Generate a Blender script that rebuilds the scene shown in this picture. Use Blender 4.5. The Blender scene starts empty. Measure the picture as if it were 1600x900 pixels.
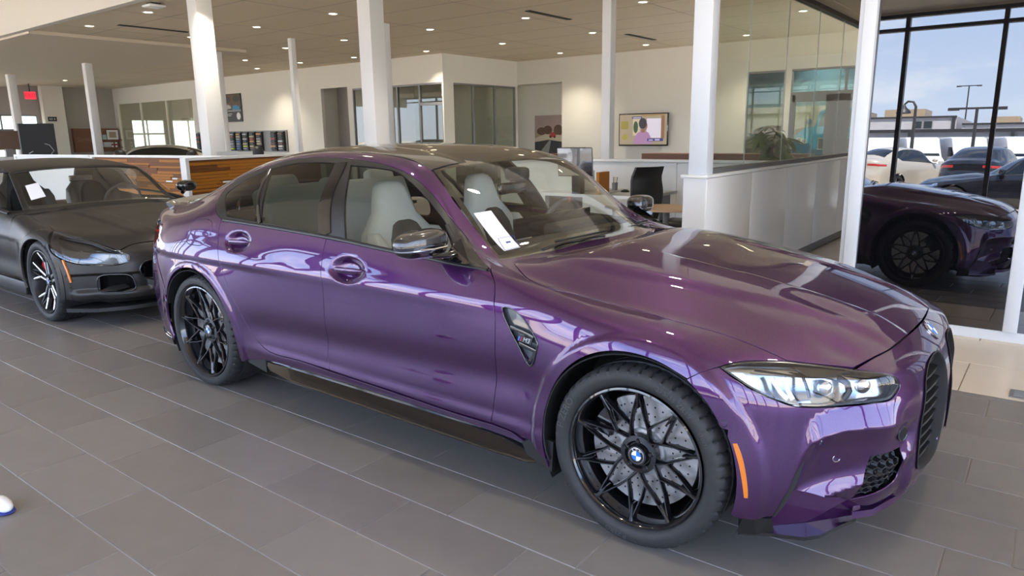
import bpy, bmesh, math, random
import numpy as np
from mathutils import Vector, Matrix
from mathutils.bvhtree import BVHTree
from mathutils.geometry import delaunay_2d_cdt
PI = math.pi
SC = bpy.context.scene
COL = SC.collection

# ------------------------------------------------------------------ camera
def make_camera():
    cd = bpy.data.cameras.new('camera'); cam = bpy.data.objects.new('camera', cd); COL.objects.link(cam)
    yaw, pitch, roll = -0.6614, 0.2140, -0.0145
    f = Vector((math.sin(yaw)*math.cos(pitch), math.cos(yaw)*math.cos(pitch), -math.sin(pitch)))
    r = Vector((math.cos(yaw), -math.sin(yaw), 0)); u = r.cross(f)
    r2 = r*math.cos(roll)+u*math.sin(roll); u2 = -r*math.sin(roll)+u*math.cos(roll)
    m = Matrix((r2, u2, -f)).transposed().to_4x4(); m.translation = Vector((1.0900, -2.9967, 1.4599))
    cam.matrix_world = m
    cd.sensor_width = 36.0; cd.lens = 1107.55/1600*36.0; cd.clip_start = 0.02; cd.clip_end = 600
    SC.camera = cam
make_camera()
SC.view_settings.view_transform = 'Standard'; SC.view_settings.look = 'None'
SC.view_settings.gamma = 1.0; SC.view_settings.use_curve_mapping = False
SC.view_settings.exposure = 0.22
# ------------------------------------------------------------------ sky
def make_world():
    w = bpy.data.worlds.new('sky'); SC.world = w; w.use_nodes = True; nt = w.node_tree; bg = nt.nodes['Background']; L = nt.links
    N = lambda t, **k: _wn(nt, t, k)
    tc = N('ShaderNodeTexCoord'); sx = N('ShaderNodeSeparateXYZ'); L.new(tc.outputs['Generated'], sx.inputs[0])
    cr = N('ShaderNodeValToRGB'); L.new(sx.outputs[2], cr.inputs[0]); e = cr.color_ramp.elements
    e[0].position = 0.0; e[0].color = (.62, .68, .78, 1); e[1].position = 1.0; e[1].color = (.13, .24, .55, 1)
    a = e.new(.06); a.color = (.60, .72, .92, 1); a = e.new(.35); a.color = (.30, .46, .82, 1)
    mp = N('ShaderNodeMapping'); mp.inputs['Scale'].default_value = (1, 1, 3.2); L.new(tc.outputs['Generated'], mp.inputs[0])
    no = N('ShaderNodeTexNoise'); no.inputs['Scale'].default_value = 2.6; no.inputs['Detail'].default_value = 8; no.inputs['Roughness'].default_value = .58; L.new(mp.outputs[0], no.inputs['Vector'])
    c2 = N('ShaderNodeValToRGB'); L.new(no.outputs[0], c2.inputs[0]); c2.color_ramp.elements[0].position = .50; c2.color_ramp.elements[1].position = .68
    mx = N('ShaderNodeMix'); mx.data_type = 'RGBA'; L.new(c2.outputs[0], mx.inputs[0]); L.new(cr.outputs[0], mx.inputs[6]); mx.inputs[7].default_value = (1.0, 1.0, 1.02, 1)
    L.new(mx.outputs[2], bg.inputs[0]); bg.inputs[1].default_value = 6.0
def _wn(nt, t, k):
    n = nt.nodes.new(t)
    for a, v in k.items(): setattr(n, a, v)
    return n
make_world()
def make_sun():
    l = bpy.data.lights.new('sun', 'SUN'); l.energy = 32.0; l.angle = .009; l.color = (1, .95, .87)
    o = bpy.data.objects.new('sun', l); COL.objects.link(o); o.rotation_euler = (math.radians(-30), math.radians(12), 0)
make_sun()
# ------------------------------------------------------------------ helpers
def obj(name, me, mat=None, parent=None, smooth=False):
    """link a mesh (bmesh, mesh or (verts, faces)) as ONE object"""
    if isinstance(me, bmesh.types.BMesh):
        m = bpy.data.meshes.new(name); me.to_mesh(m); me.free()
    elif isinstance(me, tuple):
        m = bpy.data.meshes.new(name); m.from_pydata([tuple(v) for v in me[0]], [], me[1]); m.update()
    else: m = me
    if mat is not None and not m.materials:
        for k in (mat if isinstance(mat, (list, tuple)) else [mat]): m.materials.append(k)
    if smooth: m.polygons.foreach_set('use_smooth', [True]*len(m.polygons))
    o = bpy.data.objects.new(name, m); COL.objects.link(o)
    if parent is not None: o.parent = parent
    return o
def tag(o, label=None, cat=None, group=None, kind=None):
    if label: o['label'] = label
    if cat: o['category'] = cat
    if group: o['group'] = group
    if kind: o['kind'] = kind
    return o
def thing(name, label, cat, loc=(0, 0, 0), rz=0.0, group=None):
    o = bpy.data.objects.new(name, None); COL.objects.link(o); o.empty_display_size = .1
    o.location = loc; o.rotation_euler = (0, 0, rz)
    return tag(o, label, cat, group)
def copy_tree(o, parent=None):
    c = o.copy(); COL.objects.link(c)
    if parent is not None: c.parent = parent
    for ch in list(o.children): copy_tree(ch, c)
    return c
def struct(name, me, mat, parent=None, smooth=False):
    o = obj(name, me, mat, parent, smooth)
    if parent is None: o['kind'] = 'structure'
    return o
class MB:
    """mesh builder: boxes, prisms, tubes, lathes joined into one mesh"""
    def __init__(s): s.v = []; s.f = []; s.m = []; s.M = Matrix.Identity(4); s.mi = 0
    def add(s, vs, fs):
        n = len(s.v); s.v += [tuple(s.M @ Vector(v)) for v in vs]; s.f += [tuple(i+n for i in f) for f in fs]; s.m += [s.mi]*len(fs); return s
    def box(s, x0, x1, y0, y1, z0, z1, b=0.0):
        x0, x1 = sorted((x0, x1)); y0, y1 = sorted((y0, y1)); z0, z1 = sorted((z0, z1))
        if b > 0:
            b = min(b, (x1-x0)*.49, (y1-y0)*.49, (z1-z0)*.49); bm = bmesh.new(); bmesh.ops.create_cube(bm, size=1)
            for v in bm.verts: v.co = Vector(((x0+x1)/2+v.co.x*(x1-x0), (y0+y1)/2+v.co.y*(y1-y0), (z0+z1)/2+v.co.z*(z1-z0)))
            bmesh.ops.bevel(bm, geom=bm.edges[:], offset=b, segments=2, affect='EDGES', profile=.5)
            bm.verts.index_update(); s.add([v.co for v in bm.verts], [[v.index for v in f.verts] for f in bm.faces]); bm.free(); return s
        vs = [(x, y, z) for x in (x0, x1) for y in (y0, y1) for z in (z0, z1)]
        return s.add(vs, [(0, 1, 3, 2), (4, 6, 7, 5), (0, 4, 5, 1), (2, 3, 7, 6), (0, 2, 6, 4), (1, 5, 7, 3)])
    def prism(s, poly, axis, a, b):
        """extrude a 2D polygon along axis 'x','y' or 'z'"""
        def P(p, t): return {'x': (t, p[0], p[1]), 'y': (p[0], t, p[1]), 'z': (p[0], p[1], t)}[axis]
        n = len(poly)
        return s.add([P(p, a) for p in poly]+[P(p, b) for p in poly],
                     [tuple(range(n))[::-1], tuple(range(n, 2*n))]+[(i, (i+1) % n, n+(i+1) % n, n+i) for i in range(n)])
    def tube(s, pts, r, n=8, cap=True, flat=1.0):
        pts = [Vector(p) for p in pts]; rs = r if isinstance(r, (list, tuple)) else [r]*len(pts); vs = []; fs = []; up = None
        for i, p in enumerate(pts):
            t = (pts[min(i+1, len(pts)-1)]-pts[max(i-1, 0)]).normalized()
            if up is None: up = Vector((0, 0, 1)) if abs(t.z) < .9 else Vector((1, 0, 0))
            a = t.cross(up).normalized(); b = a.cross(t).normalized(); up = b
            for k in range(n):
                w = 2*PI*k/n; vs.append(p+(a*math.cos(w)+b*math.sin(w)*flat)*rs[i])
        for i in range(len(pts)-1):
            for k in range(n): fs.append((i*n+k, i*n+(k+1) % n, (i+1)*n+(k+1) % n, (i+1)*n+k))
        if cap: fs += [tuple(range(n))[::-1], tuple(range((len(pts)-1)*n, len(pts)*n))]
        return s.add(vs, fs)
    def lathe(s, prof, n=24, axis='z', a0=0, a1=2*PI):
        """prof: list of (radius, height)"""
        full = abs(a1-a0-2*PI) < 1e-6; m = n if full else n+1; vs = []; fs = []
        for r, h in prof:
            for k in range(m):
                w = a0+(a1-a0)*k/n; c, d = r*math.cos(w), r*math.sin(w)
                vs.append({'z': (c, d, h), 'y': (c, h, d), 'x': (h, c, d)}[axis])
        for i in range(len(prof)-1):
            for k in range(n):
                a, b = i*m+k, i*m+(k+1) % m; q = (a, b, b+m, a+m); fs.append(q if axis != 'y' else q[::-1])
        return s.add(vs, fs)
    def build(s, name, mat, parent=None, smooth=False, auto=None):
        me = bpy.data.meshes.new(name); me.from_pydata(s.v, [], s.f); me.update()
        for k in (mat if isinstance(mat, (list, tuple)) else [mat]): me.materials.append(k)
        if isinstance(mat, (list, tuple)): me.polygons.foreach_set('material_index', s.m)
        if auto is not None:
            bm = bmesh.new(); bm.from_mesh(me); bmesh.ops.recalc_face_normals(bm, faces=bm.faces)
            for e in bm.edges: e.smooth = len(e.link_faces) == 2 and e.calc_face_angle(0) < math.radians(auto)
            for f in bm.faces: f.smooth = True
            bm.to_mesh(me); bm.free()
        return obj(name, me, None, parent, smooth)
def B(name, mat, parent, x0, x1, y0, y1, z0, z1, b=0.0):
    return MB().box(x0, x1, y0, y1, z0, z1, b).build(name, mat, parent, auto=50 if b else None)

# ------------------------------------------------------------------ materials
def mat(name, col=(.8, .8, .8), rough=.5, metal=0.0, coat=0.0, coat_rough=.02, spec=.5, emit=None, estr=1.0, **kw):
    m = bpy.data.materials.new(name); m.use_nodes = True; b = m.node_tree.nodes['Principled BSDF']
    b.inputs['Base Color'].default_value = (*col, 1); b.inputs['Roughness'].default_value = rough
    b.inputs['Metallic'].default_value = metal; b.inputs['Coat Weight'].default_value = coat
    b.inputs['Coat Roughness'].default_value = coat_rough; b.inputs['Specular IOR Level'].default_value = spec
    if emit: b.inputs['Emission Color'].default_value = (*emit, 1); b.inputs['Emission Strength'].default_value = estr
    for k, v in kw.items(): b.inputs[k.replace('_', ' ').title()].default_value = v
    return m
def nodes(m):
    nt = m.node_tree; return nt, nt.nodes['Principled BSDF'], lambda t, **k: _nn(nt, t, k)
def _nn(nt, t, k):
    n = nt.nodes.new(t)
    for a, v in k.items():
        if a.startswith('i_'):
            key = a[2:]; n.inputs[int(key) if key.isdigit() else key.replace('_', ' ')].default_value = v
        else: setattr(n, a, v)
    return n
def noise_mat(name, c0, c1, scale=5.0, rough=.5, bump=0.0, detail=4.0, stretch=(1, 1, 1), **kw):
    m = mat(name, c0, rough, **kw); nt, b, N = nodes(m); L = nt.links
    tc = N('ShaderNodeTexCoord'); mp = N('ShaderNodeMapping'); mp.inputs['Scale'].default_value = stretch
    L.new(tc.outputs['Object'], mp.inputs[0]); no = N('ShaderNodeTexNoise', i_Scale=scale, i_Detail=detail); L.new(mp.outputs[0], no.inputs['Vector'])
    mx = N('ShaderNodeMix', data_type='RGBA'); L.new(no.outputs[0], mx.inputs[0])
    mx.inputs[6].default_value = (*c0, 1); mx.inputs[7].default_value = (*c1, 1); L.new(mx.outputs[2], b.inputs['Base Color'])
    if bump:
        bp = N('ShaderNodeBump', i_Strength=bump, i_Distance=.01); L.new(no.outputs[0], bp.inputs['Height']); L.new(bp.outputs[0], b.inputs['Normal'])
    return m
def glass_mat(name, tint=(.9, .95, .92), ior=1.5, rough=0.0):
    """thin sheet: tinted see-through plus the reflection of a glass surface"""
    m = bpy.data.materials.new(name); m.use_nodes = True; nt = m.node_tree; nt.nodes.clear()
    o = nt.nodes.new('ShaderNodeOutputMaterial'); mx = nt.nodes.new('ShaderNodeMixShader'); f = nt.nodes.new('ShaderNodeFresnel')
    t = nt.nodes.new('ShaderNodeBsdfTransparent'); g = nt.nodes.new('ShaderNodeBsdfAnisotropic'); g.inputs['Roughness'].default_value = rough
    f.inputs[0].default_value = ior; t.inputs[0].default_value = (*tint, 1); g.inputs[0].default_value = (1, 1, 1, 1)
    ge = nt.nodes.new('ShaderNodeNewGeometry'); k = nt.nodes.new('ShaderNodeMapRange'); k.inputs[3].default_value = ior; k.inputs[4].default_value = 1/ior; nt.links.new(ge.outputs['Backfacing'], k.inputs[0]); nt.links.new(k.outputs[0], f.inputs[0])
    nt.links.new(f.outputs[0], mx.inputs[0]); nt.links.new(t.outputs[0], mx.inputs[1]); nt.links.new(g.outputs[0], mx.inputs[2]); nt.links.new(mx.outputs[0], o.inputs[0])
    return m

# ------------------------------------------------------------------ smooth reference surface + panels cut from it
class Ref:
    """a smooth car body given by a net of points; panels are cut from it by outlines seen along a direction"""
    def __init__(s, G, F, Rr, level=4, comp=4):
        K, J = len(G), len(G[0]); idx = {}; V = []; Q = []
        def vid(p, key):
            if key not in idx: idx[key] = len(V); V.append(Vector(p))
            return idx[key]
        for sg in (1, -1):
            def g(k, j):
                p = G[k][j]
                if j == J-1: return vid((p[0], 0, p[2]), ('g', k, j, 0))
                return vid((p[0], p[1]*sg, p[2]), ('g', k, j, sg))
            def fr(W, tagn, k, r, c):      # end wall: column 0 is the corner line, last column the centre
                if c == 0: return g(k, r)
                if r == 6: return g(k, 6+c)
                p = W[r][c-1]
                if c == J-7: return vid((p[0], 0, p[2]), (tagn, r, c, 0))
                return vid((p[0], p[1]*sg, p[2]), (tagn, r, c, sg))
            for k in range(K-1):
                for j in range(J-1):
                    q = (g(k, j), g(k, j+1), g(k+1, j+1), g(k+1, j)); Q.append(q if sg > 0 else q[::-1])
            for W, tagn, k, fl in ((F, 'f', 0, 1), (Rr, 'r', K-1, -1)):
                for r in range(6):
                    for c in range(J-7):
                        q = (fr(W, tagn, k, r, c), fr(W, tagn, k, r, c+1), fr(W, tagn, k, r+1, c+1), fr(W, tagn, k, r+1, c))
                        Q.append(q if sg*fl > 0 else q[::-1])
        me = bpy.data.meshes.new('tmp'); me.from_pydata([tuple(v) for v in V], [], Q); me.update()
        o = bpy.data.objects.new('tmp', me); COL.objects.link(o); md = o.modifiers.new('s', 'SUBSURF'); md.use_limit_surface = True; md.levels = 1
        T = np.array([tuple(v) for v in V]); C = T.copy(); n = len(V)
        for it in range(comp):
            dg = bpy.context.evaluated_depsgraph_get(); ev = o.evaluated_get(dg); em = ev.to_mesh()
            co = np.empty(len(em.vertices)*3); em.vertices.foreach_get('co', co); co = co.reshape(-1, 3)[:n]; ev.to_mesh_clear()
            C += (T-co)*.8; C[T[:, 1] == 0, 1] = 0
            me.vertices.foreach_set('co', C.ravel()); me.update(); o.update_tag(); bpy.context.view_layer.update()
        md.levels = level; o.update_tag(); bpy.context.view_layer.update()
        dg = bpy.context.evaluated_depsgraph_get(); ev = o.evaluated_get(dg); em = ev.to_mesh()
        N = len(em.vertices); co = np.empty(N*3); em.vertices.foreach_get('co', co); s.co = co.reshape(-1, 3)
        nr = np.empty(N*3); em.vertex_normals.foreach_get('vector', nr); s.nr = nr.reshape(-1, 3)
        em.calc_loop_triangles(); t = np.empty(len(em.loop_triangles)*3, dtype=np.int64); em.loop_triangles.foreach_get('vertices', t); s.tri = t.reshape(-1, 3)
        ev.to_mesh_clear(); bpy.data.objects.remove(o)
        if np.mean(np.sum(s.nr*(s.co-np.array([-1.5, 0, .6])), 1)) < 0: s.nr = -s.nr
        s.cv = [Vector(c) for c in s.co]; s.bvh = BVHTree.FromPolygons(s.cv, s.tri.tolist())
    def normal(s, loc, fi):
        a, b, c = s.tri[fi]; A, Bv, Cc = s.cv[a], s.cv[b], s.cv[c]
        v0, v1, v2 = Bv-A, Cc-A, loc-A; d00, d01, d11, d20, d21 = v0.dot(v0), v0.dot(v1), v1.dot(v1), v2.dot(v0), v2.dot(v1)
        den = d00*d11-d01*d01 or 1e-12; v = (d11*d20-d01*d21)/den; w = (d00*d21-d01*d20)/den; u = 1-v-w
        n = s.nr[a]*u+s.nr[b]*v+s.nr[c]*w
        return Vector(n).normalized()
    def cast(s, org, d):
        loc, n, fi, dist = s.bvh.ray_cast(Vector(org), Vector(d))
        if loc is None: return None, None
        return loc, s.normal(loc, fi)
    def near(s, p):
        loc, n, fi, dist = s.bvh.find_nearest(Vector(p)); return loc, s.normal(loc, fi)
q2 = math.sqrt(.5)
FR = {'S': (Vector((0, 1, 0)), Vector((1, 0, 0)), Vector((0, 0, 1))),
      'T': (Vector((0, 0, -1)), Vector((1, 0, 0)), Vector((0, 1, 0))),
      'F': (Vector((-1, 0, 0)), Vector((0, 1, 0)), Vector((0, 0, 1))),
      'U': (Vector((0, q2, -q2)), Vector((1, 0, 0)), Vector((0, q2, q2))),
      'D': (Vector((-q2, q2, 0)), Vector((q2, q2, 0)), Vector((0, 0, 1))),
      'R': (Vector((q2, q2, 0)), Vector((q2, -q2, 0)), Vector((0, 0, 1))),
      'H': (Vector((-.5, .5, -.7071)), Vector((q2, q2, 0)), Vector((-.5, .5, .7071)))}
def rsmp(P, h=.015, closed=True):
    """resample an outline: points flagged with a 3rd element 1 are corners, the rest a smooth curve"""
    n = len(P); out = []
    cor = [len(p) > 2 and bool(p[2]) for p in P]; pt = [np.array(p[:2], float) for p in P]
    rng = range(n if closed else n-1)
    for i in rng:
        a, b = pt[i], pt[(i+1) % n]
        p0 = pt[i-1] if (not cor[i] and (closed or i > 0)) else a*2-b
        p3 = pt[(i+2) % n] if (not cor[(i+1) % n] and (closed or i+2 < n)) else b*2-a
        L = np.linalg.norm(b-a); m = max(1, int(round(L/h)))
        d01, d12, d23 = [max(np.linalg.norm(x), 1e-6)**.5 for x in (a-p0, b-a, p3-b)]
        m1 = (b-a)+d12*((a-p0)/d01-(b-p0)/(d01+d12)); m2 = (b-a)+d12*((p3-b)/d23-(p3-a)/(d12+d23))
        for k in range(m):
            t = k/m; out.append((2*t**3-3*t*t+1)*a+(t**3-2*t*t+t)*m1+(-2*t**3+3*t*t)*b+(t**3-t*t)*m2)
    if not closed: out.append(pt[-1])
    return np.array(out)
def inset(P, g):
    if abs(g) < 1e-9: return P
    A = .5*np.sum(P[:, 0]*np.roll(P[:, 1], -1)-np.roll(P[:, 0], -1)*P[:, 1]); sg = 1 if A > 0 else -1
    e = np.roll(P, -1, 0)-P; ln = np.linalg.norm(e, axis=1, keepdims=True); ln[ln == 0] = 1; e = e/ln
    nr = np.stack([-e[:, 1], e[:, 0]], 1)*sg; pn = np.roll(nr, 1, 0); m = nr+pn; l2 = np.sum(m*m, 1, keepdims=True); l2[l2 < .4] = .4
    return P+m*(2*g/l2)
def inpoly(pts, P):
    x, y = pts[:, 0], pts[:, 1]; r = np.zeros(len(pts), bool); Qn = np.roll(P, -1, 0)
    for (x1, y1), (x2, y2) in zip(P, Qn):
        if y1 == y2: continue
        c = ((y1 > y) != (y2 > y)) & (x < (x2-x1)*(y-y1)/(y2-y1)+x1); r ^= c
    return r
def pdist(pts, P):
    d = np.full(len(pts), 1e9); Qn = np.roll(P, -1, 0)
    for a, b in zip(P, Qn):
        e = b-a; L = e@e
        if L < 1e-14: continue
        t = np.clip(((pts-a)@e)/L, 0, 1)[:, None]; d = np.minimum(d, np.linalg.norm(pts-(a+t*e), axis=1))
    return d
def to2(fr, p):
    d, ea, eb = FR[fr]; p = Vector(p); return (p.dot(ea), p.dot(eb))
def cutout(ref, name, fr, outline, mat_, parent=None, holes=(), gap=.002, h=.03, rs=.015, lip=.014, off=0.0, disp=None, mirror=True, creases=(), smooth_n=True):
    """one panel: outline = list of 3D points (x,y,z[,corner]) or 2D (already in the frame) ; returns [object, mirrored object]"""
    d, ea, eb = FR[fr]
    def flat(o): return [((*to2(fr, p[:3]), p[3] if len(p) > 3 else 0)) for p in o] if (len(o[0]) >= 3 and not (len(o[0]) == 3 and o[0][2] in (0, 1) and isinstance(o[0][2], int))) else list(o)
    P = inset(rsmp(flat(outline), rs), gap); Hs = [inset(rsmp(flat(q), rs), -gap) for q in holes]
    lo, hi = P.min(0), P.max(0); gx = np.arange(lo[0]+h*.5, hi[0], h); gy = np.arange(lo[1]+h*.43, hi[1], h*.87)
    X, Y = np.meshgrid(gx, gy); X[1::2] += h/2; g = np.stack([X.ravel(), Y.ravel()], 1)
    k = inpoly(g, P) & (pdist(g, P) > h*.4)
    for q in Hs: k &= ~inpoly(g, q) & (pdist(g, q) > h*.4)
    crs = [rsmp([tuple(q) for q in c_], rs, False) for c_ in creases]; crs = [c_[inpoly(c_, P) & (pdist(c_, P) > rs*.5)] for c_ in crs]; crs = [c_ for c_ in crs if len(c_) > 2]
    for c_ in crs:
        k &= np.min(np.linalg.norm(g[:, None]-c_[None], axis=2), axis=1) > h*.5
    g = g[k]; loops = [P]+Hs; pts = np.concatenate(loops+crs+[g]); ed = []; o = 0
    for q in loops: n = len(q); ed += [(o+i, o+(i+1) % n) for i in range(n)]; o += n
    for c_ in crs: n = len(c_); ed += [(o+i, o+i+1) for i in range(n-1) if np.linalg.norm(c_[i]-c_[i+1]) < rs*3]; o += n
    r = delaunay_2d_cdt([Vector(p) for p in pts], ed, [], 0, 1e-7)
    vs2 = np.array([tuple(v) for v in r[0]]); tri = np.array([f for f in r[2] if len(f) == 3]); ce = vs2[tri].mean(1)
    k = inpoly(ce, P)
    for q in Hs: k &= ~inpoly(ce, q)
    tri = tri[k]; orig = r[3]
    def ev(a, b):
        org = ea*a+eb*b-d*6; loc, n = ref.cast(org, d)
        if loc is None: loc, n = ref.near(org+d*5)
        return loc, n
    V, Nn = [], []
    for a, b in vs2:
        loc, n = ev(a, b)
        if disp:
            e = .004; D = disp(loc); t1 = n.orthogonal().normalized(); t2 = n.cross(t1)
            g1 = (disp(loc+t1*e)-disp(loc-t1*e))/(2*e); g2 = (disp(loc+t2*e)-disp(loc-t2*e))/(2*e)
            loc = loc+n*(D+off); n = (n-t1*g1-t2*g2).normalized()
        elif off: loc = loc+n*off
        V.append(loc); Nn.append(n)
    fs = []
    for t in tri:
        a, b, c = [V[i] for i in t]; nn = (b-a).cross(c-a); s = nn.dot(Nn[t[0]]+Nn[t[1]]+Nn[t[2]])
        fs.append(tuple(t) if s > 0 else (t[0], t[2], t[1]))
    nv = len(V)
    if lip:
        from collections import Counter
        cnt = Counter(); dirn = {}
        for f in fs:
            for i in range(3):
                a, b = f[i], f[(i+1) % 3]; cnt[(min(a, b), max(a, b))] += 1; dirn[(min(a, b), max(a, b))] = (a, b)
        bd = [dirn[e] for e, c in cnt.items() if c == 1]; m1 = {}; m2 = {}
        tang = {}
        for a, b in bd:
            t = (V[b]-V[a]); tang[a] = tang.get(a, Vector())+t; tang[b] = tang.get(b, Vector())+t
        for a in tang:
            out = tang[a].cross(Nn[a]).normalized()
            m1[a] = len(V); V.append(V[a]-Nn[a]*.0012+out*.0006); Nn.append((Nn[a]*.35+out).normalized())
            m2[a] = len(V); V.append(V[a]-Nn[a]*abs(lip)); Nn.append(out)
        for a, b in bd:
            fs.append((b, a, m1[a], m1[b])); fs.append((m1[b], m1[a], m2[a], m2[b]))
    res = []
    for sg in ((1, -1) if mirror else (1,)):
        me = bpy.data.meshes.new(name); me.from_pydata([(v.x, v.y*sg, v.z) for v in V], [], [f if sg > 0 else f[::-1] for f in fs]); me.update()
        me.polygons.foreach_set('use_smooth', [True]*len(me.polygons)); me.materials.append(mat_)
        if smooth_n:
            li = np.empty(len(me.loops), dtype=np.int64); me.loops.foreach_get('vertex_index', li); na = np.array([tuple(n) for n in Nn]); na[:, 1] *= sg
            me.normals_split_custom_set(na[li].tolist())
        res.append(obj(name, me, None, parent))
    return res
def strip(ref, name, pts, w, mat_, parent=None, off=.003, mirror=True, closed=False, h=.02, side=0.0):
    """a raised ribbon of width w that follows the surface along 3D points"""
    P = rsmp3(pts, h, closed); n = len(P); V = []; F = []
    for i in range(n):
        a = P[(i-1) % n] if (closed or i > 0) else P[i]; b = P[(i+1) % n] if (closed or i < n-1) else P[i]
        t = Vector(b-a).normalized(); loc, nn = ref.near(Vector(P[i])); sd = t.cross(nn).normalized(); ww = w(i/(n-1)) if callable(w) else w
        for s_, o_ in ((-.5, -.004), (-.5, off*.6), (-.3, off), (.3, off), (.5, off*.6), (.5, -.004)): V.append(loc+sd*(s_+side)*ww+nn*o_)
    m = n if closed else n-1
    for i in range(m):
        for k in range(5): F.append((i*6+k, i*6+k+1, ((i+1) % n)*6+k+1, ((i+1) % n)*6+k))
    if not closed: F += [tuple(range(6))[::-1], tuple(range((n-1)*6, n*6))]
    res = []
    for sg in ((1, -1) if mirror else (1,)):
        o = MB(); o.v = [(v.x, v.y*sg, v.z) for v in V]; o.f = [f if sg > 0 else f[::-1] for f in F]; o.m = [0]*len(F)
        res.append(o.build(name, mat_, parent, auto=70))
    return res
def rsmp3(P, h=.02, closed=False):
    n = len(P); out = []; pt = [np.array(p[:3], float) for p in P]
    for i in range(n if closed else n-1):
        a, b = pt[i], pt[(i+1) % n]; p0 = pt[i-1] if (closed or i > 0) else 2*a-b; p3 = pt[(i+2) % n] if (closed or i+2 < n) else 2*b-a
        m = max(1, int(round(np.linalg.norm(b-a)/h)))
        d01, d12, d23 = [max(np.linalg.norm(x), 1e-6)**.5 for x in (a-p0, b-a, p3-b)]
        m1 = (b-a)+d12*((a-p0)/d01-(b-p0)/(d01+d12)); m2 = (b-a)+d12*((p3-b)/d23-(p3-a)/(d12+d23))
        for k in range(m):
            t = k/m; out.append((2*t**3-3*t*t+1)*a+(t**3-2*t*t+t)*m1+(-2*t**3+3*t*t)*b+(t**3-t*t)*m2)
    if not closed: out.append(pt[-1])
    return out
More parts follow.
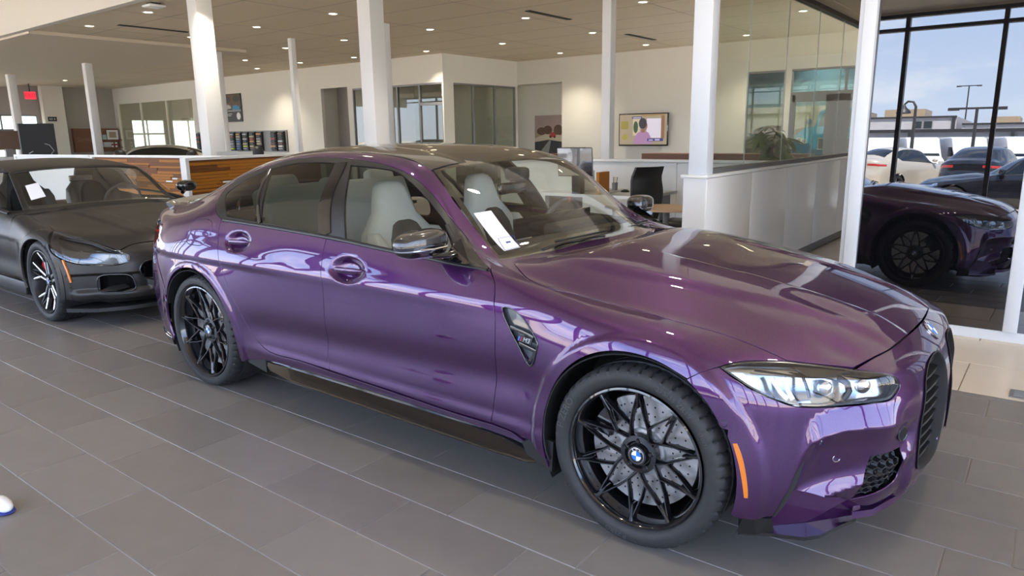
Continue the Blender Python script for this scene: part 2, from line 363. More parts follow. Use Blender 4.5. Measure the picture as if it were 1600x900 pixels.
# ------------------------------------------------------------------ body net of the purple sedan: rows from nose to tail, columns from sill to roof centre
def _m3net():
    G = [
    # j0            j1              j2             j3              j4              j5              j6             j7             j8              j9              j10            j11
    [(.52,.70,.17),(.585,.70,.27),(.60,.70,.42),(.60,.695,.54),(.60,.69,.60),(.60,.68,.645),(.61,.665,.68),(.665,.60,.695),(.715,.50,.70),(.745,.38,.70),(.765,.2,.70),(.77,0,.70)],
    [(.44,.82,.17),(.47,.835,.27),(.475,.835,.42),(.475,.825,.54),(.475,.815,.62),(.465,.79,.68),(.465,.76,.712),(.52,.67,.728),(.575,.55,.742),(.62,.40,.765),(.65,.2,.782),(.655,0,.79)],
    [(.32,.90,.17),(.34,.915,.27),(.34,.915,.42),(.34,.907,.54),(.34,.90,.64),(.33,.875,.708),(.325,.835,.745),(.35,.75,.765),(.38,.66,.782),(.42,.50,.815),(.45,.25,.84),(.455,0,.848)],
    [(.17,.92,.17),(.17,.94,.27),(.17,.945,.42),(.17,.943,.56),(.17,.935,.66),(.17,.91,.735),(.17,.87,.775),(.17,.80,.797),(.18,.70,.815),(.20,.52,.862),(.22,.27,.89),(.22,0,.895)],
    [(0,.92,.17),(0,.94,.27),(0,.948,.42),(0,.95,.56),(0,.948,.67),(0,.925,.75),(0,.885,.795),(0,.81,.82),(0,.72,.835),(0,.53,.895),(0,.28,.925),(0,0,.93)],
    [(-.17,.915,.17),(-.17,.935,.27),(-.17,.943,.42),(-.17,.945,.56),(-.17,.942,.67),(-.17,.925,.76),(-.17,.885,.815),(-.17,.81,.838),(-.17,.73,.85),(-.17,.54,.918),(-.16,.28,.95),(-.16,0,.955)],
    [(-.34,.90,.175),(-.34,.92,.28),(-.34,.928,.42),(-.34,.93,.56),(-.34,.928,.68),(-.34,.91,.775),(-.34,.875,.835),(-.34,.81,.858),(-.34,.735,.868),(-.34,.56,.935),(-.32,.29,.968),(-.31,0,.972)],
    [(-.50,.87,.18),(-.50,.895,.29),(-.50,.906,.42),(-.50,.913,.56),(-.50,.914,.69),(-.50,.90,.79),(-.50,.868,.86),(-.52,.81,.888),(-.55,.745,.90),(-.58,.62,.94),(-.46,.31,.972),(-.44,0,.976)],
    [(-.68,.85,.19),(-.68,.885,.30),(-.68,.900,.42),(-.68,.910,.56),(-.68,.912,.70),(-.68,.898,.805),(-.70,.852,.905),(-.74,.80,.93),(-.78,.735,.945),(-.82,.665,.955),(-.64,.34,.968),(-.59,0,.968)],
    [(-.95,.845,.19),(-.95,.883,.30),(-.95,.898,.42),(-.95,.910,.56),(-.95,.912,.70),(-.95,.903,.82),(-.96,.848,.935),(-.985,.785,1.01),(-1.00,.705,1.075),(-1.035,.622,1.13),(-.93,.33,1.15),(-.895,0,1.155)],
    [(-1.25,.845,.19),(-1.25,.883,.30),(-1.25,.898,.42),(-1.25,.910,.56),(-1.25,.912,.70),(-1.25,.904,.825),(-1.25,.848,.957),(-1.26,.775,1.12),(-1.27,.675,1.245),(-1.29,.575,1.315),(-1.25,.31,1.335),(-1.24,0,1.34)],
    [(-1.62,.845,.19),(-1.62,.883,.30),(-1.62,.898,.42),(-1.62,.910,.56),(-1.62,.912,.70),(-1.62,.905,.83),(-1.62,.848,.977),(-1.62,.772,1.15),(-1.62,.652,1.295),(-1.62,.56,1.368),(-1.62,.3,1.402),(-1.62,0,1.408)],
    [(-1.98,.845,.19),(-1.98,.883,.30),(-1.98,.898,.42),(-1.98,.912,.56),(-1.98,.916,.70),(-1.98,.908,.838),(-1.98,.849,.99),(-1.98,.77,1.16),(-1.98,.642,1.315),(-1.98,.553,1.383),(-1.98,.3,1.417),(-1.98,0,1.424)],
    [(-2.30,.86,.19),(-2.30,.895,.30),(-2.30,.912,.42),(-2.30,.926,.56),(-2.30,.928,.70),(-2.30,.915,.84),(-2.30,.853,1.0),(-2.28,.77,1.15),(-2.27,.64,1.30),(-2.28,.548,1.368),(-2.32,.3,1.402),(-2.33,0,1.41)],
    [(-2.58,.89,.18),(-2.58,.92,.30),(-2.58,.936,.42),(-2.58,.946,.56),(-2.58,.942,.70),(-2.58,.918,.85),(-2.58,.861,.995),(-2.56,.785,1.12),(-2.56,.66,1.245),(-2.58,.545,1.325),(-2.66,.3,1.358),(-2.68,0,1.366)],
    [(-2.86,.90,.18),(-2.86,.935,.30),(-2.86,.948,.42),(-2.86,.952,.56),(-2.86,.948,.70),(-2.86,.922,.85),(-2.86,.88,.98),(-2.84,.80,1.075),(-2.83,.69,1.165),(-2.87,.56,1.242),(-2.97,.3,1.272),(-3.0,0,1.28)],
    [(-3.12,.90,.18),(-3.12,.93,.30),(-3.12,.942,.42),(-3.12,.946,.56),(-3.12,.94,.70),(-3.12,.915,.84),(-3.12,.87,.955),(-3.12,.80,1.02),(-3.12,.715,1.075),(-3.16,.60,1.13),(-3.26,.3,1.16),(-3.29,0,1.168)],
    [(-3.38,.87,.19),(-3.38,.89,.30),(-3.38,.90,.42),(-3.38,.902,.56),(-3.38,.895,.70),(-3.38,.87,.83),(-3.38,.835,.93),(-3.40,.78,.985),(-3.40,.70,1.022),(-3.44,.58,1.055),(-3.48,.3,1.075),(-3.49,0,1.08)],
    [(-3.60,.76,.20),(-3.63,.79,.30),(-3.64,.80,.42),(-3.65,.80,.56),(-3.62,.80,.70),(-3.60,.785,.83),(-3.60,.76,.92),(-3.66,.71,.965),(-3.72,.64,.995),(-3.78,.5,1.02),(-3.82,.28,1.035),(-3.84,0,1.04)],
    ]
    ys = (.60, .50, .38, .2, 0)
    def wall(zs, xs): return [[(x, y, z) for x, y in zip(row, ys)] for z, row in zip(zs, xs)]
    F = wall((.17,.27,.42,.54,.60,.65), [(.64,.70,.735,.76,.765),(.70,.765,.795,.815,.82),(.705,.77,.80,.825,.83),(.70,.765,.80,.825,.83),(.695,.755,.79,.815,.82),(.69,.742,.775,.80,.805)])
    ys = (.68, .60, .45, .25, 0)
    Rr = wall((.20,.30,.42,.56,.70,.85), [(-3.70,-3.76,-3.82,-3.85,-3.86),(-3.75,-3.82,-3.88,-3.92,-3.93),(-3.77,-3.84,-3.90,-3.94,-3.95),(-3.77,-3.84,-3.90,-3.94,-3.95),(-3.74,-3.80,-3.86,-3.90,-3.91),(-3.72,-3.78,-3.84,-3.87,-3.88)])
    return G, F, Rr
REF = Ref(*_m3net())
OL = {
 'dlo': [(-0.706,-0.827,0.921,1),(-0.925,-0.843,0.938),(-1.331,-0.851,0.959),(-1.696,-0.849,0.981),(-2.279,-0.851,1.004),(-2.639,-0.855,1.015,1),(-2.698,-0.843,1.037),(-2.754,-0.817,1.068),(-2.837,-0.741,1.123),(-2.859,-0.667,1.179),(-2.762,-0.62,1.239),(-2.507,-0.611,1.301),(-2.368,-0.599,1.332),(-2.141,-0.605,1.351),(-1.844,-0.61,1.352),(-1.627,-0.62,1.337),(-1.47,-0.635,1.316),(-1.303,-0.658,1.272),(-1.171,-0.676,1.204),(-1.03,-0.701,1.098),(-0.928,-0.714,1.023)],
 'gfront': [(-1.764,-0.638,1.32,1),(-1.592,-0.642,1.312),(-1.414,-0.652,1.294),(-1.308,-0.674,1.254),(-1.19,-0.697,1.192),(-1.073,-0.72,1.11),(-1.018,-0.732,1.069,1),(-0.842,-0.827,0.944,1),(-0.967,-0.842,0.945),(-1.264,-0.846,0.967),(-1.586,-0.845,0.985,1)],
 'grear': [(-2.446,-0.634,1.289,1),(-2.258,-0.626,1.319),(-2.071,-0.629,1.33),(-1.883,-0.632,1.329,1),(-1.731,-0.844,0.994,1),(-1.993,-0.844,1.006),(-2.275,-0.845,1.018,1)],
 'gquart': [(-2.478,-0.637,1.281,1),(-2.312,-0.844,1.021,1),(-2.608,-0.845,1.032,1),(-2.679,-0.804,1.089),(-2.772,-0.722,1.152),(-2.689,-0.668,1.216)],
 'bseam': [(-1.718,-0.851,0.975),(-1.718,-0.872,0.925),(-1.706,-0.899,0.851),(-1.693,-0.912,0.776),(-1.693,-0.913,0.707),(-1.707,-0.907,0.516),(-1.724,-0.894,0.378),(-1.709,-0.887,0.321)],
 'dbot': [(-1.709,-0.887,0.321),(-1.455,-0.886,0.315),(-1.208,-0.885,0.309),(-0.918,-0.882,0.298),(-0.664,-0.885,0.299)],
 'dfront': [(-0.706,-0.827,0.921),(-0.684,-0.845,0.908),(-0.655,-0.866,0.879),(-0.622,-0.909,0.745),(-0.627,-0.911,0.587),(-0.644,-0.9,0.418),(-0.664,-0.885,0.299)],
 'rseam': [(-2.638,-0.856,1.013),(-2.63,-0.885,0.948),(-2.573,-0.925,0.821),(-2.541,-0.936,0.745),(-2.495,-0.94,0.661),(-2.432,-0.936,0.56),(-2.388,-0.924,0.464),(-2.337,-0.912,0.387),(-2.274,-0.902,0.346),(-2.186,-0.893,0.324),(-1.954,-0.887,0.324),(-1.709,-0.887,0.321)],
 'hood': [(-0.739,-0.648,0.94),(-0.621,-0.738,0.91),(-0.536,-0.784,0.892),(-0.458,-0.797,0.878),(-0.352,-0.777,0.861),(-0.118,-0.763,0.837),(0.085,-0.769,0.815),(0.23,-0.755,0.794),(0.362,-0.744,0.763),(0.45,-0.734,0.733)],
 'hoodf': [(0.45,-0.734,0.733),(0.54,-0.669,0.721),(0.627,-0.608,0.709),(0.688,-0.407,0.732),(0.717,-0.141,0.746),(0.709,0.097,0.754)],
 'hl': [(0.282,-0.887,0.722,1),(0.313,-0.861,0.734),(0.343,-0.831,0.739),(0.401,-0.777,0.737),(0.45,-0.734,0.733),(0.54,-0.67,0.721),(0.627,-0.613,0.708),(0.682,-0.569,0.698),(0.717,-0.532,0.686),(0.735,-0.511,0.666),(0.743,-0.502,0.646),(0.729,-0.55,0.609),(0.683,-0.612,0.603),(0.628,-0.664,0.599),(0.537,-0.757,0.602),(0.495,-0.797,0.61),(0.455,-0.829,0.629),(0.412,-0.856,0.649),(0.37,-0.873,0.672),(0.323,-0.883,0.7)],
 'fseam': [(0.282,-0.887,0.722),(0.243,-0.909,0.704),(0.197,-0.928,0.676)],
 'handlef': [(-1.631,-0.902,0.838),(-1.603,-0.889,0.879),(-1.54,-0.882,0.895),(-1.46,-0.885,0.883),(-1.408,-0.898,0.846),(-1.423,-0.906,0.815),(-1.484,-0.909,0.801),(-1.567,-0.909,0.806),(-1.62,-0.907,0.818)],
 'handler': [(-2.544,-0.895,0.916),(-2.509,-0.883,0.944),(-2.434,-0.878,0.951),(-2.366,-0.883,0.936),(-2.336,-0.893,0.908),(-2.348,-0.904,0.878),(-2.409,-0.91,0.864),(-2.484,-0.909,0.873),(-2.529,-0.903,0.894)],
 'vent': [(-0.592,-0.898,0.798,1),(-0.552,-0.897,0.801),(-0.505,-0.902,0.784),(-0.449,-0.912,0.74),(-0.408,-0.921,0.691),(-0.413,-0.922,0.66),(-0.443,-0.919,0.593,1),(-0.51,-0.914,0.672),(-0.553,-0.91,0.73)],
 'fuel': [(-2.872,-0.864,1.003),(-2.73,-0.867,0.999),(-2.707,-0.876,0.978),(-2.715,-0.904,0.908),(-2.749,-0.916,0.87),(-2.828,-0.92,0.86),(-2.923,-0.917,0.871),(-2.934,-0.907,0.906),(-2.928,-0.884,0.965)],
 'wsnear': [(-1.256,-0.582,1.297),(-1.161,-0.608,1.234),(-1.076,-0.623,1.164),(-0.951,-0.632,1.057),(-0.777,-0.67,0.944)],
 'reflector': [(0.346,-0.909,0.489,1),(0.361,-0.903,0.491,1),(0.376,-0.899,0.455),(0.388,-0.896,0.409),(0.4,-0.892,0.333),(0.401,-0.891,0.307,1),(0.388,-0.898,0.307,1),(0.38,-0.902,0.364),(0.365,-0.905,0.428)],
 'sillup': [(-2.474,-0.896,0.242),(-2.248,-0.886,0.278),(-1.972,-0.878,0.281),(-1.726,-0.876,0.278),(-1.219,-0.876,0.276),(-0.928,-0.873,0.266),(-0.672,-0.876,0.266),(-0.494,-0.893,0.274),(-0.379,-0.914,0.288)],
 'recup': [(0.532,-0.774,0.462),(0.542,-0.761,0.488),(0.564,-0.736,0.507),(0.613,-0.684,0.529),(0.701,-0.598,0.537),(0.789,-0.432,0.53)],
 'reclow': [(0.5,-0.806,0.294),(0.585,-0.692,0.248),(0.65,-0.62,0.213),(0.67,-0.583,0.189)],
 'mesh': [(0.699,-0.606,0.422,1),(0.776,-0.486,0.427,1),(0.78,-0.477,0.321),(0.756,-0.529,0.301),(0.672,-0.622,0.264,1),(0.67,-0.629,0.284)],
 'kid': [(0.78,-0.314,0.669),(0.781,-0.238,0.679),(0.793,-0.141,0.67),(0.801,-0.071,0.658)],
 'kidout': [(0.78,-0.314,0.669),(0.794,-0.407,0.54),(0.791,-0.433,0.404),(0.79,-0.438,0.319)],
 'fin': [(0.531,-0.775,0.462),(0.516,-0.794,0.388),(0.495,-0.813,0.304),(0.465,-0.825,0.227)],
 'tail': [(-3.546,-0.78,0.929),(-3.29,-0.839,0.956),(-3.265,-0.874,0.902),(-3.392,-0.861,0.85),(-3.463,-0.846,0.826)],
 'bumplow': [(0.374,-0.897,0.241),(0.421,-0.869,0.238),(0.463,-0.826,0.224),(0.495,-0.77,0.202),(0.536,-0.695,0.181),(0.582,-0.665,0.197),(0.663,-0.604,0.205),(0.743,-0.443,0.197),(0.788,-0.321,0.231),(0.809,-0.2,0.251),(0.821,-0.004,0.276)],
 'sensor': [(0.319,-0.914,0.549)],
 'pdc': [(0.618,-0.682,0.413)],
 'cam': [(0.77,-0.495,0.476)],
 'archf': [(-0.377,-0.913,0.272),(-0.347,-0.926,0.39),(-0.294,-0.934,0.494),(-0.223,-0.941,0.586),(-0.141,-0.945,0.656),(-0.055,-0.942,0.704),(0.026,-0.933,0.726),(0.116,-0.926,0.721),(0.207,-0.925,0.681),(0.273,-0.923,0.619),(0.327,-0.913,0.52),(0.359,-0.909,0.406),(0.374,-0.897,0.241)],
 'sticker': [(-0.997,-0.589,1.112,1),(-0.963,-0.507,1.119,1),(-0.769,-0.545,0.972,1),(-0.799,-0.62,0.962,1)],
 'stbox': [(-0.864,-0.591,1.01,1),(-0.828,-0.513,1.017,1),(-0.769,-0.545,0.972,1),(-0.799,-0.62,0.962,1)],
 'wiper1': [(-0.64,-0.485,0.949),(-0.628,-0.392,0.958),(-0.571,-0.323,0.956),(-0.503,-0.3,0.962)],
 'hlbar': [(0.426,-0.815,0.695),(0.441,-0.815,0.677),(0.458,-0.814,0.654),(0.481,-0.805,0.631)],
 'hlbar2': [(0.453,-0.791,0.693),(0.466,-0.793,0.675),(0.478,-0.795,0.653),(0.493,-0.793,0.628)],
 'hldiv': [(0.38,-0.833,0.716),(0.438,-0.793,0.706),(0.496,-0.751,0.695),(0.56,-0.699,0.691),(0.621,-0.64,0.697)],
 'hlc': [(0.504,-0.744,0.694),(0.516,-0.747,0.672),(0.526,-0.749,0.649),(0.532,-0.752,0.63)],
 'hlin': [(0.592,-0.674,0.688),(0.619,-0.661,0.669),(0.626,-0.66,0.644),(0.613,-0.675,0.62)],
 'brow': [(0.466,-0.738,0.724,1),(0.617,-0.625,0.707),(0.574,-0.681,0.697),(0.515,-0.735,0.694,1)],
 'emb': [(0.764,-0.103,0.706)],
}
# ------------------------------------------------------------------ room materials
GREYTILE = noise_mat('grey_stone_tile', (.165, .150, .136), (.200, .184, .168), 9, .38, detail=6, spec=.45)
GREYTILE2 = noise_mat('grey_stone_tile_light', (.182, .167, .152), (.215, .199, .183), 9, .40, detail=6, spec=.45)
GROUT = mat('pale_grout', (.25, .235, .215), .8)
CREAMTILE = noise_mat('cream_stone_tile', (.60, .52, .40), (.66, .58, .46), 4, .25, detail=5)
CREAMGROUT = mat('tan_grout', (.30, .24, .17), .8)
WALLP = mat('white_wall_paint', (.72, .69, .61), .75)
WALLG = mat('grey_wall_paint', (.40, .37, .33), .8)
CEIL = noise_mat('beige_ceiling_board', (.66, .565, .42), (.70, .60, .45), 2.5, .85, detail=3)
CEIL2 = mat('beige_soffit', (.66, .58, .46), .85)
WHITEP = mat('white_lacquer', (.80, .80, .78), .35)
WHITEM = mat('white_metal_frame', (.70, .74, .78), .4)
DKMETAL = mat('dark_bronze_frame', (.055, .05, .048), .45)
GREYMETAL = mat('grey_aluminium_frame', (.22, .22, .22), .45, .3)
CLEAR = glass_mat('clear_pane', (.93, .95, .94), 1.45)
PANEGREY = glass_mat('grey_tinted_pane', (.86, .88, .83), 1.5)
DARKPANE = mat('dark_tinted_pane', (.004, .004, .005), 0.0, spec=.5); DARKPANE.node_tree.nodes['Principled BSDF'].inputs['IOR'].default_value = 2.15
WOOD = noise_mat('honey_oak', (.34, .115, .005), (.47, .175, .010), 6, .5, stretch=(.6, .6, 14), spec=.25)
WOOD2 = noise_mat('honey_oak_dark', (.13, .042, .006), (.22, .075, .010), 6, .5, stretch=(.6, .6, 14), spec=.25)
WALNUT = noise_mat('walnut_panel', (.14, .050, .022), (.20, .075, .03), 5, .4, stretch=(1, 1, 8))
LAMP = mat('lit_lamp_disc', (1, .9, .7), .5, emit=(1, .86, .58), estr=16.0)
GRILLE = mat('dark_air_slot', (.02, .018, .016), .7)
LEAF = noise_mat('leaf_green', (.09, .15, .05), (.18, .24, .09), 8, .45)
HAIR = mat('black_hair', (.008, .006, .005), .5)
SKIN = mat('skin', (.28, .14, .08), .5)
def floor_build():
    fl = struct('floor', MB().box(-34, -1.5, -6.2, 18, -.08, -.0028).box(-1.5, 7, -6.2, 1.56, -.08, -.0028).build('tmp', GROUT).data, None)
    bpy.data.objects.remove(bpy.data.objects['tmp'])
    th = .0093; px, py = .5932, .2932; y0 = -.8651; c, s = math.cos(th), math.sin(th)
    tiles = []
    for r in range(-18, 60):
        off = -1.08+.2*r
        for k in range(-60, 14):
            x0 = off+k*px; y = y0+r*py; cx, cy = x0+px/2, y+py/2; wx, wy = cx*c-cy*s, cx*s+cy*c
            if wx > 6.8 or wx < -30 or wy < -6.1: continue
            if wx > -1.5 and wy > 1.56+.15: continue
            if wy > 9: continue
            tiles.append((wx, wy, cx, cy))
    cam = Vector((1.09, -2.9967, 1.46)); M = SC.camera.matrix_world.inverted()
    def vis(t):
        v = M @ Vector((t[0], t[1], 0)); 
        if v.z > -.3: return 1e6
        u, w = v.x/-v.z*1107.5, v.y/-v.z*1107.5
        if abs(u) > 860 or abs(w) > 520: return 1e5+(Vector((t[0], t[1], 0))-cam).length
        return (Vector((t[0], t[1], 0))-cam).length
    tiles.sort(key=vis)
    base = {}
    def tile_mesh(w, d, m, nm):
        key = (round(w, 3), round(d, 3), m.name)
        if key not in base: base[key] = tile_bm(w, d, m, nm)
        return base[key]
    n = 0; rest = {0: MB(), 1: MB()}
    rnd = random.Random(4)
    for t in tiles:
        wx, wy, cx, cy = t; hi = py/2-.002
        cut = None
        if wx > -1.5+px and wy+py/2 > 1.56:
            top = 1.56-.002; d = top-(wy-py/2+.002)
            if d < .02: continue
            cut = d
        m = GREYTILE2 if rnd.random() < .4 else GREYTILE
        if n < 296:
            me = tile_mesh(px-.0035, (cut or py-.0035), m, 'floor_tile'); o = bpy.data.objects.new('floor_tile', me); COL.objects.link(o); o.parent = fl
            o.location = (wx, wy-(py-.0035-cut)/2 if cut else wy, rnd.uniform(-.0006, .0004)); o.rotation_euler = (0, 0, th); n += 1
        else:
            q = rest[1 if m is GREYTILE2 else 0]; dc = cut or py-.0035; q.M = Matrix.Translation((wx, wy-(py-.0035-dc)/2, 0)) @ Matrix.Rotation(th, 4, 'Z'); w2, d2 = (px-.0035)/2, dc/2
            q.add([(-w2, -d2, 0), (w2, -d2, 0), (w2, d2, 0), (-w2, d2, 0), (-w2, -d2, -.012), (w2, -d2, -.012), (w2, d2, -.012), (-w2, d2, -.012)], [(0, 1, 2, 3), (4, 5, 1, 0), (5, 6, 2, 1), (6, 7, 3, 2), (7, 4, 0, 3)])
    for i, m in ((0, GREYTILE), (1, GREYTILE2)):
        rest[i].build('distant_floor_tiles', m, fl)['kind'] = 'stuff'
    # cream tiles
    f2 = struct('floor_entry', ([(-1.5, 1.56, -.010), (7, 1.56, -.010), (7, 12, -.010), (-1.5, 12, -.010)], [(0, 1, 2, 3)]), CREAMGROUT)
    for i in range(-4, 4):
        for j in range(0, 12):
            x0 = .745+.9*i+(.0 if j % 2 == 0 else .3); y0_ = 1.563+.6*j; x0 = max(x0, -1.28); x1 = .745+.9*(i+1)+(.0 if j % 2 == 0 else .3)
            if x1 < -1.2: continue
            me = tile_mesh(x1-x0-.004, .596, CREAMTILE, 'cream_tile'); o = bpy.data.objects.new('cream_tile', me); COL.objects.link(o); o.parent = f2; o.location = ((x0+x1)/2, y0_+.298, 0)
def tile_bm(w, d, m, nm):
    w /= 2; d /= 2; b = .0025
    me = bpy.data.meshes.new(nm); me.from_pydata([(-w, -d, -.004), (w, -d, -.004), (w, d, -.004), (-w, d, -.004), (-w+b, -d+b, 0), (w-b, -d+b, 0), (w-b, d-b, 0), (-w+b, d-b, 0), (-w, -d, -.011), (w, -d, -.011), (w, d, -.011), (-w, d, -.011)], [],
        [(4, 5, 6, 7), (0, 1, 5, 4), (1, 2, 6, 5), (2, 3, 7, 6), (3, 0, 4, 7), (8, 9, 1, 0), (9, 10, 2, 1), (10, 11, 3, 2), (11, 8, 0, 3)]); me.update(); me.materials.append(m); return me
floor_build()
H = 3.66; NH = 4.5
def plate(name, mat_, x0, x1, y0, y1, z0, z1, parent=None):
    o = MB().box(x0, x1, y0, y1, z0, z1).build(name, mat_, parent)
    if parent is None: o['kind'] = 'structure'
    return o
# ceilings: far hall, raised front bay, entry soffit
ce = plate('ceiling', CEIL, -34, -1.2, 3.0, 18.2, H, H+.06)
for i, y in enumerate([4.1+1.22*k for k in range(11)]): B('ceiling_joint', GRILLE, ce, -34, -1.4, y-.003, y+.003, H-.001, H+.01)
for x in [-2.6-2.44*k for k in range(13)]: B('ceiling_joint', GRILLE, ce, x-.003, x+.003, 3.05, 17, H-.001, H+.01)
plate('ceiling_front', mat('brightened_beige_ceiling', (.80, .70, .55), .85), -34, 7, -6.2, 3.0, NH, NH+.06)  # brightness put into the colour: paler than the hall ceiling boards
plate('ceiling_window_soffit', bpy.data.materials['brightened_beige_ceiling'], -33, 6.6, -6.15, -2.6, 3.80, 3.86); plate('trim_4', WALLP, -33, 6.6, -2.66, -2.6, 3.86, NH)
plate('trim_1', WALLP, -34, -1.2, 2.86, 3.0, H-.03, NH)
plate('ceiling_entry', CEIL2, -1.2, 7, 3.0, 12, 2.86, 2.92)
plate('wall_above_entry', WALLP, -1.2, 7, 2.86, 3.0, 2.86, NH)
plate('trim_2', CEIL2, -34, -15.9, 3.0, 7.9, H-.07, H)
# far walls
def wall_open(name, mat_, axis, pos, a0, a1, z1, holes, t=.12, parent=None):
    """wall in plane axis=pos from a0 to a1 with openings (a0,a1,z0,z1)"""
    mb = MB(); hs = sorted(holes); cur = a0
    def bx(u0, u1, z0, z1_):
        if u1-u0 < 1e-4 or z1_-z0 < 1e-4: return
        if axis == 'y': mb.box(u0, u1, pos, pos+t, z0, z1_)
        else: mb.box(pos-t, pos, u0, u1, z0, z1_)
    for h in hs:
        bx(cur, h[0], 0, z1); bx(h[0], h[1], 0, h[2]); bx(h[0], h[1], h[3], z1); cur = h[1]
    bx(cur, a1, 0, z1); o = mb.build(name, mat_, parent)
    if parent is None: o['kind'] = 'structure'
    return o
wall_open('wall_left', WALLP, 'y', 12.0, -33, -12.9, H, [(-32.7, -26.3, .95, 3.04), (-18.3, -16.98, 0, 2.97), (-16.75, -12.95, 0, 2.9)])
wall_open('wall_office', WALLP, 'x', -12.9, 12.12, 15.4, H, [(12.42, 15.32, 0, 2.9)])
wall_open('wall_back', WALLP, 'y', 15.4, -12.9, 7, H, [(-12.9, -11.22, 0, 2.96), (-5.6, -4.66, .0, 2.9), (-4.5, -1.2, 0, 2.9)])
plate('wall_recess_side', WALLP, -11.22, -11.10, 15.52, 16.0, 0, H)
plate('wall_niche', WALLG, -18.6, -16.9, 12.9, 13.0, 0, H)
wall_open('wall_far', WALLG, 'x', -33.0, 3.0, 18, H, [(4.0, 8.9, 0, 2.5), (12.7, 14.2, .1, 2.35), (14.6, 17.0, .8, 2.35)], t=.15)
wall_open('wall_north', WALLG, 'y', 18.0, -34, 7, H, [(-32.2, -26.6, .9, 2.5)], t=.2)
plate('wall_side_far', WALLP, -33.2, -33.0, -6, 3.0, 3.2, NH)
# window wall behind the camera and on the right, seen in the reflections
def curtain(name, axis, pos, a0, a1, step, org, z_tr, ztop):
    o = MB(); 
    fr = MB()
    def bx(u0, u1, z0, z1_, t=.07):
        if axis == 'y': fr.box(u0, u1, pos-t, pos+t, z0, z1_)
        else: fr.box(pos-t, pos+t, u0, u1, z0, z1_)
    par = plate(name, DKMETAL, *( (a0, a1, pos-.06, pos+.06) if axis == 'y' else (pos-.06, pos+.06, a0, a1)), 0, .10)
    k0 = math.ceil((a0-org)/step); xs = [org+step*k for k in range(k0, int((a1-org)/step)+1)]
    for x in xs:
        fr = MB(); bx(x-.035, x+.035, .10, ztop); fr.build('mullion', DKMETAL, par)
    for z in (z_tr, ztop-.03):
        fr = MB(); bx(a0, a1, z-.03, z+.03, .06); fr.build('transom', DKMETAL, par)
    hb = MB()
    if axis == 'y': hb.box(a0, a1, pos-.1, pos+.1, ztop, NH)
    else: hb.box(pos-.1, pos+.1, a0, a1, ztop, NH)
    hb.build('header_panel', CEIL2, par)
    return par
curtain('window_1', 'y', -6.05, -33, 6.6, 1.45, .0, 3.50, 3.76)
curtain('window_2', 'x', 6.6, -6, 2.9, 1.45, .5, 3.50, 3.76)
plate('wall_right', WALLP, 6.6, 6.7, 2.9, 12, 0, NH)
plate('wall_entry_back', WALLG, -1.0, 7, 11.9, 12, 0, 3)
# ------------------------------------------------------------------ shared materials
def paint_mat(name, col, flake, rough=.36, metal=.75, coat=1.0):
    m = mat(name, col, rough, metal, spec=0.0, coat=coat, coat_rough=.012); m.node_tree.nodes['Principled BSDF'].inputs['Coat IOR'].default_value = 1.72; nt, b, N = nodes(m)
    no = N('ShaderNodeTexVoronoi', i_Scale=1400.0); tc = N('ShaderNodeTexCoord'); nt.links.new(tc.outputs['Object'], no.inputs['Vector'])
    mx = N('ShaderNodeMix', data_type='RGBA'); rp = N('ShaderNodeSeparateColor'); nt.links.new(no.outputs['Color'], rp.inputs[0])
    nt.links.new(rp.outputs[0], mx.inputs[0]); mx.inputs[6].default_value = (*col, 1); mx.inputs[7].default_value = (*flake, 1)
    nt.links.new(mx.outputs[2], b.inputs['Base Color']); return m
PURPLE = paint_mat('violet_metallic_paint', (.038, .0085, .056), (.090, .0235, .125))
PURPLE_D = paint_mat('violet_paint_plain', (.075, .02, .10), (.11, .03, .15))
MATTE = paint_mat('satin_graphite_paint', (.030, .029, .028), (.055, .053, .05), rough=.42, metal=.6, coat=.25)
MATTE.node_tree.nodes['Principled BSDF'].inputs['Coat Roughness'].default_value = .3
GLOSSBLK = mat('gloss_black', (.006, .006, .007), .12, coat=1.0)
CARBON = noise_mat('dark_gloss_carbon', (.010, .010, .012), (.022, .021, .022), 160, .25, coat=1.0)
SATBLK = mat('satin_black_trim', (.012, .012, .012), .38)
BLK = mat('dark_plastic', (.010, .010, .010), .75)
VOID = mat('cavity_shade_black', (.003, .003, .003), .9)  # near-black: the dark inside openings is put into this colour
RUBBER = noise_mat('tyre_rubber', (.022, .022, .023), (.034, .034, .035), 60, .58, spec=.35)
RUBTXT = mat('tyre_lettering', (.055, .055, .057), .5)
CHROME = mat('polished_metal', (.75, .76, .78), .08, 1.0)
LAMPCHR = mat('lamp_reflector', (.62, .65, .70), .12, 1.0)
STEEL = mat('brushed_disc_steel', (.50, .50, .50), .34, .9)
ALU = mat('aluminium', (.42, .43, .44), .4, .8)
RED = mat('red_paint', (.45, .01, .015), .35)
ORANGE = mat('amber_reflector_plastic', (.62, .17, .008), .2, coat=1.0)
WHITE = mat('white_print', (.80, .80, .82), .5)
BLUEP = mat('blue_print', (.02, .17, .60), .4)
NAVYP = mat('navy_print', (.015, .03, .22), .5)
PAPER = mat('white_paper', (.86, .87, .95), .6)
GLASSW = glass_mat('windshield_glass', (.90, .92, .87), 1.52)
GLASSS = glass_mat('side_window_glass', (.80, .82, .76), 1.52)
GLASSD = glass_mat('privacy_glass', (.28, .31, .27), 1.52)
GLASSC = glass_mat('clear_lamp_cover', (.90, .92, .94), 1.55)
GLASSR = glass_mat('red_lamp_cover', (.85, .10, .10), 1.5)
SEATW = noise_mat('pale_grey_leather', (.62, .63, .60), (.56, .57, .545), 40, .55)
SEATD = mat('dark_grey_leather', (.045, .045, .045), .55)
DASH = mat('dark_dash_plastic', (.028, .028, .028), .6)
LINER = mat('dark_headliner', (.05, .05, .05), .9)
